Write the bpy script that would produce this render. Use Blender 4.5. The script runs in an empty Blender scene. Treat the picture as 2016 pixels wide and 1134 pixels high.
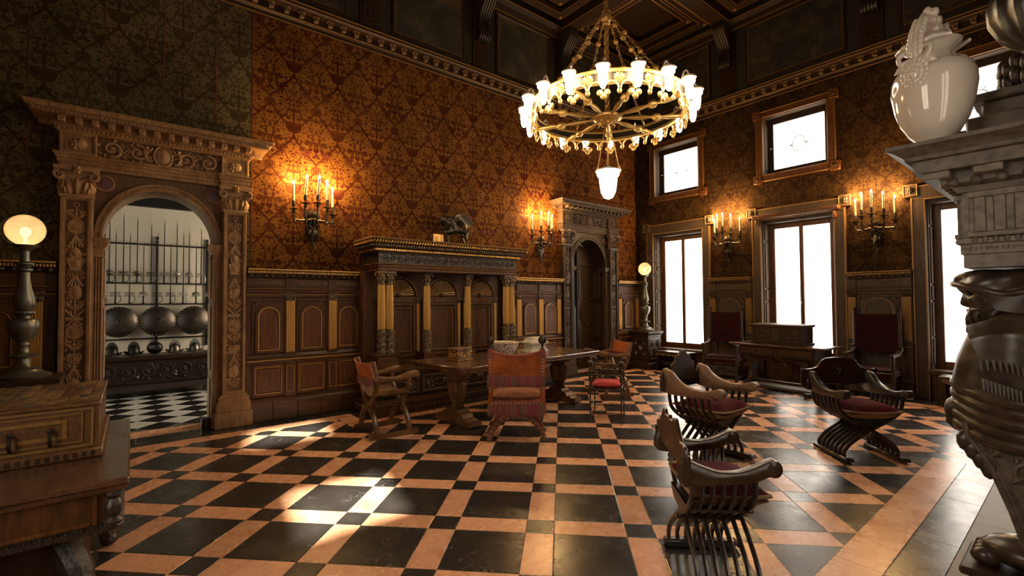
import bpy, bmesh, math, random
from mathutils import Vector, Matrix
PI = math.pi
sc = bpy.context.scene
COL = sc.collection
rnd = random.Random(7)
sin, cos = math.sin, math.cos

# ---------------------------------------------------------------- camera
CAM = bpy.data.cameras.new('camera'); cam = bpy.data.objects.new('camera', CAM); COL.objects.link(cam)
CAM.sensor_width = 36.0; CAM.lens = 923.34 * 36.0 / 2016.0; CAM.clip_start = 0.03; CAM.clip_end = 100
_yaw, _pit, _rol = -0.1049, 0.0270, -0.0067
_f = Vector((sin(_yaw)*cos(_pit), cos(_yaw)*cos(_pit), sin(_pit))); _r = Vector((cos(_yaw), -sin(_yaw), 0)); _u = _r.cross(_f)
_r2 = cos(_rol)*_r + sin(_rol)*_u; _u2 = -sin(_rol)*_r + cos(_rol)*_u
_q = Matrix.Rotation(math.radians(45), 3, 'Z')      # grid frame of the paving -> room frame
_cm = Matrix((_q @ _r2, _q @ _u2, -(_q @ _f))).transposed().to_4x4(); _cm.translation = (0, 0, 1.6)
cam.matrix_world = _cm
sc.camera = cam
sc.view_settings.view_transform = 'Standard'; sc.view_settings.look = 'None'
sc.view_settings.gamma = 1.0; sc.view_settings.use_curve_mapping = False
sc.view_settings.exposure = EXPOSURE = 0.65
# ---------------------------------------------------------------- sky and sun (they enter through the window openings)
wd = bpy.data.worlds.new('sky'); sc.world = wd; wd.use_nodes = True
_bg = wd.node_tree.nodes['Background']; _bg.inputs[0].default_value = (0.80, 0.90, 1.0, 1); _bg.inputs[1].default_value = 1.2
_sl = bpy.data.lights.new('sun', 'SUN'); _sl.energy = 30; _sl.angle = math.radians(2.2); _sl.color = (1, 0.94, 0.80)
sun = bpy.data.objects.new('sun', _sl); COL.objects.link(sun)
SUN_E, SUN_A = math.radians(35), math.radians(10)
sun.rotation_euler = Vector((-cos(SUN_E)*cos(SUN_A), cos(SUN_E)*sin(SUN_A), -sin(SUN_E))).to_track_quat('-Z', 'Y').to_euler()
sun.location = (3, 0, 6)

# ---------------------------------------------------------------- mesh helpers
class MB:
    """collects faces; build() makes ONE mesh object"""
    def __init__(s): s.v = []; s.f = []; s.T = None
    def add(s, vs, fs):
        n = len(s.v)
        if s.T is not None: vs = [s.T @ Vector(p) for p in vs]
        s.v.extend([tuple(p) for p in vs]); s.f.extend([tuple(i+n for i in f) for f in fs]); return s
    def box(s, x0, x1, y0, y1, z0, z1):
        return s.add([(x0,y0,z0),(x1,y0,z0),(x1,y1,z0),(x0,y1,z0),(x0,y0,z1),(x1,y0,z1),(x1,y1,z1),(x0,y1,z1)],
                     [(0,3,2,1),(4,5,6,7),(0,1,5,4),(1,2,6,5),(2,3,7,6),(3,0,4,7)])
    def cbox(s, x0, x1, y0, y1, z0, z1, b=.006):
        b = min(b, (x1-x0)*.45, (y1-y0)*.45, (z1-z0)*.45); V = []
        for X, sx in ((x0,1),(x1,-1)):
            for Y, sy in ((y0,1),(y1,-1)):
                for Z, sz in ((z0,1),(z1,-1)):
                    V += [(X, Y+sy*b, Z+sz*b), (X+sx*b, Y, Z+sz*b), (X+sx*b, Y+sy*b, Z)]
        c = lambda i,j,k,a: (i*4+j*2+k)*3+a
        F = [(c(i,0,0,0),c(i,1,0,0),c(i,1,1,0),c(i,0,1,0)) for i in (0,1)]
        F += [(c(0,j,0,1),c(1,j,0,1),c(1,j,1,1),c(0,j,1,1)) for j in (0,1)]
        F += [(c(0,0,k,2),c(1,0,k,2),c(1,1,k,2),c(0,1,k,2)) for k in (0,1)]
        for i in (0,1):
            for j in (0,1): F.append((c(i,j,0,0),c(i,j,0,1),c(i,j,1,1),c(i,j,1,0)))
            for k in (0,1): F.append((c(i,0,k,0),c(i,0,k,2),c(i,1,k,2),c(i,1,k,0)))
        for j in (0,1):
            for k in (0,1): F.append((c(0,j,k,1),c(0,j,k,2),c(1,j,k,2),c(1,j,k,1)))
        F += [(c(i,j,k,0),c(i,j,k,1),c(i,j,k,2)) for i in (0,1) for j in (0,1) for k in (0,1)]
        return s.add(V, F)
    def lathe(s, prof, seg=16, c=(0,0,0), a0=0, a1=2*PI, sx=1, sy=1, flute=0, fl_d=0):
        full = abs(a1-a0-2*PI) < 1e-6; n = seg if full else seg+1; V = []; F = []
        for r, z in prof:
            for k in range(n):
                a = a0+(a1-a0)*k/seg
                rr = r-(fl_d*abs(sin(a*flute/2)) if flute else 0)
                V.append((c[0]+rr*cos(a)*sx, c[1]+rr*sin(a)*sy, c[2]+z))
        for i in range(len(prof)-1):
            for k in range(seg):
                k2 = (k+1) % n
                F.append((i*n+k, i*n+k2, (i+1)*n+k2, (i+1)*n+k))
        if full:
            if prof[0][0] > 1e-5: F.append(tuple(range(n))[::-1])
            if prof[-1][0] > 1e-5: F.append(tuple((len(prof)-1)*n+k for k in range(n)))
        return s.add(V, F)
    def ell(s, c, r, seg=10, rings=6, R=None):
        V = []; F = []
        for i in range(rings+1):
            t = PI*i/rings
            for k in range(seg):
                a = 2*PI*k/seg; p = Vector((r[0]*sin(t)*cos(a), r[1]*sin(t)*sin(a), r[2]*cos(t)))
                if R is not None: p = R @ p
                V.append((c[0]+p.x, c[1]+p.y, c[2]+p.z))
        for i in range(rings):
            for k in range(seg):
                k2 = (k+1) % seg; F.append((i*seg+k, (i+1)*seg+k, (i+1)*seg+k2, i*seg+k2))
        return s.add(V, F)
    def tube(s, pts, r, seg=8, closed=False, sx=1.0, cap=True, up=None):
        pts = [Vector(p) for p in pts]; n = len(pts); V = []; F = []
        if not hasattr(r, '__len__'): r = [r]*n
        N = None
        for i, p in enumerate(pts):
            if closed: t = pts[(i+1) % n]-pts[i-1]
            else: t = pts[min(i+1, n-1)]-pts[max(i-1, 0)]
            if t.length < 1e-9: t = Vector((0,0,1))
            t.normalize()
            if N is None:
                a = Vector(up) if up else (Vector((0,0,1)) if abs(t.z) < .9 else Vector((1,0,0)))
                N = (a-t*a.dot(t)).normalized()
            else:
                N = N-t*N.dot(t)
                N = N.normalized() if N.length > 1e-6 else Vector((1,0,0))
            B = t.cross(N)
            for k in range(seg):
                a = 2*PI*k/seg+PI/seg; V.append(p+(N*cos(a)+B*sin(a)*sx)*r[i])
        for i in range(n if closed else n-1):
            j = (i+1) % n
            for k in range(seg):
                k2 = (k+1) % seg; F.append((i*seg+k, i*seg+k2, j*seg+k2, j*seg+k))
        if cap and not closed: F += [tuple(range(seg))[::-1], tuple((n-1)*seg+k for k in range(seg))]
        return s.add(V, F)
    def prism(s, poly, y0, y1, plane='xz'):
        """polygon (two coordinates) pushed from y0 to y1 along the third axis"""
        n = len(poly)
        m = {'xz': lambda p, t: (p[0], t, p[1]), 'xy': lambda p, t: (p[0], p[1], t), 'yz': lambda p, t: (t, p[0], p[1])}[plane]
        V = [m(p, y0) for p in poly]+[m(p, y1) for p in poly]
        return s.add(V, [tuple(range(n)), tuple(range(2*n-1, n-1, -1))]+[(i, n+i, n+(i+1) % n, (i+1) % n) for i in range(n)])
    def cprism(s, poly, y0, y1, b=.006, plane='yz'):
        """prism with softened edges"""
        n = len(poly); A2 = sum(poly[i-1][0]*poly[i][1]-poly[i][0]*poly[i-1][1] for i in range(n)); sg = 1 if A2 > 0 else -1; ins = []
        for i in range(n):
            p0, p1, p2 = Vector(poly[i-1]), Vector(poly[i]), Vector(poly[(i+1) % n]); d = (p2-p0)
            d = d.normalized() if d.length > 1e-9 else Vector((1,0)); nrm = Vector((-d.y, d.x))*sg; ins.append((p1.x+nrm.x*b, p1.y+nrm.y*b))
        m = {'xz': lambda p, t: (p[0], t, p[1]), 'xy': lambda p, t: (p[0], p[1], t), 'yz': lambda p, t: (t, p[0], p[1])}[plane]
        V = [m(p, y0) for p in ins]+[m(p, y0+b) for p in poly]+[m(p, y1-b) for p in poly]+[m(p, y1) for p in ins]
        F = [tuple(range(n)), tuple(range(4*n-1, 3*n-1, -1))]
        for k in range(3): F += [(k*n+i, (k+1)*n+i, (k+1)*n+(i+1) % n, k*n+(i+1) % n) for i in range(n)]
        return s.add(V, F)
    def band(s, outer, inner, y0, y1):
        """solid between two open xz polylines of equal length (arches)"""
        n = len(outer); V = []
        for o, i in zip(outer, inner): V += [(o[0],y0,o[1]),(o[0],y1,o[1]),(i[0],y0,i[1]),(i[0],y1,i[1])]
        F = []
        for k in range(n-1):
            a = k*4; b = a+4
            F += [(a,b,b+1,a+1),(a+2,a+3,b+3,b+2),(a,a+2,b+2,b),(a+1,b+1,b+3,a+3)]
        F += [(0,1,3,2),(4*n-4,4*n-2,4*n-1,4*n-3)]
        return s.add(V, F)
    def mould(s, path, prof, closed=False):
        """profile [(out, z)] swept along a plan polyline [(x, y)], out = right of travel"""
        P = [Vector((p[0], p[1])) for p in path]; n = len(P); V = []; F = []; m = len(prof)
        for i, p in enumerate(P):
            d0 = (P[i]-P[i-1]).normalized() if (i > 0 or closed) else None
            d1 = (P[(i+1) % n]-P[i]).normalized() if (i < n-1 or closed) else None
            n0 = Vector((d0.y, -d0.x)) if d0 else None; n1 = Vector((d1.y, -d1.x)) if d1 else None
            if n0 and n1:
                b = n0+n1; b = b/(b.length_squared)*2 if b.length > 1e-6 else n0
            else: b = n0 or n1
            for o, z in prof: V.append((p.x+b.x*o, p.y+b.y*o, z))
        for i in range(n if closed else n-1):
            j = (i+1) % n
            for k in range(m-1): F.append((i*m+k, j*m+k, j*m+k+1, i*m+k+1))
        if not closed: F += [tuple(range(m)), tuple((n-1)*m+k for k in range(m))[::-1]]
        return s.add(V, F)
    def grid(s, fn, nu, nv, close_u=False):
        V = [fn(i/nu, j/nv) for i in range(nu+(0 if close_u else 1)) for j in range(nv+1)]; F = []; m = nv+1; N = nu if close_u else nu+1
        for i in range(nu):
            for j in range(nv): F.append((i*m+j, ((i+1) % N)*m+j, ((i+1) % N)*m+j+1, i*m+j+1))
        return s.add(V, F)
    # ---- carving vocabulary; all of it stands proud of the plane y = Y towards -y
    def leaf(s, x, z, ang, L, w, Y=0, h=.012):
        c, d = cos(ang), sin(ang); V = []; n = 4
        for i in range(n+1):
            t = i/n; ww = w*sin(PI*min(t*.9+.08, 1))*.5; bx, bz = x+c*L*t, z+d*L*t; hh = h*sin(PI*min(.15+t*.8, 1))
            V += [(bx-d*ww, Y, bz+c*ww), (bx, Y-hh, bz), (bx+d*ww, Y, bz-c*ww)]
        F = []
        for i in range(n): a = i*3; F += [(a,a+3,a+4,a+1),(a+1,a+4,a+5,a+2)]
        return s.add(V, F)
    def spiral(s, x, z, r, turns=1.6, a0=0, dirn=1, t0=.012, Y=0, seg=5, n=20):
        pts = []; rad = []
        for i in range(n+1):
            t = i/n; a = a0+dirn*2*PI*turns*t; q = r*(1-.86*t)
            pts.append((x+q*cos(a), Y-t0*.5, z+q*sin(a))); rad.append(t0*(1-.5*t))
        return s.tube(pts, rad, seg)
    def rosette(s, x, z, r, n=8, Y=0, h=.012):
        for k in range(n): s.leaf(x, z, 2*PI*k/n, r, r*1.9*sin(PI/n)*1.1, Y, h)
        return s.ell((x, Y, z), (r*.28, h*1.3, r*.28), 8, 4)
    def acanthus(s, x, z, w, h, Y=0, p=.03, ang=0):
        for k, (o, l) in enumerate(((0,1),(-.28,.86),(.28,.86),(-.42,.55),(.42,.55))):
            s.leaf(x+o*w*.7, z, PI/2-o*.55+ang, h*l, w*.36, Y, p)
        return s
    def scrolls(s, x0, x1, z0, z1, Y=0, n=None, t=.012, seed=1):
        r_ = random.Random(seed); H = z1-z0; n = n or max(1, round((x1-x0)/(H*.95))); W = (x1-x0)/n; zc = (z0+z1)/2
        for k in range(n):
            cx = x0+W*(k+.5); up = 1 if k % 2 else -1; R = min(W, H)*.44
            s.spiral(cx, zc, R, 1.5, up*PI*.55, -up, t, Y)
            s.rosette(cx, zc, R*.4, 6, Y, t*1.6)
            for j in range(5):
                a = r_.uniform(0, 2*PI); s.leaf(cx+R*.95*cos(a), zc+R*.95*sin(a), a+.9, R*.5, R*.3, Y, t*1.5)
            s.leaf(cx+W*.32, zc+up*H*.25, up*.6, W*.32, H*.2, Y, t*1.5); s.leaf(cx-W*.42, zc-up*H*.22, PI-up*.5, W*.25, H*.2, Y, t*1.5)
        return s
    def obj(s, name, mat, parent=None, smooth=40, label=None):
        o = mesh_obj(name, s.v, s.f, mat, smooth); 
        if parent is not None: o.parent = parent
        if label: o['label'] = label
        if name.endswith('_row') or name in STUFF: o['kind'] = 'stuff'
        return o
STUFF = {'stud','rivet','fringe','nails','visor_bars','mane','strands'}

def make_mesh(name, v, f, mat, smooth=40):
    me = bpy.data.meshes.new(name); me.from_pydata(v, [], f)
    bm = bmesh.new(); bm.from_mesh(me); bmesh.ops.recalc_face_normals(bm, faces=bm.faces); bm.to_mesh(me); bm.free()
    if smooth:
        me.polygons.foreach_set('use_smooth', [True]*len(me.polygons)); me.set_sharp_from_angle(angle=math.radians(smooth))
    if mat is not None:
        for m in (mat if isinstance(mat, (list, tuple)) else [mat]): me.materials.append(m)
    me.update(); return me
def mesh_obj(name, v, f, mat, smooth=40):
    o = bpy.data.objects.new(name, make_mesh(name, v, f, mat, smooth)); COL.objects.link(o); return o
def inst(name, mesh, parent=None, loc=(0,0,0), rot=(0,0,0), scale=(1,1,1)):
    o = bpy.data.objects.new(name, mesh); COL.objects.link(o); o.parent = parent; o.location = loc; o.rotation_euler = rot; o.scale = scale; return o
def tag(o, label, cat, group=None):
    o['label'] = label; o['category'] = cat
    if group: o['group'] = group
    return o
def thing(name, label, cat, loc=(0,0,0), rz=0, group=None):
    o = bpy.data.objects.new(name, None); COL.objects.link(o); o.location = loc; o.rotation_euler = (0,0,rz); o.empty_display_size = .1
    return tag(o, label, cat, group)
def struct(o): o['kind'] = 'structure'; return o
def rig(name, loc=(0,0,0), rz=0):
    o = bpy.data.objects.new(name, None); COL.objects.link(o); o.location = loc; o.rotation_euler = (0,0,rz); o.empty_display_size = .1; return struct(o)
def copy_tree(o, parent=None):
    c = o.copy(); COL.objects.link(c); c.parent = parent
    for ch in list(o.children): copy_tree(ch, c)
    return c
def arc(cx, cz, r, a0, a1, n, rz=None):
    rz = r if rz is None else rz
    return [(cx+r*cos(a0+(a1-a0)*k/n), cz+rz*sin(a0+(a1-a0)*k/n)) for k in range(n+1)]
def smooth_pts(P, n=8):
    """Catmull-Rom through the points"""
    P = [Vector(p) for p in P]; Q = []
    for i in range(len(P)-1):
        a = P[max(i-1, 0)]; b = P[i]; c = P[i+1]; d = P[min(i+2, len(P)-1)]
        for k in range(n):
            t = k/n; Q.append(.5*((2*b)+(c-a)*t+(2*a-5*b+4*c-d)*t*t+(3*b-a-3*c+d)*t**3))
    Q.append(P[-1]); return Q
def smooth_poly(P, n=4):
    """closed Catmull-Rom through 2D points"""
    P = [Vector((p[0], p[1])) for p in P]; Q = []; L_ = len(P)
    for i in range(L_):
        a, b, c, d = P[i-1], P[i], P[(i+1) % L_], P[(i+2) % L_]
        for k in range(n): t = k/n; Q.append(tuple(.5*((2*b)+(c-a)*t+(2*a-5*b+4*c-d)*t*t+(3*b-a-3*c+d)*t**3)))
    return Q
def text_mesh(txt, size, mat, depth=.002):
    cu = bpy.data.curves.new('t', 'FONT'); cu.body = txt; cu.size = size; cu.extrude = depth; cu.align_x = 'CENTER'; cu.align_y = 'CENTER'; cu.resolution_u = 3
    o = bpy.data.objects.new('t', cu); COL.objects.link(o); dg = bpy.context.evaluated_depsgraph_get(); dg.update()
    me = bpy.data.meshes.new_from_object(o.evaluated_get(dg)); bpy.data.objects.remove(o); me.materials.clear(); me.materials.append(mat)
    me.transform(Matrix.Rotation(PI/2, 4, 'X')); return me
RXZ = lambda a: Matrix.Rotation(a, 3, 'Y')

# ---------------------------------------------------------------- materials
class ND:
    def __init__(s, name):
        s.m = bpy.data.materials.new(name); s.m.use_nodes = True; s.t = s.m.node_tree; s.p = s.t.nodes['Principled BSDF']; s.out = s.t.nodes['Material Output']; s._tc = None
    def n(s, typ, **kw):
        o = s.t.nodes.new('ShaderNode'+typ)
        for k, v in kw.items(): setattr(o, k, v)
        return o
    def l(s, a, b): s.t.links.new(a, b)
    def tc(s, w='Object'):
        if s._tc is None: s._tc = s.n('TexCoord')
        return s._tc.outputs[w]
    def set(s, **kw):
        for k, v in kw.items():
            i = s.p.inputs[k.replace('_', ' ')]
            if isinstance(v, bpy.types.NodeSocket): s.l(v, i)
            else: i.default_value = v if not (isinstance(v, tuple) and len(v) == 3) else (*v, 1)
        return s
    def map(s, src, scale=(1,1,1), rot=(0,0,0), loc=(0,0,0)):
        o = s.n('Mapping'); o.inputs['Scale'].default_value = scale; o.inputs['Rotation'].default_value = rot; o.inputs['Location'].default_value = loc; s.l(src, o.inputs[0]); return o.outputs[0]
    def noise(s, vec=None, scale=5, detail=3, rough=.55, dist=0, out=0):
        o = s.n('TexNoise'); o.inputs['Scale'].default_value = scale; o.inputs['Detail'].default_value = detail; o.inputs['Roughness'].default_value = rough; o.inputs['Distortion'].default_value = dist
        s.l(vec if vec is not None else s.tc(), o.inputs['Vector']); return o.outputs[out]
    def vor(s, vec=None, scale=5, feature='F1', out='Distance', rnd_=1):
        o = s.n('TexVoronoi', feature=feature); o.inputs['Scale'].default_value = scale; o.inputs['Randomness'].default_value = rnd_
        s.l(vec if vec is not None else s.tc(), o.inputs['Vector']); return o.outputs[out]
    def wave(s, vec=None, scale=5, dist=0, detail=2, bands='X', prof='SIN'):
        o = s.n('TexWave', bands_direction=bands, wave_profile=prof); o.inputs['Scale'].default_value = scale; o.inputs['Distortion'].default_value = dist; o.inputs['Detail'].default_value = detail
        s.l(vec if vec is not None else s.tc(), o.inputs['Vector']); return o.outputs[1]
    def ramp(s, fac, stops, interp='LINEAR'):
        o = s.n('ValToRGB'); o.color_ramp.interpolation = interp; e = o.color_ramp.elements
        while len(e) < len(stops): e.new(.5)
        for q, (p, c) in zip(e, stops): q.position = p; q.color = (*c, 1) if len(c) == 3 else c
        s.l(fac, o.inputs[0]); return o.outputs[0]
    def mix(s, f, a, b, mode='MIX'):
        o = s.n('Mix', data_type='RGBA', blend_type=mode)
        for i, v in ((0, f), (6, a), (7, b)):
            if isinstance(v, bpy.types.NodeSocket): s.l(v, o.inputs[i])
            else: o.inputs[i].default_value = v if not isinstance(v, tuple) else ((*v, 1) if len(v) == 3 else v)
        return o.outputs[2]
    def math(s, op, a, b=None, c=None, clamp=False):
        o = s.n('Math', operation=op, use_clamp=clamp)
        for i, v in enumerate((a, b, c)):
            if v is None: continue
            if isinstance(v, bpy.types.NodeSocket): s.l(v, o.inputs[i])
            else: o.inputs[i].default_value = v
        return o.outputs[0]
    def bump(s, h, strength=.3, dist=.01):
        o = s.n('Bump'); o.inputs['Strength'].default_value = strength; o.inputs['Distance'].default_value = dist; s.l(h, o.inputs['Height']); s.l(o.outputs[0], s.p.inputs['Normal']); return s
    def rand(s): return s.n('ObjectInfo').outputs['Random']
    def hsv(s, col, h=.5, sat=1., v=1.):
        o = s.n('HueSaturation')
        for i, q in ((0, h), (1, sat), (2, v)):
            if isinstance(q, bpy.types.NodeSocket): s.l(q, o.inputs[i])
            else: o.inputs[i].default_value = q
        s.l(col, o.inputs[4]); return o.outputs[0]

def wood(name, dark, light, rough=.42, scale=1., axis='Z', coat=.15, bump=.12, wear=None):
    d = ND(name); st = {'X': (3,30,30), 'Y': (30,3,30), 'Z': (30,30,3)}[axis]
    g = d.noise(d.map(d.tc(), tuple(q*scale for q in st)), 1.2, 4, .6, .6); b = d.noise(None, 2.3*scale, 3)
    c = d.mix(d.math('MULTIPLY', b, .75), d.ramp(g, [(.3, dark), (.72, light)]), dark)
    if wear:
        c = d.mix(d.ramp(d.noise(None, 5, 6, .75), [(.45, (0,0,0)), (.85, (.7,.7,.7))]), c, wear)
    d.set(Base_Color=c, Roughness=d.ramp(b, [(.3, (rough-.08,)*3), (.7, (rough+.1,)*3)]), Coat_Weight=coat, Coat_Roughness=.2, Specular_IOR_Level=.5 if coat > .2 else .28).bump(g, bump, .004)
    return d.m
def plain(name, col, rough=.5, metal=0., var=.25, scale=12, bump=0., coat=0., sheen=0., spec=.5):
    d = ND(name); nz = d.noise(None, scale, 4, .6)
    c = d.hsv(d.mix(0, col, col), .5, 1., d.math('MULTIPLY_ADD', nz, var*2, 1-var))
    d.set(Base_Color=c, Roughness=rough, Metallic=metal, Coat_Weight=coat, Sheen_Weight=sheen, Specular_IOR_Level=spec)
    if bump: d.bump(nz, bump, .006)
    return d.m
def carved(name, dark, light, rough=.45, scale=55, gold=None, bump=.5, metal=0):
    """a carved surface: fine relief, darker in the hollows of its own grain"""
    d = ND(name); v = d.vor(None, scale, 'SMOOTH_F1'); nz = d.noise(None, scale*.5, 4, .6)
    h = d.math('ADD', d.math('MULTIPLY', v, .7), d.math('MULTIPLY', nz, .5))
    c = d.ramp(h, [(.25, dark), (.75, light)])
    if gold: c = d.mix(d.ramp(nz, [(.52, (0,0,0)), (.66, (1,1,1))]), c, gold)
    d.set(Base_Color=c, Roughness=rough, Metallic=metal).bump(h, bump, .006); return d.m
def velvet(name, col, dark, sheen=.6):
    d = ND(name); nz = d.noise(None, 7, 4, .65, .4)
    d.set(Base_Color=d.ramp(nz, [(.32, dark), (.66, col)]), Roughness=.85, Sheen_Weight=sheen, Sheen_Roughness=.35, Specular_IOR_Level=.2).bump(d.noise(None, 160, 2), .12, .002)
    d.p.inputs['Sheen Tint'].default_value = (*[min(1, q*2.2+.05) for q in col], 1); return d.m
def emit(name, col, st):
    d = ND(name); d.set(Base_Color=col, Emission_Color=col, Emission_Strength=st, Roughness=.5); return d.m
M = {}
M['wood'] = wood('walnut', (.040,.0150,.0045), (.150,.060,.018), .46, coat=.05)
M['wood_h'] = wood('walnut_across', (.038,.0145,.0045), (.138,.055,.017), .46, axis='X', coat=.05)
M['wood_red'] = wood('red_walnut', (.058,.0185,.0046), (.205,.076,.019), .42, coat=.12)
M['wood_dark'] = wood('dark_walnut', (.017,.0078,.0032), (.062,.029,.0110), .46, coat=.05)
M['wood_grey'] = wood('greyed_walnut', (.034,.021,.0115), (.105,.067,.037), .5, coat=.03)
M['wood_chair'] = wood('brown_chair_wood', (.022,.011,.0055), (.085,.043,.019), .32, coat=.35)
M['wood_light'] = wood('bleached_chair_wood', (.16,.085,.045), (.38,.22,.13), .42, axis='X')
M['wood_black'] = wood('blackened_chair_wood', (.014,.011,.009), (.055,.042,.033), .3, coat=.4)
M['mahogany'] = wood('dark_mahogany', (.018,.006,.0035), (.060,.018,.009), .28, axis='X', coat=.5)
M['table'] = wood('table_walnut', (.045,.021,.011), (.13,.062,.03), .24, axis='X', coat=.5, wear=(.20,.085,.03))
M['leg'] = carved('trestle_walnut', (.045,.020,.0075), (.20,.094,.034), .34, 9, bump=.12)
M['portal'] = wood('portal_walnut', (.150,.076,.027), (.39,.215,.085), .55, coat=.02, wear=(.48,.29,.135))
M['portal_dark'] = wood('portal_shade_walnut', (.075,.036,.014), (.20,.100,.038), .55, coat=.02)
M['portal_carve'] = carved('portal_carving', (.19,.100,.038), (.37,.205,.082), .52, 90)
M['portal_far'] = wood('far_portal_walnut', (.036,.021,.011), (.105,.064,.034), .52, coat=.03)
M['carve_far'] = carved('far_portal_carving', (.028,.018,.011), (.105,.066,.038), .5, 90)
M['porphyry'] = plain('porphyry', (.12,.045,.045), .35, var=.5, scale=160)
M['gilt'] = plain('gilding', (.56,.315,.080), .38, .5, .35, 40, .08)
M['gilt_dk'] = plain('worn_gilding', (.25,.135,.035), .48, .45, .45, 40, .3)
M['carve'] = carved('dark_carving', (.014,.009,.006), (.16,.098,.048), .40, 70, gold=(.36,.22,.075))
M['carve_dk'] = carved('blackish_carving', (.007,.005,.004), (.05,.033,.021), .4, 60)
M['shell_dk'] = plain('shell_hollow', (.025,.013,.007), .5)
M['stone'] = carved('brown_stone', (.045,.033,.024), (.13,.098,.070), .5, 30, bump=.25)
M['stone_pale'] = carved('grey_brown_stone', (.085,.066,.049), (.20,.158,.118), .5, 34, bump=.22)
M['hearth'] = plain('hearth_stone', (.20,.165,.12), .5, var=.4, scale=9, bump=.1)
M['bronze_fig'] = carved('polished_dark_wood_figure', (.016,.0105,.0065), (.060,.040,.025), .30, 26, bump=.10)
M['bronze'] = plain('dark_bronze', (.075,.062,.045), .36, .8, .4, 25, .15)
M['pewter'] = plain('green_grey_bronze', (.14,.135,.105), .36, .75, .25, 8)
M['iron'] = plain('iron', (.035,.03,.026), .42, .85, .3, 30)
M['steel'] = plain('old_steel', (.16,.135,.105), .36, .9, .35, 30, .1)
M['shield'] = plain('embossed_shield_steel', (.085,.068,.05), .38, .85, .5, 14, .4)
M['silver'] = plain('pale_worn_metal', (.5,.46,.4), .35, .8, .2)
M['brass'] = plain('chandelier_gilding', (.66,.42,.12), .34, .55, .2, 20)
M['brass_dk'] = plain('chandelier_band', (.05,.038,.026), .5, .6, .2)
M['glasscap'] = plain('lamp_gallery_metal', (.42,.33,.26), .35, .8)
M['lampglass'] = emit('lit_glass', (1,.82,.58), 38)
M['flame'] = emit('candle_bulb', (1,.80,.45), 60)
M['bulb'] = emit('globe_bulb', (1,.76,.46), 6)
M['candle'] = plain('candle_wax', (.66,.56,.33), .5, var=.1)
M['ivory'] = carved('ivory_casket', (.42,.36,.26), (.70,.63,.50), .4, 60, bump=.3)
M['porcelain'] = plain('cream_porcelain', (.62,.54,.45), .10, var=.06, scale=3, coat=.6)
M['porcelain_rim'] = plain('ochre_porcelain', (.55,.44,.28), .2, var=.2)
M['vel_orange'] = velvet('orange_velvet', (.46,.135,.034), (.25,.058,.014))
M['vel_edge'] = velvet('salmon_braid', (.44,.13,.075), (.24,.06,.038))
M['vel_seat'] = velvet('worn_orange_velvet', (.27,.115,.055), (.13,.042,.018))
M['vel_red'] = velvet('crimson_velvet', (.034,.0022,.0045), (.016,.001,.002), .1)
M['vel_wine'] = velvet('wine_velvet', (.095,.0055,.012), (.030,.0016,.004), .7)
M['vel_pink'] = velvet('worn_red_velvet', (.48,.055,.050), (.22,.018,.022), .8)
M['cush_edge'] = plain('cushion_gold_cloth', (.26,.175,.08), .8, var=.4, scale=60)
M['leather'] = plain('brown_leather', (.16,.085,.045), .45, var=.4)
M['fr_a'] = plain('fringe_olive', (.24,.145,.07), .9); M['fr_b'] = plain('fringe_rose', (.33,.035,.065), .9); M['fr_c'] = plain('fringe_mauve', (.15,.085,.06), .9)
M['nail'] = plain('silvered_nail', (.36,.31,.25), .32, .9)
M['plaster'] = plain('old_white_plaster', (.66,.575,.43), .8, var=.10, scale=2, bump=.05)
M['beam'] = wood('black_beam', (.008,.006,.005), (.03,.021,.015), .6, axis='Y')
M['tile_w'] = plain('white_floor_tile', (.60,.57,.50), .22, var=.1); M['tile_k'] = plain('black_floor_tile', (.012,.011,.010), .22)
M['grout'] = plain('floor_bed', (.03,.024,.018), .8)
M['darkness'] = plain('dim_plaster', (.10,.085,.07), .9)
M['inlay'] = carved('inlaid_wood', (.060,.025,.008), (.150,.068,.021), .36, 60, bump=.05); M['inlay_b'] = carved('pale_inlay', (.13,.066,.024), (.26,.145,.055), .34, 40, bump=.03)
M['weave'] = plain('woven_letter', (.085,.016,.006), .8); M['letter'] = plain('gilt_letters', (.17,.095,.035), .5, .3)

def floor_mat(name, stops, vein, rough, kind):
    d = ND(name); g = d.n('NewGeometry').outputs['Position']; r = d.rand()
    sh = d.n('VectorMath', operation='ADD'); d.l(g, sh.inputs[0])
    cb = d.n('CombineXYZ'); d.l(d.math('MULTIPLY', r, 37.), cb.inputs[0]); d.l(d.math('MULTIPLY', r, 91.), cb.inputs[1]); d.l(cb.outputs[0], sh.inputs[1]); v = sh.outputs[0]
    nz = d.noise(v, 9 if kind == 'o' else 5, 6, .65, .5)
    c = d.ramp(nz, stops)
    if kind == 'o':
        e = d.vor(d.mix(.08, v, d.noise(v, 14, 3, .6, 0, 1)), 16, 'DISTANCE_TO_EDGE')
        c = d.mix(d.ramp(e, [(0, (.5,)*3), (.05, (0,)*3)]), c, vein)
        c = d.hsv(c, .5, 1., d.math('MULTIPLY_ADD', r, .30, .85))
    else:
        e = d.noise(d.map(v, (1, 1, 1)), 1.6, 5, .6, 1.6)
        ln = d.math('ABSOLUTE', d.math('SUBTRACT', e, .5)); fine = d.noise(v, 3, 2)
        k = d.math('MULTIPLY', d.ramp(ln, [(0, (1,)*3), (.0022, (0,)*3)]), d.ramp(fine, [(.52, (0,)*3), (.6, (.65,)*3)]))
        c = d.mix(k, c, vein)
    rg = d.ramp(d.noise(g, 4, 5, .7), [(.3, (rough-.05,)*3), (.75, (rough+.10,)*3)])
    d.set(Base_Color=c, Roughness=rg, Specular_IOR_Level=.5).bump(d.noise(g, 2.2, 2), .02, .01)
    return d.m
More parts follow.
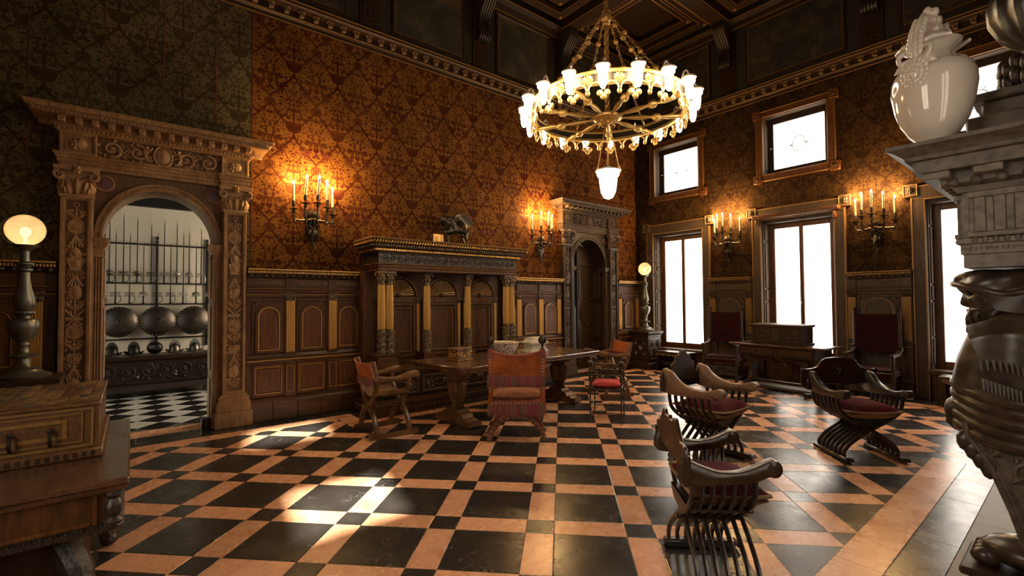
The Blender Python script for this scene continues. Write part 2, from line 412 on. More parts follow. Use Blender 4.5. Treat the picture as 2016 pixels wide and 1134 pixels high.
M['orange'] = floor_mat('orange_marble', [(.25, (.62,.285,.145)), (.55, (.73,.39,.225)), (.85, (.78,.48,.31))], (.55,.22,.105), .26, 'o')
M['black'] = floor_mat('black_marble', [(.3, (.021,.019,.017)), (.7, (.028,.0255,.023))], (.34,.32,.29), .24, 'k')

def damask(name, horiz, ground, figure, off, faded=0., rough=.7, sat=1.):
    """a woven wall hanging: mirrored repeats of an urn, ogee branches and leaf scrolls"""
    d = ND(name); sp = d.n('SeparateXYZ'); g = d.n('NewGeometry').outputs['Position']; d.l(g, sp.inputs[0]); u = sp.outputs[horiz]; z = sp.outputs[2]
    PX, PZ = .62, .88
    a = d.math('DIVIDE', d.math('SUBTRACT', u, off), PX); ax = d.math('SUBTRACT', a, d.math('ROUND', a)); s = d.math('MULTIPLY', d.math('ABSOLUTE', ax), PX)
    b = d.math('DIVIDE', d.math('SUBTRACT', z, 3.22), PZ); bz = d.math('SUBTRACT', b, d.math('ROUND', b)); t = d.math('MULTIPLY', bz, PZ)
    cv = d.n('CombineXYZ'); d.l(s, cv.inputs[0]); d.l(t, cv.inputs[1])
    lt = lambda q, th, w=.004: d.math('SUBTRACT', 1, d.math('DIVIDE', d.math('SUBTRACT', q, th-w), 2*w, clamp=True), clamp=True)
    gt = lambda q, th, w=.004: d.math('DIVIDE', d.math('SUBTRACT', q, th-w), 2*w, clamp=True)
    mx = lambda *q: q[0] if len(q) == 1 else d.math('MAXIMUM', q[0], mx(*q[1:]))
    ml = lambda *q: q[0] if len(q) == 1 else d.math('MULTIPLY', q[0], ml(*q[1:]))
    sq = lambda q: d.math('MULTIPLY', q, q)
    # urn: lower half ellipse, ribbed, with a rim, foot and a stalk
    pw = lambda q: d.math('POWER', d.math('ABSOLUTE', q), 2.5); el = d.math('ADD', pw(d.math('DIVIDE', s, .112)), pw(d.math('DIVIDE', d.math('SUBTRACT', t, .075), .155)))
    cup = ml(lt(el, 1, .05), lt(t, .075)); halo = ml(lt(el, 1.5, .05), lt(t, .10))
    rib = ml(lt(d.math('ABSOLUTE', d.math('SINE', d.math('MULTIPLY', s, 2*PI/.044))), .16, .1), lt(t, .045), gt(t, -.1))
    rim = ml(lt(d.math('ABSOLUTE', d.math('SUBTRACT', t, .052)), .005, .002), lt(s, .12))
    urn = ml(cup, d.math('SUBTRACT', 1, d.math('MULTIPLY', mx(rib, rim), .55)))
    foot = ml(lt(s, .016), gt(t, -.17), lt(t, -.1)); stalk = ml(lt(s, .011), gt(t, .06), lt(t, .33))
    # ogee branches crossing between the urns
    ph = d.math('COSINE', d.math('MULTIPLY', d.math('ADD', b, .12), 2*PI)); ph2 = d.math('SINE', d.math('MULTIPLY', b, 6*PI))
    cx = d.math('MULTIPLY_ADD', ph, -.150, .158); cx = d.math('MULTIPLY_ADD', ph2, .012, cx)
    og = lt(d.math('ABSOLUTE', d.math('SUBTRACT', s, cx)), .015, .004)
    og2 = lt(d.math('ABSOLUTE', d.math('SUBTRACT', s, d.math('MULTIPLY_ADD', ph, .11, .16))), .009, .003)
    # leaf scrolls: mirrored contour lines and blobs
    n1 = d.noise(cv.outputs[0], 11, 1.2, .45, 1.2); vine = lt(d.math('ABSOLUTE', d.math('SUBTRACT', n1, .5)), .030, .010)
    wv = d.mix(.035, cv.outputs[0], d.noise(cv.outputs[0], 9, 1, .5, 0, 1)); v1 = d.vor(wv, 15, 'F1'); leaf = lt(v1, .325, .04); core = lt(v1, .12, .04)
    n2 = d.noise(cv.outputs[0], 21, 2, .5, 1.5); blob = gt(n2, .61, .02)
    fig = mx(vine, d.math('SUBTRACT', leaf, core, clamp=True), blob)
    clear = mx(halo, ml(lt(s, .15), gt(t, .07), lt(t, .14)))
    fig = d.math('MULTIPLY', fig, d.math('SUBTRACT', 1, d.math('MULTIPLY', halo, .95)))
    fig = mx(fig, urn, foot, stalk, og, d.math('MULTIPLY', og2, .8))
    wear = d.noise(g, 1.1, 5, .65); thread = d.noise(d.map(g, (60, 60, 300)), 1, 2)
    big = d.ramp(wear, [(.32, (.55,)*3), (.7, (1.15,)*3)])
    gc = d.hsv(d.mix(0, ground, ground), .5, sat, d.math('MULTIPLY_ADD', thread, .5, .75)); fc = d.hsv(d.mix(0, figure, figure), .5, sat, d.math('MULTIPLY_ADD', thread, .4, .8))
    fig = d.math('MULTIPLY', fig, d.ramp(d.noise(g, 2.7, 4, .6), [(.3, (.78,)*3), (.6, (1,)*3)]))
    col = d.mix(fig, gc, fc); cm = d.mix(1., col, big, 'MULTIPLY')
    d.set(Base_Color=cm, Roughness=.85, Specular_IOR_Level=.10).bump(d.math('ADD', d.math('MULTIPLY', fig, .6), d.math('MULTIPLY', thread, .3)), .25, .004)
    return d.m
M['damask'] = damask('red_damask', 1, (.165,.068,.0125), (.040,.0048,.0013), 1.77)
M['damask_green'] = damask('light_tinted_damask', 1, (.105,.083,.036), (.038,.022,.0095), 1.70)  # greenish, darker cast of the mixed light put into the cloth colour
M['damask_back'] = damask('brown_damask', 0, (.060,.031,.011), (.022,.009,.0035), .05)
def painting(name, scale=1.6, tone=1.):
    d = ND(name); g = d.n('NewGeometry').outputs['Position']
    n = d.noise(g, scale, 6, .62, .9); m = d.noise(g, scale*2.7, 5, .6, 1.2)
    c = d.ramp(n, [(.3, (.008*tone,.008*tone,.006*tone)), (.5, (.045*tone,.034*tone,.018*tone)), (.62, (.10*tone,.072*tone,.034*tone)), (.8, (.17*tone,.125*tone,.06*tone))])
    c = d.mix(d.ramp(m, [(.45, (0,)*3), (.7, (.75,)*3)]), c, (.02*tone,.026*tone,.02*tone))
    d.set(Base_Color=c, Roughness=.6).bump(n, .15, .01); return d.m
M['paint'] = painting('frieze_painting'); M['paint2'] = painting('frieze_ground', 3.2, .55)
M['frieze'] = plain('frieze_wall', (.020,.015,.008), .6, var=.5, scale=6)
# window blinds: backlit white cloth; leaded panes
def blind_mat(name, st, lead, warm=None):
    d = ND(name); g = d.n('NewGeometry').outputs['Position']
    c = (1,.95,.88)
    if lead:
        w = d.vor(d.map(g, (1,.2,1)), 11, 'DISTANCE_TO_EDGE'); k = d.ramp(w, [(0, (.20,.18,.15)), (.022, (1,.93,.82))])
    else:
        k = d.ramp(d.noise(g, 6, 3), [(.35, (.93,.85,.74)), (.6, (1,.92,.80) if not warm else (1,.85,.64))])
    d.set(Base_Color=c, Emission_Color=k, Emission_Strength=st, Roughness=.7); return d.m
M['fill_blind_near'] = blind_mat('near_wall_fill', 4.0, False, (.62,)); M['fill_blind_side'] = blind_mat('side_wall_fill', 2.0, False, (.62,)); M['blind_arm'] = blind_mat('armoury_blind', 9.0, False, (.62,)); M['blind'] = blind_mat('backlit_blind', 4.2, False); M['leaded'] = blind_mat('leaded_light', 3.6, True)  # near and side wall blinds glow as fill light in added, unseen windows
M['emblem'] = plain('stained_emblem', (.16,.11,.05), .5)
# ================================================================ ROOM SHELL
XW, YW, XR, YF, ZC = -7.15, 9.8, 0.32, -1.55, 7.75        # left wall, window wall, fireplace wall, near wall, ceiling
DA, DB = .27, 7.96                                          # portal centres on the left wall

# ---------------- floor
floor = struct(MB().box(XW-.36, XR, YF, YW, -.12, -.004).obj('floor', M['grout'], smooth=0))
def clip(poly, x0, x1, y0, y1):
    for ax, lim, sg in ((0, x0, 1), (0, x1, -1), (1, y0, 1), (1, y1, -1)):
        out = []
        for i, p in enumerate(poly):
            q = poly[i-1]; ip = sg*(p[ax]-lim) >= 0; iq = sg*(q[ax]-lim) >= 0
            if ip != iq:
                t = (lim-q[ax])/(p[ax]-q[ax]); out.append((q[0]+t*(p[0]-q[0]), q[1]+t*(p[1]-q[1])))
            if ip: out.append(p)
        poly = out
        if len(poly) < 3: return []
    return poly
def area(p): return .5*abs(sum(p[i-1][0]*p[i][1]-p[i][0]*p[i-1][1] for i in range(len(p))))
BO, GW = .0012, .6890; BW = .1950; U0, V0 = -.2619, 3.272; q2 = 2**-.5
REG = [(-6.49,-5.97,-1.55,2.20), (-6.49,-5.97,6.0,9.05), (-5.97,-1.05,-1.55,9.05), (-1.05,XR,6.27,9.05), (-1.05,XR,-1.55,1.99)]
cache = {}
def slab(name, u0, u1, v0, v1, mat, kind):
    w, h = u1-u0-2*BO, v1-v0-2*BO; cu, cv = (u0+u1)/2, (v0+v1)/2; cx, cy = q2*(cu-cv), q2*(cu+cv)
    loc = [(-w/2,-h/2),(w/2,-h/2),(w/2,h/2),(-w/2,h/2)]; P = [(cx+q2*(a-b), cy+q2*(a+b)) for a, b in loc]
    pcs = [c for c in (clip(P, *r) for r in REG) if c and area(c) > .002]
    if not pcs: return
    if len(pcs) == 1 and abs(area(pcs[0])-w*h) < 1e-5:
        if kind not in cache:
            m = MB(); L = [(q2*(a-b), q2*(a+b)) for a, b in loc]; I = [(p[0]*(1-.004/max(w,h)*2), p[1]*(1-.004/max(w,h)*2)) for p in L]
            m.add([(x,y,-.02) for x,y in L]+[(x,y,-.0014) for x,y in L]+[(x,y,0) for x,y in I], [(0,1,5,4),(1,2,6,5),(2,3,7,6),(3,0,4,7),(4,5,9,8),(5,6,10,9),(6,7,11,10),(7,4,8,11),(8,9,10,11)])
            cache[kind] = make_mesh(name, m.v, m.f, mat, 0)
        o = inst(name, cache[kind], floor, (cx, cy, rnd.uniform(-.0006, .0006)))
    else:
        m = MB()
        for c in pcs: m.prism([(x-cx, y-cy) for x, y in c], -.02, 0, 'xy')
        o = m.obj(name, mat, floor, 0); o.location = (cx, cy, 0)
for i in range(-14, 12):
    for j in range(-12, 12):
        u, v = U0+i*GW, V0+j*GW
        slab('small_black_tile', u, u+BW, v, v+BW, M['black'], 's')
        slab('orange_strip', u+BW, u+GW, v, v+BW, M['orange'], 'h')
        slab('orange_strip', u, u+BW, v+BW, v+GW, M['orange'], 'v')
        slab('black_slab', u+BW, u+GW, v+BW, v+GW, M['black'], 'b')
def borders(name, x0, x1, y0, y1, mat, n, along):
    for k in range(n):
        a, b = k/n, (k+1)/n
        if along == 'y': r = (x0, x1, y0+(y1-y0)*a, y0+(y1-y0)*b)
        else: r = (x0+(x1-x0)*a, x0+(x1-x0)*b, y0, y1)
        cx, cy = (r[0]+r[1])/2, (r[2]+r[3])/2
        o = MB().cbox(r[0]-cx+BO, r[1]-cx-BO, r[2]-cy+BO, r[3]-cy-BO, -.02, 0, .0014).obj(name, mat, floor, 0); o.location = (cx, cy, 0)
ob, kb = 'orange_border_slab', 'black_border_slab'
borders(kb, -7.15, -6.72, YF, 2.44, M['black'], 5, 'y'); borders(ob, -6.72, -6.49, YF, 2.20, M['orange'], 4, 'y')
borders(ob, -6.72, -5.97, 2.20, 2.44, M['orange'], 1, 'x'); borders(kb, -7.15, -6.20, 2.44, 5.76, M['black'], 1, 'y'); borders(ob, -6.20, -5.97, 2.44, 5.76, M['orange'], 4, 'y')
borders(ob, -6.72, -5.97, 5.76, 6.0, M['orange'], 1, 'x'); borders(kb, -7.15, -6.72, 5.76, 9.29, M['black'], 4, 'y'); borders(ob, -6.72, -6.49, 6.0, 9.05, M['orange'], 4, 'y')
borders(ob, -6.72, XR, 9.05, 9.29, M['orange'], 8, 'x'); borders(kb, -7.15, XR, 9.29, 9.8, M['black'], 7, 'x')
borders(ob, -1.05, -.80, 1.99, 6.27, M['orange'], 6, 'y'); borders(ob, -.80, XR, 6.03, 6.27, M['orange'], 2, 'x'); borders(ob, -.80, XR, 1.99, 2.23, M['orange'], 2, 'x')
borders(kb, -.80, -.57, 2.23, 6.03, M['black'], 4, 'y'); borders(kb, -.57, XR, 5.80, 6.03, M['black'], 1, 'x'); borders(kb, -.57, XR, 2.23, 2.46, M['black'], 1, 'x')
borders('hearth_slab', -.57, XR, 2.46, 5.80, M['hearth'], 3, 'y')
# door sills
for c, n in ((DA, 'door_sill'), (DB, 'door_sill')): MB().cbox(XW-.35, XW+.0, c-.55, c+.55, -.02, .001, .001).obj(n, M['orange'], floor, 0)

# ---------------- walls
w = MB()
for a, b, z0 in ((YF-.4, DA-.55, 0), (DA-.55, DA+.55, 3.0), (DA+.55, DB-.55, 0), (DB-.55, DB+.55, 3.0), (DB+.55, YW+.4, 0)): w.box(XW-.35, XW, a, b, z0-.12 if z0 == 0 else z0, 7.9)
wall_left = struct(w.obj('wall_left', M['frieze'], smooth=0))
WX = (-6.0, -3.5, -1.0)                                     # window centres
w = MB(); e = XW-.35
for c in WX:
    w.box(e, c-.62, YW, YW+.4, -.12, 7.9)
    for z0, z1 in ((-.12,.45), (3.15,4.05), (5.25,7.9)): w.box(c-.62, c+.62, YW, YW+.4, z0, z1)
    e = c+.62
w.box(e, XR+.4, YW, YW+.4, -.12, 7.9)
wall_back = struct(w.obj('wall_back', M['frieze'], smooth=0))
# fireplace wall and near wall, with the sun openings and two added window holes for fill light
w = MB(); O1, O2 = (.20, 1.02, 2.62, 3.42), (-.08, .74, 4.42, 5.05)
w.box(XR, XR+.3, YF-.4, -.08, -.12, 7.9); w.box(XR, XR+.3, 1.02, 1.2, -.12, 7.9); w.box(XR, XR+.3, 1.2, 2.1, -.12, .8); w.box(XR, XR+.3, 1.2, 2.1, 3.2, 7.9); w.box(XR, XR+.3, 2.1, YW+.4, -.12, 7.9); w.box(XR, XR+.3, -.08, 1.02, -.12, 2.62); w.box(XR, XR+.3, -.08, .20, 2.62, 3.42)
w.box(XR, XR+.3, -.08, 1.02, 3.42, 4.42); w.box(XR, XR+.3, .74, 1.02, 4.42, 5.05); w.box(XR, XR+.3, -.08, 1.02, 5.05, 7.9)
wall_right = struct(w.obj('wall_right', M['wood'], smooth=0))
w = MB(); w.box(XW-.35, -2.2, YF-.35, YF, -.12, 7.9); w.box(-.8, XR+.4, YF-.35, YF, -.12, 7.9)
for a, b in ((-2.2,-.8),): w.box(a, b, YF-.35, YF, -.12, .9); w.box(a, b, YF-.35, YF, 3.3, 7.9)
wall_front = struct(w.obj('wall_front', M['wood'], smooth=0))
for k, (o, nx, nz) in enumerate(((O1, 3, 3), (O2, 3, 2))):  # leaded lattice in the sunny openings
    g = MB()
    for i in range(nx+1): yy = o[0]+(o[1]-o[0])*i/nx; g.box(XR+.1, XR+.13, yy-.012, yy+.012, o[2], o[3])
    for i in range(nz+1): zz = o[2]+(o[3]-o[2])*i/nz; g.box(XR+.1, XR+.13, o[0], o[1], zz-.012, zz+.012)
    struct(g.obj('window_%d' % (7+k), M['iron'], smooth=0))
for k, (a, b) in enumerate(((-2.2,-.8),)):  # unseen window added behind the camera, its blind glows to light the foreground
    g = MB(); g.box(a, a+.08, YF-.2, YF-.12, .9, 3.3); g.box(b-.08, b, YF-.2, YF-.12, .9, 3.3); g.box((a+b)/2-.04, (a+b)/2+.04, YF-.2, YF-.12, .9, 3.3); g.box(a, b, YF-.2, YF-.12, 3.2, 3.3); g.box(a, b, YF-.2, YF-.12, .9, 1.0)
    r = struct(g.obj('window_%d' % (9+k), M['wood'], smooth=0))
    MB().box(a+.08, b-.08, YF-.19, YF-.17, 1.0, 3.2).obj('blind', M['fill_blind_near'], r, 0)

r = struct(MB().box(XR+.12, XR+.16, 1.2, 1.28, .8, 3.2).box(XR+.12, XR+.16, 2.02, 2.1, .8, 3.2).box(XR+.12, XR+.16, 1.62, 1.68, .8, 3.2).box(XR+.12, XR+.16, 1.2, 2.1, .8, .9).box(XR+.12, XR+.16, 1.2, 2.1, 3.1, 3.2).obj('window_11', M['wood'], smooth=0))  # unseen window added beside the fireplace to light floor and portal
MB().box(XR+.15, XR+.165, 1.26, 2.04, .88, 3.12).obj('blind', M['fill_blind_side'], r, 0)
# ---------------- woven hangings
def strip_panels(wall, edges, mats, z0s, z1, axis):
    for k in range(len(edges)-1):
        a, b = edges[k], edges[k+1]; m = MB()
        if axis == 'y': m.cbox(XW, XW+.012, a+.0015, b-.0015, z0s[k], z1, .003)
        else: m.cbox(a+.0015, b-.0015, YW-.012, YW, z0s[k], z1, .003)
        o = m.obj('fabric_panel', mats[k], wall, 0)
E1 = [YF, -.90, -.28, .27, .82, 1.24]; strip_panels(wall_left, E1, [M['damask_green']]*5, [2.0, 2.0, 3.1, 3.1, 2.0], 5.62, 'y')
E2 = [1.24+(7.41-1.24)*k/10 for k in range(11)]+[7.96, 8.51, 9.15, 9.8]; strip_panels(wall_left, E2, [M['damask']]*14, [2.0]*10+[3.1,3.1,2.0,2.0], 5.62, 'y')
seam = MB()
for y in (-1.5, -.90, -.28, .27, .82, 1.24): seam.box(XW+.012, XW+.016, y-.006, y+.006, 3.1 if -.3 < y < .9 else 2.05, 5.6)
seam.obj('seam_braid', velvet('seam_braid', (.13,.035,.02), (.07,.02,.01)), wall_left, 0)
for a, b, z0, z1 in ((-7.14,-6.75,2.0,5.62), (-5.25,-4.25,2.0,5.62), (-2.75,-1.75,2.0,5.62), (-.25,XR,2.0,5.62)):
    n = max(1, round((b-a)/.5)); strip_panels(wall_back, [a+(b-a)*k/n for k in range(n+1)], [M['damask_back']]*n, [z0]*n, z1, 'x')
for c in WX:
    for a, b, z0, z1 in ((c-.75,c+.75,3.4,3.95), (c-.75,c+.75,5.30,5.62), (c-.75,c-.66,3.95,5.30), (c+.66,c+.75,3.95,5.30)): strip_panels(wall_back, [a, b], [M['damask_back']], [z0], z1, 'x')
tb, tv = text_mesh('BA', .095, M['weave'], .001), text_mesh('VA', .095, M['weave'], .001)
for k in range(0, 9):
    for m_ in range(-1, 3):
        if (k+m_) % 2 == 0:
            yy, zz = 1.77+.62*(k+.5), 3.22+.88*(m_+.62)
            if yy > 6.6 or zz > 5.4: continue
            inst('woven_letters', tb, wall_left, (XW+.013, yy-.12, zz), (0,0,PI/2)); inst('woven_letters', tv, wall_left, (XW+.013, yy+.12, zz), (0,0,PI/2))

# ---------------- upper cornice, painted frieze
prof = [(0,5.58),(.035,5.58),(.035,5.64),(.06,5.66),(.06,5.77),(.15,5.78),(.17,5.81),(.17,5.84),(.19,5.86),(.0,5.88)]
def room_path(y0=YF): return [(XW, y0), (XW, YW), (XR, YW)]
cm = MB().mould(room_path(), prof); trim = struct(cm.obj('trim_1', M['wood_dark'], smooth=30))
gl = MB()
for o, z, t in ((.192,5.845,.012), (.036,5.59,.010), (.172,5.805,.006), (.062,5.67,.006)): gl.mould(room_path(), [(o-.004,z-t),(o,z-t),(o+.003,z),(o,z+t),(o-.004,z+t)])
gl.obj('gilt_line', M['gilt_dk'], trim)
dm = MB().cbox(-.030,.030,-.065,0,-.035,.045,.006); dm.box(-.045,.045,-.078,-.005,.028,.048); dm.spiral(0,-.005,.028,1.2,0,1,.006,-.075,4,8)
mdn = make_mesh('modillion', dm.v, dm.f, M['carve'])
for k in range(56): inst('modillion', mdn, trim, (XW+.062, YF+.2+k*.2, 5.725), (0,0,PI/2))
for k in range(35): inst('modillion', mdn, trim, (XW+.35+k*.2, YW-.062, 5.725))
CY = [.75, 2.9, 5.05, 7.2]; CX = [-4.75, -2.25]
def frieze_panel(wall, a, b, axis, mat):
    T = Matrix.Translation((XW, 0, 0)) @ Matrix.Rotation(PI/2, 4, 'Z') if axis == 'y' else Matrix.Translation((0, YW, 0))
    m = MB(); m.T = T; m.box(a, b, -.012, 0, 6.05, 7.18); p = m.obj('painted_panel', mat, wall, 0)
    f = MB(); f.T = T
    for x0, x1, z0, z1 in ((a-.05,b+.05,7.18,7.24), (a-.05,b+.05,5.99,6.05), (a-.05,a,6.05,7.18), (b,b+.05,6.05,7.18)): f.cbox(x0, x1, -.035, 0, z0, z1, .01)
    f.obj('panel_frame', M['wood_dark'], p, 30)
    g = MB(); g.T = T
    for x0, x1, z0, z1 in ((a,b,7.165,7.18), (a,b,6.05,6.065), (a,a+.014,6.05,7.18), (b-.014,b,6.05,7.18)): g.box(x0, x1, -.02, 0, z0, z1)
    g.obj('gilt_fillet', M['gilt_dk'], p, 0)
ed = [YF]+CY+[YW]
for k in range(5): frieze_panel(wall_left, ed[k]+.42, ed[k+1]-.42, 'y', M['paint'] if k in (2, 3) else M['paint2'])
ex = [XW]+CX+[XR]
for k in range(3): frieze_panel(wall_back, ex[k]+.42, ex[k+1]-.42, 'x', M['paint2'])
for c in CY+CX:
    m = MB(); m.T = Matrix.Translation((XW, c, 0)) @ Matrix.Rotation(PI/2, 4, 'Z') if c in CY else Matrix.Translation((c, YW, 0))
    m.cbox(-.17,.17,-.03,0,5.88,7.3,.01); m.box(-.12,.12,-.036,0,5.98,6.42); m.scrolls(-.1,.1,6.0,6.4,-.036,1,.01,3)
    m.obj('frieze_pilaster', M['wood_dark'], wall_left if c in CY else wall_back)

# ---------------- coffered ceiling
ceil = struct(MB().box(XW-.35, XR+.3, YF-.3, YW+.4, ZC, ZC+.15).obj('ceiling', M['wood_dark'], smooth=0))
def beam(x0, x1, y0, y1, name='beam'):
    b = MB().cbox(x0, x1, y0, y1, 7.36, ZC, .02).obj(name, M['wood_dark'], ceil, 0); g = MB()
    if x1-x0 > y1-y0: xs = [(x0,x1,y0-.012,y0),(x0,x1,y1,y1+.012)]
    else: xs = [(x0-.012,x0,y0,y1),(x1,x1+.012,y0,y1)]
    for r in xs:
        g.box(*r, 7.375, 7.39); g.box(*r, 7.60, 7.62)
    g.obj('gilt_fillet', M['gilt_dk'], b, 0)
for c in CY: beam(XW, XR, c-.15, c+.15)
for c in CX: beam(c-.15, c+.15, YF, YW)
MB().mould(room_path(), [(0,7.24),(.05,7.24),(.07,7.29),(.16,7.32),(.20,7.38),(.20,7.42),(0,7.5)]).obj('ceiling_cornice', M['wood_dark'], ceil, 30)
g = MB()
for o, z in ((.052,7.25), (.202,7.40)): g.mould(room_path(), [(o-.006,z-.012),(o+.004,z-.008),(o+.004,z+.008),(o-.006,z+.012)])
g.obj('gilt_line', M['gilt_dk'], ceil)
xs = [XW]+CX+[XR]; ys = [YF]+CY+[YW]
for i in range(3):
    for j in range(5):                                     # each coffer: two stepped frames, a sunk panel, rosettes at the corners
        x0, x1, y0, y1 = xs[i]+.16, xs[i+1]-.16, ys[j]+.16, ys[j+1]-.16; cx, cy = (x0+x1)/2, (y0+y1)/2; m = MB()
        loop = lambda d: [(x0+d-cx,y0+d-cy),(x1-d-cx,y0+d-cy),(x1-d-cx,y1-d-cy),(x0+d-cx,y1-d-cy)]
        for d, zz, h in ((.10,7.50,.10), (.34,7.58,.08)): m.mould(loop(d), [(0,zz+h),(0,zz),(-.03,zz-.02),(-.12,zz+.01),(-.14,zz+h)], True)
        o = m.obj('coffer_frame', M['wood_dark'], ceil, 30); o.location = (cx, cy, 0)
        g = MB()
        for d, zz in ((.105,7.492), (.235,7.515), (.345,7.572), (.47,7.60)): g.mould(loop(d), [(0,zz),(-.018,zz-.006),(-.02,zz+.006)], True)
        for sx in (-1,1):
            for sy in (-1,1):
                for d in (.17, .41): g.ell((sx*((x1-x0)/2-d), sy*((y1-y0)/2-d), 7.49 if d < .3 else 7.57), (.045,.045,.03), 8, 4)
        g.obj('gilt_ornament', M['gilt_dk'], o)
cb = MB(); S = smooth_pts([(0,0,7.34),(0,-.36,7.34),(0,-.40,7.22),(0,-.30,7.08),(0,-.17,6.92),(0,-.12,6.74),(0,-.18,6.62),(0,-.16,6.50),(0,-.06,6.46),(0,0,6.5)], 5)
cb.prism([(p.y, p.z) for p in S], -.12, .12, 'yz')
for k in range(-2, 3): cb.tube([(k*.05, p.y-.012, p.z) for p in S[6:44]], .018, 5)
cb.acanthus(0, 6.62, .24, .35, -.14, .05); cb.lathe([(.0,-.13),(.055,-.13),(.06,0),(.055,.13),(0,.13)], 10)
corb = make_mesh('corbel', cb.v, cb.f, M['carve_dk'])
for c in CY: inst('corbel', corb, ceil, (XW, c, 0), (0,0,PI/2))
for c in CX: inst('corbel', corb, ceil, (c, YW, 0))

# ---------------- windows
def rect_frame(m, x0, x1, z0, z1, w_, y0, y1, b=.008, bottom=True):
    m.cbox(x0, x0+w_, y0, y1, z0, z1, b); m.cbox(x1-w_, x1, y0, y1, z0, z1, b); m.cbox(x0+w_, x1-w_, y0, y1, z1-w_, z1, b)
    if bottom: m.cbox(x0+w_, x1-w_, y0, y1, z0, z0+w_, b)
    return m
def lower_window(n, c, ledge):
    r = rig('window_%d' % n, (c, YW, 0))
    m = MB(); m.cbox(-.80,-.62,-.055,0,0,3.16,.01); m.cbox(.62,.80,-.055,0,0,3.16,.01); m.cbox(-.80,.80,-.055,0,3.16,3.40,.01)
    for s in (-1,1): m.cbox(s*.80-.09, s*.80+.09, -.065, 0, 3.22, 3.44, .012)
    m.obj('architrave', M['wood_grey'], r)
    g = MB()
    for s in (-1,1):
        g.box(s*.79-.008, s*.79+.008, -.063, -.05, 0, 3.2); g.box(s*.635-.007, s*.635+.007, -.063, -.05, .0, 3.16); rect_frame(g, s*.80-.09, s*.80+.09, 3.235, 3.43, .012, -.073, -.06, .003)
    g.box(-.72,.72,-.063,-.05,3.375,3.393); g.box(-.64,.64,-.063,-.05,3.163,3.178); g.obj('gilt_bead', M['gilt_dk'], r, 0)
    for s in (-1,1): MB().rosette(s*.80, 3.33, .055, 8, -.066, .02).obj('corner_rosette', M['wood_grey'], r)
    for s in (-1,1):                                       # splayed jambs with raised panels
        j = MB().cbox(s*.62-.02 if s > 0 else -.64, .64 if s > 0 else s*.62+.02, 0, .28, .45, 3.16, .004).obj('jamb', M['wood_grey'], r, 0)
        for z0, z1 in ((.55,.95), (1.0,1.52), (1.58,1.78), (1.84,2.72), (2.78,3.08)):
            p = MB(); x = s*.60
            p.cbox(min(x,x-s*.012), max(x,x-s*.012), .05, .22, z0, z1, .005); rect = MB()
            p.obj('jamb_panel', M['wood_grey'], j, 30)
            for yy0, yy1, a, b in ((.045,.055,z0,z1), (.215,.225,z0,z1), (.045,.225,z0-.008,z0+.004), (.045,.225,z1-.004,z1+.008)): rect.box(min(x,x-s*.02), max(x,x-s*.02), yy0, yy1, a, b)
            rect.obj('panel_moulding', M['wood'], j, 0)
    MB().cbox(-.60,.60,0,.28,3.10,3.15,.005).obj('soffit', M['wood_dark'], r, 0)
    MB().cbox(-.64,.64,-.10,.30,.40,.47,.012).obj('sill', M['wood'], r); MB().cbox(-.62,.62,-.01,.0,.0,.42,.004).obj('apron_panel', M['wood'], r, 0)
    f = MB(); rect_frame(f, -.60, .60, .47, 3.12, .12, .22, .27, .008); f.cbox(-.035,.035,.21,.27,.5,3.1,.008); f.obj('casement', M['wood_red'], r)
    for s in (-1,1):
        b = MB().grid(lambda a, t, s=s: (s*.258+(a-.5)*.44, .245+.004*sin(a*9+t*3), .50+2.56*t), 8, 12).obj('blind', M['blind'], r)
    MB().tube([(.0,.205,1.55),(.0,.175,1.55),(.0,.17,1.50)], .008, 6).obj('latch', M['bronze'], r)
    if ledge:
        MB().cbox(-.74,.74,-.20,-.05,3.18,3.25,.012).obj('pelmet_shelf', M['wood_red'], r); MB().cbox(-.68,-.64,-.18,-.05,3.04,3.18,.01).cbox(.64,.68,-.18,-.05,3.04,3.18,.01).obj('pelmet_bracket', M['wood_red'], r)
for k, c in enumerate(WX): lower_window(k+1, c, k == 1)
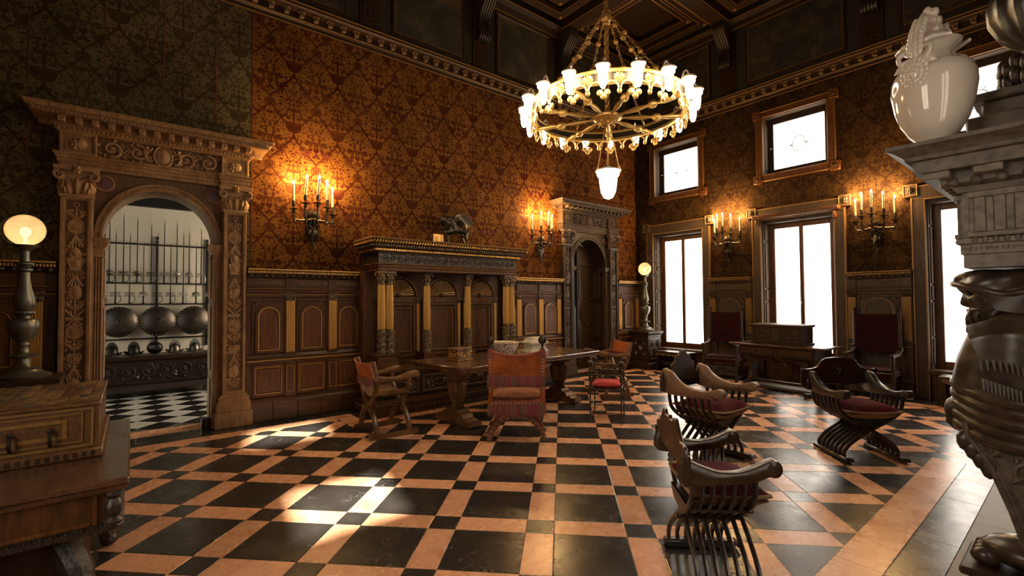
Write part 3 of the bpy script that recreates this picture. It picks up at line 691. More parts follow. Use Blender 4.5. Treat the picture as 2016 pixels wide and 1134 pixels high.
def upper_window(n, c):
    r = rig('window_%d' % n, (c, YW, 0)); m = MB(); rect_frame(m, -.69, .69, 3.93, 5.35, .13, -.06, 0, .012)
    for sx in (-1,1):
        for z in (3.99, 5.29): m.cbox(sx*.67-.08, sx*.67+.08, -.07, 0, z-.09, z+.09, .012)
    m.obj('architrave', M['wood_red'], r)
    g = MB(); rect_frame(g, -.685, .685, 3.94, 5.34, .012, -.068, -.055, .003); rect_frame(g, -.565, .565, 4.055, 5.225, .01, -.066, -.055, .003)
    g2 = MB()
    for sx in (-1,1):
        for z in (3.99, 5.29): g2.ell((sx*.67, -.07, z), (.035,.012,.035), 10, 4)
    g.obj('gilt_bead', M['gilt_dk'], r, 0); g2.obj('corner_boss', M['wood'], r)
    for s in (-1,1):
        a, b = sorted((s*.56, s*.60)); j = MB().cbox(a, b, 0, .26, 4.05, 5.25, .004).obj('jamb', M['wood_grey'], r, 0); p = MB(); x = s*.56
        p.cbox(min(x,x-s*.012), max(x,x-s*.012), .05, .20, 4.18, 5.1, .006); p.obj('jamb_panel', M['wood_grey'], j, 30)
    MB().cbox(-.56,.56,0,.26,4.04,4.08,.004).cbox(-.56,.56,0,.26,5.21,5.25,.004).obj('sill', M['wood_grey'], r, 0)
    f = MB(); rect_frame(f, -.56, .56, 4.08, 5.21, .11, .18, .24, .01); f.obj('casement', M['wood_dark'], r)
    MB().box(-.46,.46,.215,.225,4.17,5.12).obj('leaded_glass', M['leaded'], r, 0)
    e = MB(); e.tube([(.11*cos(a), .212, 4.62+.15*sin(a)) for a in [2*PI*k/28 for k in range(28)]], .007, 5, True); e.tube([(.095*cos(a), .212, 4.62+.135*sin(a)) for a in [2*PI*k/28 for k in range(28)]], .003, 4, True)
    for s in (-1,1):
        e.spiral(s*.06, 4.43, .035, 1.2, PI/2, s, .006, .215); e.spiral(s*.04, 4.80, .03, 1.2, -PI/2, s, .006, .215); e.leaf(s*.11, 4.60, PI/2-s*1.2, .06, .03, .215, .004)
    e.obj('stained_emblem', M['emblem'], r)
    MB().ell((-.50,.17,4.62), (.02,.02,.02), 8, 5).tube([(-.50,.18,4.62),(-.47,.18,4.62)], .007, 5).obj('latch', M['silver'], r)
for k, c in enumerate(WX): upper_window(k+4, c)
# ================================================================ PANELLING
def capital(m, x, z, w, h, Y, d=.03):
    """small composite capital in front of y = Y"""
    m.cbox(x-w*.62, x+w*.62, Y-d*1.3, Y+.01, z+h*.84, z+h, .004); m.box(x-w*.5, x+w*.5, Y-d*.55, Y+.01, z, z+h*.84)
    m.acanthus(x, z, w, h*.62, Y-d*.55, d*.6); m.rosette(x, z+h*.86, w*.16, 6, Y-d*1.3, d*.5)
    for s in (-1,1): m.spiral(x+s*w*.46, z+h*.66, h*.17, 1.3, PI/2, -s, h*.055, Y-d*1.0); m.leaf(x+s*w*.42, z, PI/2+s*.1, h*.55, w*.3, Y-d*.4, d*.6)
    return m
def fluted(m, x, w, z0, z1, Y, n=5, d=.012):
    m.box(x-w/2, x+w/2, Y-d, Y+.01, z0, z1)
    for k in range(n): a = x-w/2+w*(k+.5)/n; m.prism([(a-w/n*.32, Y-d), (a-w/n*.2, Y-d-.008), (a+w/n*.2, Y-d-.008), (a+w/n*.32, Y-d)], z0+.01, z1-.01, 'xy')
    return m
DADO = [(0,1.93),(.02,1.93),(.03,1.955),(.05,1.96),(.055,1.985),(.085,1.99),(.10,2.02),(.12,2.035),(.12,2.05),(0,2.06)]
def panelling(name, loc, rz, x0, x1, pil, arch, words=(), tone='wood', halfw=.2):
    """pil: pilaster centres, arch: arched bay centres"""
    r = rig(name, loc, rz); Mw = M[tone]; gold = M['gilt'] if tone != 'wood_grey' else M['gilt_dk']
    MB().cbox(x0, x1, -.07, 0, .24, 1.95, .004).obj('backing', Mw, r, 0)
    n = max(1, round((x1-x0)/.29))
    for k in range(n):
        a, b = x0+(x1-x0)*k/n, x0+(x1-x0)*(k+1)/n; MB().cbox(a+.001, b-.001, -.15, 0, 0, .25, .006).obj('plinth_block', M['wood_h'] if tone == 'wood' else Mw, r, 0)
    MB().mould([(x0,0),(x1,0)], [(.07,.24),(.145,.25),(.13,.28),(.10,.30),(.07,.32)]).mould([(x0,0),(x1,0)], [(.07,.76),(.10,.765),(.105,.79),(.13,.80),(.13,.83),(.10,.85),(.085,.89),(.07,.90)]).obj('rail', M['wood_h'] if tone == 'wood' else Mw, r, 30)
    gb = MB(); gb.box(x0, x1, -.134, -.125, .808, .818)
    for c in arch:
        h = halfw; m = MB(); rect_frame(m, c-h, c+h, .32, .755, .035, -.092, -.07, .006); m.cbox(c-h+.05, c+h-.05, -.085, -.07, .375, .70, .008); m.obj('lower_panel', M['wood_red'] if tone == 'wood' else Mw, r, 30)
        g = MB(); rect_frame(g, c-h+.036, c+h-.036, .357, .718, .009, -.089, -.07, .002)
        zs = 1.40; R = h-.03; A = arc(c, zs, R, 0, PI, 16); B = arc(c, zs, R-.035, 0, PI, 16)
        m = MB(); m.band([(c+R,.94)]+A+[(c-R,.94)], [(c+R-.035,.94)]+B+[(c-R+.035,.94)], -.098, -.07); m.cbox(c-R, c+R, -.098, -.07, .905, .945, .006)
        rect_frame(m, c-h-.012, c+h+.012, .905, 1.63, .014, -.088, -.07, .003)
        for s in (-1,1): m.ell((c+s*(h-.025), -.075, 1.595), (.014,.018,.014), 8, 4)
        m.obj('arch_moulding', Mw, r, 30)
        G1 = arc(c, zs, R-.035, 0, PI, 16); G2 = arc(c, zs, R-.047, 0, PI, 16); g.band([(c+R-.035,.945)]+G1+[(c-R+.035,.945)], [(c+R-.047,.945)]+G2+[(c-R+.047,.945)], -.093, -.07); g.box(c-R+.04, c+R-.04, -.09, -.07, .945, .955)
        g.obj('gilt_line', gold, r, 0)
        p = MB(); q = R-.055; p.prism([(c+q,.962)]+arc(c, zs, q, 0, PI, 14)+[(c-q,.962)], -.082, -.07); p.obj('arch_panel', M['wood_red'] if tone == 'wood' else Mw, r, 0)
    for c in pil:
        fluted(MB(), c, .115, .91, 1.62, -.085).obj('pilaster', gold, r, 0)
        capital(MB(), c, 1.62, .125, .115, -.08, .035).obj('capital', M['carve'] if tone == 'wood' else Mw, r)
        m = MB(); m.cbox(c-.075, c+.075, -.105, -.07, .30, .77, .006); m.box(c-.075, c+.075, -.12, -.07, .88, .91); m.cbox(c-.045, c+.045, -.112, -.1, .37, .71, .004); m.obj('pedestal_panel', Mw, r, 30)
        rect_frame(gb, c-.05, c+.05, .36, .72, .007, -.112, -.104, .002)
        MB().cbox(c-.07, c+.07, -.108, -.07, 1.738, 1.932, .004).obj('frieze_block', Mw, r, 0)
    MB().mould([(x0,0),(x1,0)], [(.07,1.66),(.085,1.67),(.085,1.72),(.10,1.735),(.10,1.765),(.118,1.775),(.118,1.79),(.085,1.80),(.085,1.92),(.07,1.93)]).obj('architrave', M['wood_h'] if tone == 'wood' else Mw, r, 30)
    gb.mould([(x0,0),(x1,0)], [(.114,1.782),(.122,1.785),(.114,1.792)]).mould([(x0,0),(x1,0)], [(.095,1.70),(.102,1.704),(.095,1.71)])
    gb.obj('gilt_fillet', gold, r, 0)
    P = [(x0, -.07), (x1, -.07)]; MB().mould(P, DADO).obj('cornice', M['wood_dark'] if tone == 'wood' else Mw, r, 30)
    d = MB(); nn = int((x1-x0)/.026)
    for k in range(nn): a = x0+(x1-x0)*(k+.5)/nn; d.box(a-.0075, a+.0075, -.178, -.15, 1.992, 2.022)
    d.mould(P, [(.118,2.034),(.125,2.036),(.125,2.05),(.118,2.052)]); d.obj('gilt_dentil_row', gold, r, 0)
    e = MB(); nn = int((x1-x0)/.085)
    for k in range(nn): a = x0+(x1-x0)*(k+.5)/nn; e.ell((a, -.135, 1.965), (.022,.022,.016), 6, 4)
    e.obj('egg_row', M['carve'], r)
    for c, t in words: inst('inscription', text_mesh(t, .062, M['letter'] if tone == 'wood' else M['wood_dark'], .001), r, (c, -.157, 1.86))
    return r
L = XW
panelling('trim_2', (L, 0, 0), PI/2, 1.18, 2.75, [1.725, 2.305, 2.74], [1.455, 2.015, 2.54], [(1.45,'DANS VERBES'), (2.02,'GEO NOSTRIS'), (2.53,'VICTOR ANNIS')])
panelling('trim_3', (L, 0, 0), PI/2, 5.45, 7.05, [5.895, 6.475, 6.99], [5.66, 6.185, 6.74])
panelling('trim_4', (L, 0, 0), PI/2, YF+.02, -.64, [-.80, -1.39], [-1.10])
panelling('trim_5', (L, 0, 0), PI/2, 8.88, YW-.01, [9.02, 9.70], [9.36])
for k, c in enumerate((-4.75, -2.25)):
    panelling('trim_%d' % (6+k), (c, YW, 0), 0, -.445, .445, [-.37, .37], [0.], [(.12,'FERAM')] if k else (), 'wood_grey', .27)
    r = rig('trim_%d' % (8+k), (c, YW, 0)); m = MB(); m.box(-.47,-.445,-.05,0,2.06,3.4); m.box(.445,.47,-.05,0,2.06,3.4); m.obj('edge_bead', M['gilt_dk'], r, 0)
panelling('trim_10', (-6.985, YW, 0), 0, -.16, .17, [], [], (), 'wood_grey', .2)

# ================================================================ CARVED PORTALS
def trophy(m, x, z0, z1, w, Y, seed=1):
    """hanging trophy of arms: ring, medallion, helmet, cuirass, crossed spears, shields, leaves"""
    r_ = random.Random(seed); H = z1-z0; z = z1; k = 0
    m.tube([(x+.022*cos(a), Y-.008, z-.03+.022*sin(a)) for a in [2*PI*i/10 for i in range(10)]], .007, 5, True)
    m.tube([(x, Y-.006, z-.05), (x, Y-.006, z0)], .007, 5)
    seq = ['leaf','disc','spear','helm','cuirass','spear','shield','leaf','cross','disc','leaf','basket','spear','shield','leaf']
    st = (H-.06)/len(seq); z -= .06
    for q in seq:
        zc = z-st/2
        if q == 'leaf':
            for s in (-1,1):
                m.spiral(x+s*w*.24, zc+st*.1, w*.2, 1.3, PI if s > 0 else 0, s, .008, Y); m.leaf(x, zc-st*.4, PI/2+s*.8, st*.9, w*.22, Y, .016); m.leaf(x+s*w*.1, zc+st*.3, PI/2-s*1.9, st*.7, w*.2, Y, .012)
        elif q == 'disc':
            m.ell((x, Y, zc), (w*.46,.014,st*.62), 16, 6); m.tube([(x+w*.4*cos(a), Y-.012, zc+st*.53*sin(a)) for a in [2*PI*i/16 for i in range(16)]], .007, 5, True); m.rosette(x, zc, w*.26, 8, Y-.012, .014)
        elif q == 'spear':
            for a in (-.9,-.45,.45,.9): m.tube([(x, Y-.006, zc+st*.4), (x+sin(a)*w*.46, Y-.008, zc-st*.55)], [.006,.010], 5)
        elif q == 'helm':
            m.prism([(x+w*.30*cos(t_), zc-st*.1+st*.5*sin(t_)) for t_ in [PI*i/10 for i in range(11)]]+[(x-w*.2,zc-st*.45),(x+w*.26,zc-st*.4)], Y-.022, Y); m.ell((x, Y-.01, zc+st*.05), (w*.24,.030,st*.38), 12, 7); m.leaf(x+w*.28, zc-st*.1, .2, w*.3, st*.3, Y-.01, .02)
            for i in range(5): m.leaf(x-w*.1-w*.08*i, zc+st*.35-st*.1*i, 2.2+.25*i, st*.5, w*.16, Y-.008, .016)
        elif q == 'cuirass':
            m.prism([(x-w*.40,zc+st*.62),(x-w*.12,zc+st*.55),(x+w*.12,zc+st*.55),(x+w*.40,zc+st*.62),(x+w*.36,zc+st*.2),(x+w*.26,zc-st*.15),(x+w*.30,zc-st*.35),(x-w*.30,zc-st*.35),(x-w*.26,zc-st*.15),(x-w*.36,zc+st*.2)], Y-.020, Y); m.ell((x, Y-.012, zc+st*.22), (w*.27,.020,st*.36), 12, 6); m.rosette(x, zc+st*.25, w*.12, 6, Y-.030, .01)
            for i in range(7): m.leaf(x-w*.3+w*.6*i/6, zc-st*.30, -PI/2+(i-3)*.07, st*.62, w*.11, Y, .020)
            for s in (-1,1):
                for i in range(3): m.leaf(x+s*w*(.34+.03*i), zc+st*.55, -PI/2+s*(.15+.2*i), st*.35, w*.10, Y-.012, .016)
        elif q == 'shield':
            a = r_.uniform(-.6,.6); m.ell((x+w*.05, Y, zc), (w*.30,.022,st*.6), 6, 5, RXZ(a)); m.ell((x-w*.16, Y, zc-st*.1), (w*.26,.016,st*.5), 10, 5)
        elif q == 'cross':
            for s in (-1,1): m.tube([(x-s*w*.42, Y-.008, zc-st*.6), (x+s*w*.42, Y-.012, zc+st*.6)], [.006,.012], 5); m.ell((x+s*w*.42, Y-.008, zc+st*.6), (.016,.014,.016), 6, 4)
            m.box(x-w*.42, x+w*.42, Y-.012, Y, zc-st*.15, zc+st*.1)
        else:
            m.lathe([(w*.2,-st*.5),(w*.38,-st*.1),(w*.44,st*.15),(0,st*.2)], 10, (x, Y, zc), PI, 2*PI, 1, .1)
            for i in range(7): m.ell((x+w*.3*(i/3-1), Y-.018, zc+st*.2+.01*(i % 2)), (.015,.014,.015), 6, 4)
        for i in range(5):
            sd = r_.choice((-1,1)); zz = zc+r_.uniform(-.5,.5)*st; m.leaf(x+sd*w*r_.uniform(.12,.34), zz, PI/2+r_.uniform(-1.6,1.6), w*.28, w*.13, Y, .014); m.ell((x+sd*w*r_.uniform(.2,.46), Y-.004, zz), (.008,.008,.008), 6, 4)
        z -= st
def portal(name, yc, Mw, Md, Mc):
    r = rig(name, (XW, yc, 0), PI/2)
    for s in (-1,1):
        x = s*.76; b = MB()
        b.cbox(x-.215, x+.215, -.205, 0, 0, .20, .008); b.cbox(x-.195, x+.195, -.19, 0, .20, .30, .008); b.mould([(x-.15,.0),(x-.15,-.15),(x+.15,-.15),(x+.15,.0)][::1], [(0,.30),(.035,.30),(.04,.325),(.02,.345),(.028,.375),(.012,.39),(0,.42)])
        b.cbox(x-.15, x+.15, -.165, 0, .30, .42, .004); b.obj('pilaster_base', Mw, r, 30)
        sh = MB(); rect_frame(sh, x-.13, x+.13, .42, 2.78, .038, -.17, -.135, .006); rect_frame(sh, x-.092, x+.092, .455, 2.745, .010, -.155, -.135, .003)
        for k in range(3): sh.tube([(x-s*(.13), -.04-.04*k, .44), (x-s*(.13), -.04-.04*k, 2.76)], .012, 6)
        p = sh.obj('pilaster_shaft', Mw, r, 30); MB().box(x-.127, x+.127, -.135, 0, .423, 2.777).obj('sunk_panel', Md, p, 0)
        t = MB(); trophy(t, x, .50, 2.72, .168, -.135, 3+s); t.obj('trophy_relief', Mc, p)
        c = MB(); c.cbox(x-.145, x+.145, -.185, 0, 2.765, 2.80, .006); capital(c, x, 2.80, .30, .30, -.12, .075)
        for k in (-2,-1,1,2): c.leaf(x+k*.055, 2.80, PI/2-k*.04, .15, .055, -.155, .03)
        for q in (-1,1): c.spiral(x+q*.135, 2.995, .052, 1.6, PI/2, -q, .016, -.17, 6, 22); c.leaf(x, 2.93, PI/2-q*.9, .13, .04, -.165, .015)
        c.ell((x, -.175, 2.87), (.03,.025,.045), 8, 5); c.rosette(x, 3.07, .05, 6, -.20, .02); c.obj('capital', Mc, r)
        # inner jamb: slim fluted pier with impost
        j = MB(); j.cbox(s*.58-.046, s*.58+.046, -.085, 0, 0, 2.13, .005); a, b_ = sorted((s*.55, s*.53)); 
        for k in range(4): j.tube([(s*.58-.036+.024*k, -.092, .45), (s*.58-.036+.024*k, -.092, 2.12)], .009, 5)
        j.cbox(s*.58-.058, s*.58+.05+.008, -.10, 0, .0, .40, .006); j.obj('inner_pier', Mw, r, 30)
        MB().mould([(s*.58-.05,.10),(s*.58-.05,-.09),(s*.58+.05,-.09),(s*.58+.05,.10)], [(0,2.12),(.012,2.125),(.012,2.14),(.0,2.15),(.0,2.22),(.03,2.25),(.045,2.29),(.045,2.34),(0,2.35)]).cbox(s*.58-.048, s*.58+.048, -.087, .098, 2.122, 2.349, .001).obj('impost', Mw, r, 30)
        jm = MB(); a, b_ = sorted((s*.53, s*.55)); jm.cbox(a, b_, 0, .36, 0, 2.36, .004); jj = jm.obj('jamb_lining', Md, r, 0)
        for z0, z1 in ((.12,.62), (.72,1.55), (1.65,2.25)):
            q = MB(); x0_, x1_ = sorted((s*.53, s*.518)); q.cbox(x0_, x1_, .06, .30, z0, z1, .006); q.obj('jamb_panel', Mw, jj, 30)
    # arch and spandrels
    N = 32; A = arc(0, 2.35, .545, 0, PI, N, .60); O = []
    for k in range(N+1):
        t = k/N
        O.append((.63, 2.35+.75*t/.25) if t < .25 else ((.63-1.26*(t-.25)/.5, 3.10) if t <= .75 else (-.63, 3.10-.75*(t-.75)/.25)))
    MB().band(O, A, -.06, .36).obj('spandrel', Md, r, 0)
    m = MB()
    for ro, ri, y in ((.620,.600,-.095), (.600,.570,-.080), (.570,.545,-.09)): m.band(arc(0,2.35,ro,0,PI,36,ro+.058), arc(0,2.35,ri,0,PI,36,ri+.056), y, -.05)
    ah = m.obj('arch_moulding', Mw, r, 30); bd = MB()
    for k in range(54): a = PI*(k+.5)/54; bd.ell((.585*cos(a), -.082, 2.35+.642*sin(a)), (.010,.010,.010), 5, 3)
    bd.obj('bead_row', Mc, ah)
    for s in (-1,1):
        mm = MB(); cx, cz = s*.535, 2.975; mm.tube([(cx+.085*cos(a), -.068, cz+.085*sin(a)) for a in [2*PI*k/20 for k in range(20)]], .014, 6, True); rr = mm.obj('roundel_ring', Mw, r)
        dd = MB(); dd.T = Matrix.Translation((cx, -.06, cz)) @ Matrix.Rotation(PI/2, 4, 'X'); dd.lathe([(.082,0),(.078,.010),(0,.014)], 20); dd.obj('porphyry_roundel', M['porphyry'], r, label='dark red porphyry roundel')
    # entablature: architrave, carved frieze with end blocks, modillion cornice
    pa = [(-.91,0),(-.91,-.16),(-.60,-.16),(-.60,-.11),(.60,-.11),(.60,-.16),(.91,-.16),(.91,0)]
    MB().mould(pa, [(0,3.10),(.0,3.14),(.012,3.145),(.012,3.185),(.024,3.19),(.024,3.215),(.045,3.235),(.045,3.25),(0,3.255)]).box(-.907,.907,-.107,0,3.103,3.249).box(-.907,-.603,-.157,0,3.102,3.248).box(.603,.907,-.157,0,3.102,3.248).obj('architrave', Mw, r, 30)
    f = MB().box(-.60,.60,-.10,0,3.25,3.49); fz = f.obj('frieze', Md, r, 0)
    c = MB(); [c.scrolls(sx-.24,sx+.23,3.262,3.478,-.10,2,.019,int(9+sx*9)) for sx in (-.35,.35)]; [c.leaf(rq.uniform(-.57,.57), rq.uniform(3.27,3.46), rq.uniform(0,6.28), .07, .035, -.10, .022) for rq in [random.Random(k) for k in range(60)] if True]
    c.ell((0,-.10,3.37), (.085,.035,.115), 16, 6); c.tube([(.09*cos(a), -.115, 3.37+.12*sin(a)) for a in [2*PI*k/20 for k in range(20)]], .012, 6, True)
    c.tube([(0,-.135,3.27),(0,-.135,3.47)], .005, 4); c.tube([(-.08,-.125,3.37),(.08,-.125,3.37)], .005, 4)
    for s in (-1,1):                                        # two putti leaning on the shield
        c.ell((s*.155,-.12,3.445), (.022,.02,.024), 8, 5); c.ell((s*.17,-.11,3.39), (.026,.022,.045), 8, 5); c.tube([(s*.16,-.12,3.41),(s*.12,-.13,3.42),(s*.10,-.13,3.455)], .009, 5)
        c.tube([(s*.175,-.115,3.36),(s*.15,-.12,3.30),(s*.12,-.12,3.285),(s*.10,-.12,3.31)], [.018,.015,.012,.008], 6); c.leaf(s*.19, 3.34, -PI/2-s*.5, .09, .05, -.10, .02)
    c.obj('scroll_relief', Mc, fz)
    for s in (-1,1):
        m = MB(); x = s*.755; m.box(x-.155, x+.155, -.14, 0, 3.25, 3.49); rect_frame(m, x-.155, x+.155, 3.25, 3.49, .03, -.16, -.14, .006); b = m.obj('frieze_block', Mw, r, 30)
        k = MB(); k.ell((x+.02,-.14,3.37), (.06,.03,.06), 10, 6); k.rosette(x-.02, 3.36, .07, 7, -.14, .03); k.leaf(x-.06, 3.30, 1.0, .12, .06, -.14, .02); k.leaf(x+.05, 3.31, 2.0, .11, .05, -.14, .02); k.obj('block_relief', Mc, b)
    pc = [(-.91,0),(-.91,-.16),(.91,-.16),(.91,0)]
    cor = MB().mould(pc, [(0,3.48),(.03,3.50),(.035,3.525),(.06,3.535),(.06,3.60),(.20,3.605),(.205,3.64),(.235,3.655),(.25,3.69),(.265,3.70),(0,3.73)]).box(-.907,.907,-.157,0,3.482,3.728).obj('cornice', Mw, r, 30)
    mo = MB().cbox(-.032,.032,-.11,0,3.545,3.603,.006).spiral(0,3.572,.018,1,0,1,.006,-.11,4,8); mm = make_mesh('modillion', mo.v, mo.f, Mc)
    for k in range(14): inst('modillion', mm, cor, (-.88+1.76*k/13, -.225, 0))
    for s in (-1,1): inst('modillion', mm, cor, (s*.97, -.06, 0), (0,0,s*PI/2))
    de = MB()
    for k in range(62): a = -1.1+2.2*(k+.5)/62; de.box(a-.011, a+.011, -.382, -.362, 3.61, 3.638)
    de.obj('dentil_row', Mc, cor, 0)
    eg = MB()
    for k in range(46): a = -.93+1.86*(k+.5)/46; eg.ell((a, -.20, 3.515), (.014,.014,.014), 6, 4)
    eg.obj('egg_row', Mc, cor)
    return r
portal('door_1', DA, M['portal'], M['portal_dark'], M['portal_carve'])
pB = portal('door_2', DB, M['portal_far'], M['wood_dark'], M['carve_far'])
# studded leaf of the far portal
lf = MB(); lf.cbox(-.02,.53,.28,.33,.02,2.40,.006); lf.prism([(-.02,2.40)]+[(x_, z_) for x_, z_ in arc(0,2.35,.53,PI/2+.04,0,14)], .28, .33); lf = lf.obj('door_leaf', M['wood_dark'], pB, 0)
m = MB(); m.tube([(.255+.20*cos(a), .272, 1.28+.27*sin(a)) for a in [2*PI*k/32 for k in range(32)]], .012, 6, True); m.tube([(.255+.16*cos(a), .272, 1.28+.22*sin(a)) for a in [2*PI*k/32 for k in range(32)]], .008, 6, True)
rect_frame(m, .02,.49,.10,.92,.02,.265,.285,.004); rect_frame(m, .02,.49,1.62,2.42,.02,.265,.285,.004); m.obj('leaf_moulding', M['wood'], lf)
m = MB()
for k in range(40): a = 2*PI*k/40; m.ell((.255+.225*cos(a), .277, 1.28+.30*sin(a)), (.006,.006,.006), 5, 3)
for k in range(38): z = .1+k*.06; m.ell((.005,.277,z), (.006,.006,.006), 5, 3); m.ell((.51,.277,z), (.006,.006,.006), 5, 3)
m.obj('stud', M['gilt_dk'], lf)

# ================================================================ THE TWO ROOMS BEYOND THE PORTALS
AX = -10.9
m = MB(); m.box(AX-.2, AX, -3.2, 3.6, -.12, 3.9); m.box(AX, XW-.35, -3.4, -3.2, -.12, 3.9); m.box(AX, XW-.35, 3.6, 3.8, -.12, 1.0); m.box(AX, XW-.35, 3.6, 3.8, 3.2, 3.9); m.box(AX, -9.6, 3.6, 3.8, 1.0, 3.2); m.box(-8.2, XW-.35, 3.6, 3.8, 1.0, 3.2)
wall_arm = struct(m.obj('wall_armoury', M['plaster'], smooth=0))
rw = rig('window_10', (0,0,0)); MB().box(-9.6,-8.2,3.66,3.68,1.0,3.2).obj('blind', M['blind_arm'], rw, 0)
r = struct(MB().box(AX, XW-.35, -3.2, 3.6, 3.75, 3.95).obj('ceiling_armoury', M['beam'], smooth=0))
for k in range(7): MB().cbox(AX, XW-.36, -3.0+k*1.0, -2.8+k*1.0, 3.55, 3.75, .01).obj('beam', M['beam'], r, 0)
MB().cbox(AX, AX+.12, -3.2, 3.6, 3.36, 3.60, .01).obj('wall_plate', M['beam'], r, 0)
fa = struct(MB().box(AX, XW-.35, -3.2, 3.6, -.12, -.004).obj('floor_armoury', M['grout'], smooth=0))
tw = {}; S = .33
for i in range(-12, 16):
    for j in range(-12, 16):
        cx, cy = -9.1+(i-j)*S*.7071, .3+(i+j)*S*.7071
        if not (AX+.1 < cx < XW-.5 and -.9 < cy < 1.7): continue
        k = (i+j) % 2 if False else i % 2 ^ j % 2
        if k not in tw:
            b = S/2-.0015; t = MB(); t.T = Matrix.Rotation(PI/4, 4, 'Z'); t.cbox(-b, b, -b, b, -.02, 0, .0015); tw[k] = make_mesh('tile', t.v, t.f, M['tile_w'] if k else M['tile_k'], 0)
        inst('white_tile' if k else 'black_tile', tw[k], fa, (cx, cy, 0))
m = MB(); m.box(-9.7,-9.5,6.0,12.0,-.12,3.9); m.box(-9.5,XW-.35,5.8,6.0,-.12,3.9); m.box(-9.5,XW-.35,12.0,12.2,-.12,3.9)
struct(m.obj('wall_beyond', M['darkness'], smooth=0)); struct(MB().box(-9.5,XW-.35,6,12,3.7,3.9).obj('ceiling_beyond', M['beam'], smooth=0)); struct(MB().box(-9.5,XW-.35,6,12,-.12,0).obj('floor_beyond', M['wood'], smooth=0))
pl = bpy.data.lights.new('beyond_fill', 'POINT'); pl.energy = 70; pl.color = (1,.9,.78); pl.shadow_soft_size = .2; po = bpy.data.objects.new('beyond_fill', pl); COL.objects.link(po); po.location = (-8.5, 11.0, 2.6)  # unseen fill light added to brighten the room beyond the far portal
t = thing('framed_painting', 'dark framed painting on the wall of the room beyond the far doorway', 'painting', (-9.5, 10.62, 2.15), PI/2)
MB().box(-.48,.40,-.03,0,-.65,.72).obj('canvas', M['paint'], t, 0); f = MB(); rect_frame(f, -.56, .48, -.73, .80, .09, -.06, 0, .02); f.obj('frame', M['gilt_dk'], t, 30)
t = thing('white_notice_stand', 'white sheet on a small stand seen through the far doorway', 'notice', (-9.1, 10.2, 0), PI/2+.3)
MB().prism([(-.14,.86),(.14,.93),(.14,1.15),(-.14,1.10)], -.008, .008).obj('sheet', M['plaster'], t, 0); MB().tube([(0,.01,0),(0,.01,.98)], .015, 8).lathe([(.14,0),(.13,.02),(.02,.03)], 14).obj('stand', M['iron'], t)
# ================================================================ CANOPIED BENCH on the left wall
B = thing('canopied_bench', 'monumental carved walnut wall bench with gilt columns, shell niches and cornice', 'bench', (XW+.02, 4.10, 0), PI/2)
MB().box(-1.42,1.42,-.14,0,.0,2.10).obj('back_board', M['wood'], B, 0)
# step and seat
MB().cbox(-1.50,1.50,-.94,-.14,.02,.17,.012).mould([(-1.50,-.14),(-1.50,-.94),(1.50,-.94),(1.50,-.14)], [(0,.0),(.02,.0),(.02,.035),(0,.05)]).obj('step', M['wood'], B, 30)
g = MB()
for k in range(66): g.ell((-1.47+2.94*(k+.5)/66, -.94, .085), (.013,.016,.030), 6, 4)
for k in range(16): g.ell((-1.50, -.90+.75*k/16, .085), (.016,.013,.030), 6, 4); g.ell((1.50, -.90+.75*k/16, .085), (.016,.013,.030), 6, 4)
g.obj('gadroon_row', M['gilt_dk'], B)
MB().cbox(-1.36,1.36,-.66,-.14,.17,.53,.006).obj('seat_chest', M['wood_dark'], B, 0)
MB().mould([(-1.36,-.14),(-1.36,-.66),(1.36,-.66),(1.36,-.14)], [(0,.51),(.03,.52),(.035,.55),(.065,.56),(.07,.60),(.05,.615),(0,.62)]).box(-1.36,1.36,-.66,-.14,.53,.618).obj('seat', M['wood_h'], B, 30)
for k in range(4):
    a, b = -1.30+.655*k, -1.30+.655*k+.60; f = MB(); rect_frame(f, a, b, .215, .485, .03, -.685, -.66, .006); p = f.obj('seat_panel', M['wood'], B, 30)
    c = MB(); cx = (a+b)/2; c.scrolls(a+.04, cx-.10, .25, .45, -.662, 1, .011, k); c.scrolls(cx+.10, b-.04, .25, .45, -.662, 1, .011, k+9)
    for q in (-1,1): c.tube([(cx+.09*cos(t), -.668, .35+.05*sin(t)) for t in [2*PI*i/16 for i in range(16)]], .010, 5, True)
    rect_frame(c, a+.03, b-.03, .243, .457, .008, -.678, -.66, .002); c.obj('panel_relief', M['carve'], p)
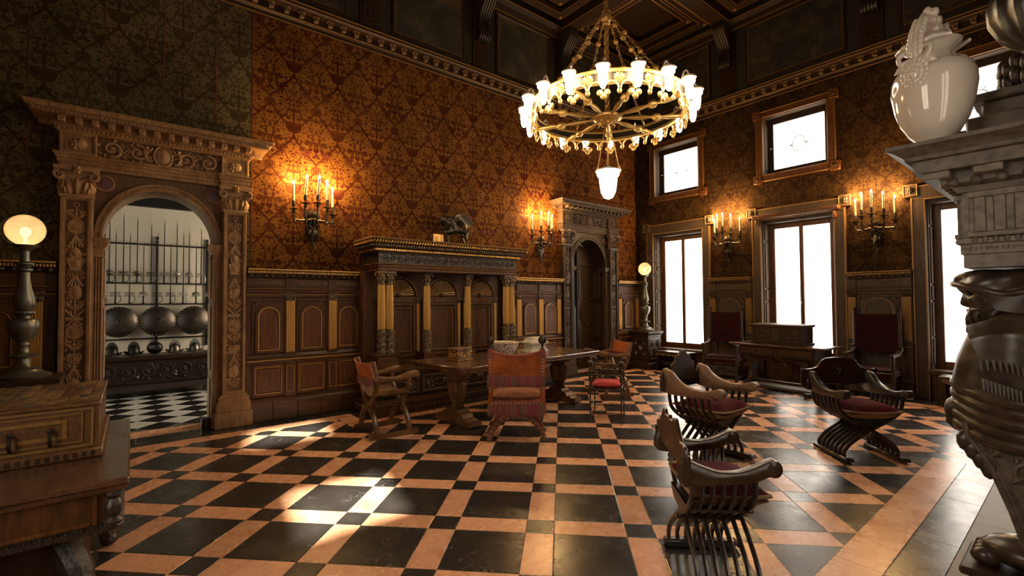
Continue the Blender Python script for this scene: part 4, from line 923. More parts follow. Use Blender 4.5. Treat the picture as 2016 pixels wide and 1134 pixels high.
# niches
for k, c in enumerate((-.79, 0., .79)):
    h = .30; f = MB(); rect_frame(f, c-h, c+h, .70, 1.58, .05, -.172, -.14, .008); rect_frame(f, c-h+.07, c+h-.07, .77, 1.51, .02, -.165, -.14, .006); f.box(c-h, c+h, -.18, -.14, 1.58, 1.66); p = f.obj('niche_panel', M['wood'], B, 30)
    g = MB(); rect_frame(g, c-h+.09, c+h-.09, .79, 1.49, .008, -.169, -.14, .002); g.obj('gilt_line', M['gilt_dk'], p, 0)
    MB().prism([(c+.27,1.68)]+arc(c, 1.68, .27, 0, PI, 16)[1:], -.150, -.14).obj('shell_hollow', M['shell_dk'], p, 0)
    s = MB()
    for i in range(17):
        a = PI*(i+.5)/17; s.tube([(c+.05*cos(a), -.152, 1.695+.05*sin(a)), (c+.15*cos(a), -.168, 1.69+.15*sin(a)), (c+.245*cos(a), -.176, 1.685+.245*sin(a))], [.004,.009,.017], 5)
        s.ell((c+.25*cos(a), -.172, 1.685+.25*sin(a)), (.022,.012,.022), 6, 4)
    s.obj('shell', M['gilt_dk'], p, label='gilt scallop shell')
    MB().ell((c,-.16,1.70), (.05,.03,.03), 10, 5).obj('shell_hinge', M['wood_dark'], p)
    m = MB(); m.band(arc(c,1.68,.325,0,PI,22), arc(c,1.68,.285,0,PI,22), -.19, -.14); q = m.obj('arch_moulding', M['wood'], p, 30); d = MB()
    for i in range(34): a = PI*(i+.5)/34; d.ell((c+.305*cos(a), -.19, 1.68+.305*sin(a)), (.010,.008,.010), 5, 3)
    d.obj('bead_row', M['gilt_dk'], q)
    for sx in (-1,1):
        t = MB(); t.lathe([(.020,0),(.020,.52)], 10, (c+sx*.335,-.165,.74)); t.lathe([(.03,0),(.03,.03),(.022,.05)], 10, (c+sx*.335,-.165,.69)); fl = t.obj('niche_colonnette', M['gilt_dk'], p)
        fluted(MB(), c+sx*.335, .05, .80, 1.56, -.165, 3).obj('niche_pilaster', M['gilt'], p, 0); capital(MB(), c+sx*.335, 1.56, .06, .10, -.165, .03).obj('niche_capital', M['carve'], p)
# columns: pairs at the ends, single ones between
def column(x, y, zb=.83):
    H = 2.05-zb; c = MB().lathe([(.062,0),(.062,.015),(.07,.02),(.07,.035),(.055,.045),(.045,.06),(.04,.30),(.058,.32),(.062,.335),(.058,.35),(.036,.36),(.036,H-.21),(.046,H-.20),(.052,H-.19),(.046,H-.175)], 14, (x,y,zb)); base = c.obj('column', M['carve'], B)
    MB().lathe([(.055,.36),(.058,.60),(.050,H-.20)], 64, (x,y,zb), flute=16, fl_d=.010).obj('gilt_shaft', M['gilt'], base, 80)
    d = MB().lathe([(.052,.06),(.058,.18),(.054,.32)], 14, (x,y,zb))
    for k in range(9):
        for j in range(3):
            a = 2*PI*(k+.5*(j % 2))/9; zz = zb+.08+.085*j; d.ell((x+.060*cos(a), y+.060*sin(a), zz+.03), (.012,.012,.034), 6, 4, Matrix.Rotation(a, 3, 'Z') @ Matrix.Rotation(.25, 3, 'Y'))
            d.ell((x+.066*cos(a+.3), y+.066*sin(a+.3), zz+.055), (.011,.011,.011), 5, 4)
    d.obj('carved_drum', M['carve'], base)
    k_ = MB().lathe([(.044,H-.175),(.05,H-.10),(.068,H-.04)], 12, (x,y,zb)).cbox(x-.075, x+.075, y-.075, y+.075, zb+H-.035, zb+H, .006)
    for i in range(8): a = 2*PI*i/8; k_.ell((x+.056*cos(a), y+.056*sin(a), zb+H-.12), (.014,.014,.04), 6, 4, Matrix.Rotation(a, 3, 'Z') @ Matrix.Rotation(.3, 3, 'Y'))
    for sx in (-1,1):
        for sy in (-1,1): k_.ell((x+sx*.062, y+sy*.062, zb+H-.055), (.022,.022,.022), 8, 5)
    k_.obj('column_capital', M['carve'], base)
for s in (-1,1):
    column(s*1.105, -.52); column(s*1.235, -.52)
    p = MB().cbox(s*1.175-.165, s*1.175+.165, -.62, -.14, .62, .80, .006); p.mould([(s*1.175-.165,-.14),(s*1.175-.165,-.62),(s*1.175+.165,-.62),(s*1.175+.165,-.14)], [(0,.62),(.03,.62),(.03,.645),(0,.66)]).mould([(s*1.175-.165,-.14),(s*1.175-.165,-.62),(s*1.175+.165,-.62),(s*1.175+.165,-.14)], [(0,.79),(.02,.80),(.025,.83),(0,.831)]).box(s*1.175-.165, s*1.175+.165, -.62, -.14, .79, .83); pp_ = p.obj('pedestal', M['wood'], B, 30)
    g = MB(); rect_frame(g, s*1.175-.13, s*1.175+.13, .68, .77, .006, -.625, -.615, .002); g.obj('gilt_line', M['gilt_dk'], pp_, 0)
    column(s*.395, -.36, .78); MB().cbox(s*.395-.10, s*.395+.10, -.46, -.14, .62, .78, .006).obj('pedestal', M['wood'], B, 30)
    MB().cbox(s*1.38-.045, s*1.38+.045, -.30, 0, .2, 2.06, .004).obj('side_panel', M['wood'], B, 0)
# canopy
pc = [(-1.29,0),(-1.29,-.56),(1.29,-.56),(1.29,0)]
MB().mould(pc, [(0,2.05),(.0,2.05),(.02,2.06),(.02,2.10),(.035,2.11),(.035,2.14),(.05,2.15),(.05,2.165),(0,2.17)]).box(-1.287,1.287,-.557,0,2.052,2.168).obj('canopy_architrave', M['wood'], B, 30)
g = MB(); g.mould(pc, [(.045,2.150),(.054,2.154),(.045,2.162)])
for k in range(110): g.ell((-1.31+2.62*(k+.5)/110, -.60, 2.128), (.009,.008,.009), 5, 3)
g.obj('gilt_bead', M['gilt_dk'], B)
fz = MB().mould(pc, [(0,2.17),(.01,2.17),(.01,2.31),(0,2.31)]).box(-1.287,1.287,-.557,0,2.172,2.308).obj('canopy_frieze', M['carve_dk'], B, 30)
c = MB(); c.scrolls(-1.27,1.27,2.185,2.30,-.57,22,.008,8); c.obj('frieze_relief', M['carve_dk'], fz)
MB().mould(pc, [(0,2.31),(.03,2.315),(.035,2.34),(.06,2.35),(.06,2.38),(.12,2.40),(.125,2.44),(.15,2.455),(.165,2.50),(.18,2.52),(0,2.53)]).box(-1.287,1.287,-.557,0,2.312,2.528).obj('canopy_cornice', M['wood_dark'], B, 30)
def along(fn, n1, n2, o):
    for k in range(n1): fn(-1.29-o+(2.58+2*o)*(k+.5)/n1, -.56-o, 0)
    for k in range(n2):
        for s in (-1,1): fn(s*(1.29+o), -(.56+o)*(k+.5)/n2, 1)
g = MB(); along(lambda x,y,t: g.box(x-.011, x+.011, y-.011, y+.011, 2.352, 2.380), 80, 18, .065); g.obj('gilt_dentil_row', M['gilt'], B, 0)
g = MB(); along(lambda x,y,t: g.ell((x,y,2.425), (.020,.020,.016), 6, 4), 62, 14, .118); g.obj('leaf_row', M['carve'], B)
g = MB()
def wv(x, y, t):
    d = (.016, 0) if t == 0 else (0, .016); g.tube([(x-d[0]*1.4, y-d[1]*1.4, 2.462), (x-d[0]*.3, y-d[1]*.3, 2.468), (x+d[0]*.5, y+d[1]*.5, 2.490), (x+d[0]*1.3, y+d[1]*1.3, 2.486)], [.004,.008,.008,.004], 5)
along(wv, 64, 15, .165); g.obj('gilt_wave_row', M['gilt'], B)
g = MB(); g.mould(pc, [(.172,2.512),(.184,2.518),(.176,2.53)]); along(lambda x,y,t: g.ell((x,y,2.508), (.012,.012,.008), 5, 3), 100, 22, .172); g.obj('gilt_leaf_edge', M['gilt_dk'], B)

# ---------------- winged lion standing on the canopy (bronze), paw on an open book
def skin_body(name, chains, mat, parent=None, sub=2, loc=(0,0,0), rz=0, scale=1.):
    """one continuous surface grown around connected joints: chains of (point, radius); shared points join"""
    V, E_, Rr, key = [], [], [], {}
    for ch in chains:
        prev = None
        for p, r_ in ch:
            k = tuple(round(c, 4) for c in p)
            if k not in key: key[k] = len(V); V.append(p); Rr.append(r_)
            if prev is not None and prev != key[k]: E_.append((prev, key[k]))
            prev = key[k]
    me = bpy.data.meshes.new(name); me.from_pydata([tuple(c*scale for c in v) for v in V], E_, []); o = bpy.data.objects.new(name, me); COL.objects.link(o)
    md = o.modifiers.new('skin', 'SKIN'); md.use_smooth_shade = True
    for i, sv in enumerate(me.skin_vertices[0].data):
        rr = Rr[i] if hasattr(Rr[i], '__len__') else (Rr[i], Rr[i]); sv.radius = (rr[0]*scale, rr[1]*scale); sv.use_root = (i == 0)
    sb = o.modifiers.new('sub', 'SUBSURF'); sb.levels = sub; sb.render_levels = sub
    dg = bpy.context.evaluated_depsgraph_get(); dg.update(); m2 = bpy.data.meshes.new_from_object(o.evaluated_get(dg)); bpy.data.objects.remove(o)
    m2.materials.clear(); m2.materials.append(mat); m2.name = name; m2.polygons.foreach_set('use_smooth', [True]*len(m2.polygons))
    o = bpy.data.objects.new(name, m2); COL.objects.link(o); o.parent = parent; o.location = loc; o.rotation_euler = (0,0,rz); return o
LN = thing('winged_lion', 'dark bronze winged lion figure standing on the bench canopy', 'statue', (-6.80, 4.26, 2.531), PI/2); LN.scale = (1.18,)*3
hip, mid, che, nk = (.155,0,.262), (.05,0,.250), (-.065,0,.268), (-.125,0,.325)
chs = [[(hip,.060),(mid,.052),(che,.074),(nk,.066),((-.175,-.02,.375),.060),((-.225,-.04,.365),.034)]]
for s in (-1,1): chs.append([(hip,.060),((.175,s*.045,.19),.036),((.150,s*.052,.130),.022),((.195,s*.052,.070),.014),((.178,s*.052,.016),.016),((.150,s*.052,.012),.015)])
chs.append([(che,.074),((-.07,.055,.18),.030),((-.085,.056,.10),.019),((-.075,.056,.018),.016),((-.105,.056,.012),.015)])
chs.append([(che,.074),((-.12,-.055,.20),.028),((-.185,-.055,.185),.019),((-.235,-.05,.185),.019)])
skin_body('lion_body', chs, M['bronze'], LN)
m = MB(); rr_ = random.Random(4)
for k in range(210):
    z_ = rr_.uniform(-1, 1); a = rr_.uniform(0, 2*PI); d = Vector((.45*z_, cos(a)*(1-.2*z_*z_), sin(a)*(1-.2*z_*z_)))*.088; d.x = z_*.075; p = Vector((-.125,-.008,.325))+d+Vector((-.02*sin(a),0,-.02 if z_ > .3 else 0))
    m.ell(p, (.016,.013,.030), 6, 4, Matrix.Rotation(a+.5, 3, 'X') @ Matrix.Rotation(.7*z_, 3, 'Y'))
m.obj('mane', M['bronze'], LN)
m = MB(); m.ell((-.243,-.048,.350), (.030,.030,.022), 10, 6); m.ell((-.215,-.04,.372), (.040,.045,.036), 10, 6); m.ell((-.262,-.058,.356), (.012,.014,.009), 6, 4)
for s in (-1,1): m.ell((-.238-.006*s,-.048+.022*s,.380), (.010,.008,.006), 6, 4); m.ell((-.185,-.025+.05*s,.420), (.018,.012,.022), 6, 4)
m.obj('muzzle', M['bronze'], LN)
m = MB(); m.tube(smooth_pts([(.205,0,.275),(.265,.01,.20),(.295,.01,.24),(.285,.0,.33),(.245,0,.36),(.225,0,.32)], 5), .008, 6); m.ell((.223,0,.315), (.016,.014,.026), 8, 5); m.obj('tail', M['bronze'], LN)
for s in (-1,1):
    m = MB()
    for k in range(10):
        t = k/9; m.tube(smooth_pts([(-.06+.02*t, s*.05, .315-.02*t), (-.02+.03*t, s*(.09+.02*t), .425-.04*t), (.10+.02*(1-t), s*(.10+.03*t), .440-.11*t), (.25-.14*t, s*(.10+.03*t), .35-.13*t)], 4), [.010]*4+[.016]*5+[.012]*3+[.005], 5, sx=.45)
    m.obj('wing', M['bronze'], LN)
BK = thing('open_book', 'small gilt open book under the paw of the bronze lion', 'book', (-6.86, 3.985, 2.531), PI/2)
m = MB(); m.prism([(-.10,.03),(0,.0),(.10,.03),(.10,.045),(0,.015),(-.10,.045)], 0, .175, 'xy'); m.obj('cover', M['bronze'], BK, 0)
for s in (-1,1):
    p = MB(); p.prism([(0,-.002),(s*.095,.026),(s*.095,-.004+.016),(0,-.016)], .006, .190, 'xy'); p.obj('pages', M['gilt'], BK, 0); q = MB()
    for j in range(6): q.prism([(s*.018,-.0135),(s*.08,.0058),(s*.08,.0048),(s*.018,-.0145)], .026+.022*j, .034+.022*j, 'xy')
    q.obj('text_lines', M['wood_dark'], BK, 0)
# ================================================================ ARMOURY seen through the near portal
YA = PI/2; XA = AX
RK = thing('weapon_rack', 'black iron rack with rails and posts against the white armoury wall', 'rack', (XA, .36, 0), YA)
for x in (-.76, -.01, .77): MB().box(x-.018, x+.018, -.045, -.005, .78, 2.76).ell((x,-.028,2.80), (.025,.025,.035), 8, 5).obj('post', M['iron'], RK)
for z in (2.67, 1.96, 1.58, .955): MB().cbox(-.84, .84, -.055, -.01, z-.012, z+.012, .004).obj('rail', M['iron'], RK)
def sword(x, zh, zt, kind, light, row):
    o = thing('sword', 'tall bladed sword', 'sword', (XA+(.29 if row else .145), .36+x, zh), YA, 'swords on the armoury rack'); o.rotation_euler = (0, 0, YA)
    MB().prism([(-.010,0),(-.006,(zt-zh)*.9),(0,zt-zh),(.006,(zt-zh)*.9),(.010,0)], -.004, .004).obj('blade', M['steel'], o, 0)
    MB().tube([(0,0,.0),(0,0,-.12)], [.013,.011], 8).ell((0,0,-.135), (.022,.022,.024), 8, 6).obj('grip', M['iron'], o)
    mt = M['silver'] if light else M['steel']
    if kind == 0: g = MB().lathe([(.03,.0),(.068,.03),(.07,.045),(.03,.07),(.012,.08)], 12).tube([(-.08,0,-.01),(.08,0,-.01)], .007, 6)
    elif kind == 1:
        g = MB().tube([(-.08,0,.0),(.08,0,.0)], .008, 6).tube([(.06*cos(a), .06*sin(a), .03) for a in [2*PI*k/14 for k in range(14)]], .006, 5, True).tube([(.07*cos(a), .05*sin(a), .055) for a in [2*PI*k/14 for k in range(14)]], .006, 5, True)
    else: g = MB().lathe([(.02,.01),(.055,.0),(.068,.03),(.05,.06),(.015,.075)], 10).tube([(-.08,0,-.02),(.08,0,.0)], .007, 6)
    g.tube(smooth_pts([(.06,0,.0),(.075,0,-.06),(.05,0,-.12),(.01,0,-.125)], 4), .006, 5).obj('guard', mt, o)
    return o
UP = [(-.68,3.30,0,0),(-.49,3.22,1,0),(-.30,3.17,0,0),(-.10,3.08,1,0),(.09,3.14,1,1),(.28,3.15,0,1),(.47,2.96,2,1),(.66,3.05,1,1)]
LO = [(-.78,2.85,1,0),(-.59,2.90,1,0),(-.40,2.86,1,0),(-.21,2.73,2,1),(-.01,2.90,1,0),(.18,2.72,1,0),(.37,2.96,1,1),(.57,2.74,2,1),(.76,2.80,2,1)]
ordn = ['first','second','third','fourth','fifth','sixth','seventh','eighth','ninth']
for k, (x, zt, kd, lt) in enumerate(UP): sword(x, 2.10, zt, kd, lt, 0)['label'] = '%s sword from the left in the upper row of the armoury rack' % ordn[k]
for k, (x, zt, kd, lt) in enumerate(LO): sword(x, 1.73, zt, kd, lt, 1)['label'] = '%s sword from the left in the lower row of the armoury rack' % ordn[k]
for k, (x, lab) in enumerate(((-.54,'left'), (.01,'middle'), (.55,'right'))):
    o = thing('round_shield', 'domed steel round shield, %s of the three on the armoury rack' % lab, 'shield', (XA+.19, .36+x, 1.27), YA, 'round shields on the armoury rack')
    m = MB(); m.T = Matrix.Rotation(PI/2, 4, 'X') @ Matrix.Rotation(.0, 4, 'Z'); m.lathe([(.262,-.012),(.270,0),(.262,.010),(.20,.045),(.10,.075),(0,.09)], 32); m.obj('bowl', M['shield'], o)
    m = MB(); m.T = Matrix.Rotation(PI/2, 4, 'X'); m.lathe([(.055,.078),(.045,.095),(.015,.105),(.006,.15),(0,.16)], 10)
    for i in range(8): a = 2*PI*i/8; m.ell((.04*cos(a), .04*sin(a), .095), (.014,.014,.01), 6, 4)
    m.obj('boss', M['bronze'], o); m = MB(); m.T = Matrix.Rotation(PI/2, 4, 'X')
    for i in range(30): a = 2*PI*i/30; m.ell((.248*cos(a), .248*sin(a), .018), (.007,.007,.006), 5, 3)
    m.obj('rivet', M['silver'], o)
# helmets on the chest
def morion(x, lab, mat, kind):
    o = thing('helmet', lab, 'helmet', (XA+.44, .36+x, .695), YA-.5, 'helmets on the armoury chest'); o.scale = (.72, .72, .85)
    if kind == 2:
        m = MB(); m.ell((0,0,.135), (.17,.13,.13), 18, 10); m.obj('skull', mat, o); g = MB()
        for k in range(13): a = -.9+1.8*k/12; g.tube([(.15*sin(a), -.125*cos(a)-.003, .10+.03*cos(a*1.4)), (.13*sin(a), -.115*cos(a)-.01, .19)], .004, 4)
        g.obj('visor_bars', M['steel'], o); MB().tube([(0,.12*cos(t),.135+.135*sin(t)) for t in [PI*k/12 for k in range(13)]], .010, 5).obj('comb', mat, o); return
    m = MB(); m.lathe([(.125,.03),(.125,.08),(.10,.15),(.05,.20),(0,.215)], 18); m.obj('skull', mat, o)
    m = MB(); m.prism(arc(0,.10,.135,PI*.05,PI*.95,14,.185)+arc(0,.10,.105,PI*.95,PI*.05,14,.10), -.006, .006); m.obj('comb', mat, o)
    m = MB(); N = 24; m.grid(lambda u, t: ((.12+.075*t)*cos(2*PI*u)*1.05, (.12+.035*t)*sin(2*PI*u), .035+.085*t*cos(2*PI*u)**2-.028*t), N, 3, True); m.obj('brim', mat, o)
morion(-.62, 'dark morion helmet at the left end of the armoury chest', M['iron'], 0); morion(-.33, 'dark crested helmet, second from the left on the armoury chest', M['iron'], 0)
morion(-.04, 'dark rounded helmet with barred visor in the middle of the armoury chest', M['iron'], 2); morion(.245, 'steel morion helmet right of the barred helmet', M['steel'], 0); morion(.545, 'bright steel morion helmet at the right end of the armoury chest', M['steel'], 0)
CH = thing('carved_chest', 'long black carved chest under the shields in the armoury', 'chest', (XA+.04, .36, 0), YA)
MB().cbox(-1.1,.82,-.62,0,.10,.62,.01).obj('body', M['wood_dark'], CH, 30); MB().mould([(-1.1,0),(-1.1,-.62),(.82,-.62),(.82,0)], [(0,.60),(.02,.61),(.05,.64),(.055,.67),(.03,.69),(0,.69)]).box(-1.1,.82,-.62,0,.61,.689).obj('lid', M['wood_dark'], CH, 30)
m = MB(); m.scrolls(-1.06,.78,.30,.57,-.62,7,.014,3); m.obj('front_relief', M['carve_dk'], CH); m = MB()
for k in range(60): x = -1.09+1.9*k/59; m.tube([(x-.012,-.63,.235),(x+.012,-.645,.262)], .012, 5)
m.mould([(-1.1,0),(-1.1,-.62),(.82,-.62),(.82,0)], [(0,.10),(.04,.10),(.04,.15),(.02,.18),(0,.20)]); m.obj('base_moulding', M['carve_dk'], CH)
for x in (-1.02, .74): MB().ell((x,-.60,.055), (.09,.07,.055), 8, 6).ell((x-.03,-.66,.03), (.025,.03,.03), 6, 4).ell((x+.03,-.66,.03), (.025,.03,.03), 6, 4).obj('paw_foot', M['carve_dk'], CH)
# ================================================================ SEATS
def pillow(m, c, w, d, h, n=12, droop=0.):
    for sg in (1, -1):
        def f(a, b, sg=sg):
            u, v = 2*a-1, 2*b-1; t = max(0, (1-abs(u)**3.2)*(1-abs(v)**3.2))**.55
            return (c[0]+w/2*u*(1-.07*(1-v*v)*0-.05*(1-abs(v))), c[1]+d/2*v*(1-.05*(1-abs(u))), c[2]+sg*h/2*t+.02*u*u*v*v-droop*(1-t))
        m.grid(f, n, n)
    return m
def pillow_edge(c, w, d, r, mat, parent, name='piping'):
    P = []
    for k in range(40):
        t = k/10; s = int(t); q = 2*(t-s)-1
        u, v = [(q,-1),(1,q),(-q,1),(-1,-q)][s]; P.append((c[0]+w/2*u*(1-.05*(1-abs(v))), c[1]+d/2*v*(1-.05*(1-abs(u))), c[2]+.02*u*u*v*v))
    return MB().tube(P, r, 6, True).obj(name, mat, parent)
def fringe(parent, a, b, z1, z0, Y, n, seed, sag=0., y_out=.006):
    """hanging threads in three colours between x = a and b"""
    r_ = random.Random(seed); ms = [MB(), MB(), MB()]
    for k in range(n):
        t = (k+.5)/n; x = a+(b-a)*t; s = sag*(1-(2*t-1)**2); m = ms[r_.choice((0,0,1,1,2))]; j = r_.uniform(-.006,.006); w_ = (b-a)/n*.85
        yy = Y-r_.uniform(0,y_out)
        m.tube([(x, yy, z1-s), (x+j*.5, yy-.004, (z1+z0)/2-s), (x+j, yy-r_.uniform(0,.004), z0-s+r_.uniform(-.008,.012))], [w_*.5,w_*.62,w_*.35], 4)
    for m, q in zip(ms, ('fr_a','fr_b','fr_c')): m.obj('fringe', M[q], parent)

def dante_chair(name, label, loc, rz):
    t = thing(name, label, 'chair', loc, rz); W = .29
    for s in (-1,1):
        m = MB(); m.prism([(-.28,0),(-.30,.02),(-.29,.06),(-.25,.07),(-.05,.05),(.05,.05),(.25,.07),(.29,.06),(.30,.02),(.28,0)], s*W-.03, s*W+.03, 'yz'); m.obj('sledge_foot', M['leg'], t, 30)
    for y in (-.19, .21):
        for s in (-1,1):
            P = smooth_pts([(s*W,y,.05),(s*(W-.02),y,.14),(s*.17,y,.26),(0,y+.004*s,.345),(-s*.15,y,.44),(-s*(W-.03),y,.56),(-s*W,y,.66)]+([(-s*W,y+.015,.76),(-s*W,y+.05,.90)] if y > 0 else [(-s*W,y,.70)]), 5)
            MB().tube(P, .028, 8, sx=1.1).obj('curved_leg', M['leg'], t)
    MB().tube([(0,-.24,.345),(0,.26,.345)], .022, 10).ell((0,-.25,.345), (.032,.014,.032), 10, 5).ell((0,.27,.345), (.032,.014,.032), 10, 5).obj('pivot', M['leg'], t)
    for s in (-1,1):
        A = [(.24,.665),(.22,.735),(.12,.715),(-.02,.705),(-.14,.735),(-.24,.765),(-.30,.75),(-.315,.71),(-.29,.68),(-.22,.68),(-.1,.66),(.1,.655)]
        MB().cprism(smooth_poly(A, 4), s*W-.032, s*W+.032, .007).obj('armrest', M['leg'], t, 50); MB().tube([(s*W-.036,-.285,.715),(s*W+.036,-.285,.715)], .03, 10).obj('arm_scroll', M['leg'], t)
    MB().grid(lambda a, b: ((a-.5)*.50, -.19+.40*b, .53-.075*(1-(2*a-1)**2)+.0), 12, 6).grid(lambda a, b: ((a-.5)*.50, -.19+.40*b, .52-.075*(1-(2*a-1)**2)), 12, 6).obj('sling_seat', M['leather'], t)
    for s in (-1,1): MB().box(s*.25-.012, s*.25+.012, -.21, .23, .50, .545).obj('seat_rail', M['leg'], t)
    bk = lambda a, b, o=0: ((a-.5)*2*(W+.01), .235+.045*b+.05*(1-(2*a-1)**2)+o, .70+.19*b-.025*b*(1-(2*a-1)**2))
    MB().grid(lambda a, b: bk(a, b, .012), 12, 5).grid(lambda a, b: bk(a, b, -.006), 12, 5).obj('velvet_back', M['vel_orange'], t)
    e = MB(); 
    for b in (0, 1): e.tube([tuple(Vector(bk(k/12, b))+Vector((0,.006,0))) for k in range(13)], .009, 6)
    for a in (0, 1): e.tube([tuple(Vector(bk(a, k/4))+Vector((0,.006,0))) for k in range(5)], .009, 6)
    e.obj('braid', M['vel_edge'], t)
    f = [MB(), MB(), MB()]; r_ = random.Random(5)
    for k in range(80):
        a = (k+.5)/80; p = Vector(bk(a, 0)); q = p+Vector((0,.018,-.002)); f[r_.choice((0,1,2,2))].tube([q, q+Vector((0,.003,-.05)), q+Vector((r_.uniform(-.004,.004),.002,-.085+r_.uniform(-.008,.008)))], [.0035,.0045,.0025], 4)
    for m, q in zip(f, ('fr_a','fr_b','fr_c')): m.obj('fringe', M[q], t)
    n = MB()
    for s in (-1,1):
        for k in range(6): z = .71+.03*k; n.ell((s*(W+.012), .245+.008*k, z), (.009,.009,.009), 6, 4)
    n.obj('nails', M['nail'], t); return t
dante_chair('dante_chair', 'carved X-frame chair with orange velvet sling back, left of the long table', (-5.53, 2.45, 0), math.radians(176))
dante_chair('dante_chair', 'carved X-frame chair with orange velvet sling back at the far end of the table', (-5.22, 6.32, 0), math.radians(-22))

def throne():
    t = thing('fringed_armchair', 'orange velvet armchair with magenta fringe and ball finials, its back to the viewer', 'chair', (-4.32, 3.56, 0), math.radians(-130)); t.scale = (1.10, .92, 1.02); W = .27
    for s in (-1,1):
        MB().cbox(s*W-.025, s*W+.025, .22, .27, .40, 1.03, .008).obj('back_post', M['vel_orange'], t)
        f = MB().lathe([(.014,1.02),(.02,1.03),(.012,1.045),(.013,1.08),(.022,1.09)], 10, (s*W,.245,0)).ell((s*W,.245,1.125), (.042,.042,.042), 14, 8)
        for k in range(12): a = 2*PI*k/12; f.tube([(s*W+.043*cos(a)*sin(b), .245+.043*sin(a)*sin(b), 1.125+.043*cos(b)) for b in [.2+.5*j for j in range(6)]], .0035, 4)
        f.obj('ball_finial', M['bronze'], t)
        ts = [MB(), MB()]; r_ = random.Random(s+3)
        for k in range(34): a = 2*PI*k/34; ts[k % 2].tube([(s*W+.022*cos(a), .245+.03*sin(a), 1.03), (s*W+.032*cos(a), .245+.036*sin(a), .97), (s*W+.034*cos(a), .245+.04*sin(a), .925+r_.uniform(-.01,.01))], [.006,.0055,.004], 4)
        ts[0].obj('fringe', M['fr_a'], t); ts[1].obj('fringe', M['fr_b'], t)
        MB().prism([(.25,.665),(.25,.71),(-.20,.715),(-.25,.70),(-.25,.665)], s*W-.026, s*W+.026, 'yz').obj('armrest', M['vel_orange'], t)
        MB().cbox(s*W-.022, s*W+.022, -.235, -.19, .40, .67, .006).obj('front_post', M['vel_orange'], t)
        MB().ell((s*W,-.215,.765), (.034,.034,.034), 12, 8).lathe([(.012,.71),(.018,.72),(.012,.735)], 8, (s*W,-.215,0)).obj('ball_finial', M['bronze'], t)
        fringe_side = MB()
        for y in (-.22, .245):
            pass
    bk = lambda a, b, o=0: ((a-.5)*2*(W-.0), .25+.035*(1-(2*a-1)**2)*(1-.3*b)+o, .74+.27*b-.055*b*(1-(2*a-1)**2)-.012*(1-b)*(1-(2*a-1)**2))
    MB().grid(lambda a, b: bk(a, b, .012), 14, 8).grid(lambda a, b: bk(a, b, -.012), 14, 8).obj('velvet_back', M['vel_orange'], t)
    e = MB()
    for b, r_ in ((1,.013), (0,.011)): e.tube([tuple(Vector(bk(k/14, b))+Vector((0,.008,0))) for k in range(15)], r_, 6)
    e.tube([tuple(Vector(bk(k/14, .93))+Vector((0,.012,0))) for k in range(15)], .008, 6); e.obj('braid', M['vel_edge'], t)
    n = MB()
    for s in (-1,1):
        for k in range(13): n.ell((s*W, .272, .56+.035*k if k < 5 else .74+.035*(k-5)), (.011,.007,.011), 8, 4)
    for k in range(14): n.ell((-W+2*W*(k+.5)/14, .272, .425), (.012,.008,.012), 8, 4)
    n.obj('nails', M['nail'], t)
    r_ = random.Random(11)
    def fr(n_, z1, z0, yb, curve):
        ms = [MB(), MB(), MB()]
        for k in range(n_):
            a = (k+.5)/n_; x = (a-.5)*2*(W+.03); y = yb+(.035*(1-(2*a-1)**2) if curve else 0)+.022+r_.uniform(0,.008); z = z1-(.012*(1-(2*a-1)**2) if curve else 0)
            ms[r_.choice((0,0,1,1,2))].tube([(x,y,z),(x+r_.uniform(-.004,.004),y+.006,(z+z0)/2),(x+r_.uniform(-.007,.007),y+r_.uniform(-.003,.006),z0+r_.uniform(-.012,.012))], [.0035,.0048,.0028], 4)
        for m, q in zip(ms, ('fr_a','fr_b','fr_c')): m.obj('fringe', M[q], t)
    fr(190, .745, .615, .25, True); fr(190, .415, .285, .25, False)
    for s in (-1,1):                                       # fringe along the sides of the seat
        ms = [MB(), MB()]
        for k in range(50): y = -.24+.50*k/49; ms[k % 2].tube([(s*(W+.022),y,.415),(s*(W+.03),y,.35),(s*(W+.026),y,.29+r_.uniform(-.01,.01))], [.004,.005,.003], 4)
        ms[0].obj('fringe', M['fr_a'], t); ms[1].obj('fringe', M['fr_b'], t)
    MB().cbox(-W-.01, W+.01, -.235, .26, .40, .45, .01).obj('seat_frame', M['vel_edge'], t)
    pillow(MB(), (0,-.005,.485), .56, .50, .12).obj('seat_cushion', M['vel_seat'], t)
    for y in (.235, -.205):                                # studded arched legs, an X in front and at the back
        lo = smooth_pts([(-.285,y,.03),(-.245,y,.13),(-.15,y,.235),(0,y,.275),(.15,y,.235),(.245,y,.13),(.285,y,.03)], 5); hi = smooth_pts([(-.23,y,.40),(-.12,y,.32),(0,y,.285),(.12,y,.32),(.23,y,.40)], 5)
        MB().tube(lo, .026, 8).tube(hi, .024, 8).obj('arched_leg', M['vel_seat'], t)
        q = MB(); so = .024 if y > 0 else -.024
        for P, st in ((lo, 2), (hi, 2)):
            for p in P[::st]: q.ell((p.x, p.y+so, p.z), (.012,.008,.012), 7, 4)
        q.obj('nails', M['nail'], t)
        for s in (-1,1): MB().cbox(s*.288-.03, s*.288+.03, y-.03, y+.03, 0, .05, .008).obj('metal_shoe', M['pewter'], t)
    return t
throne()

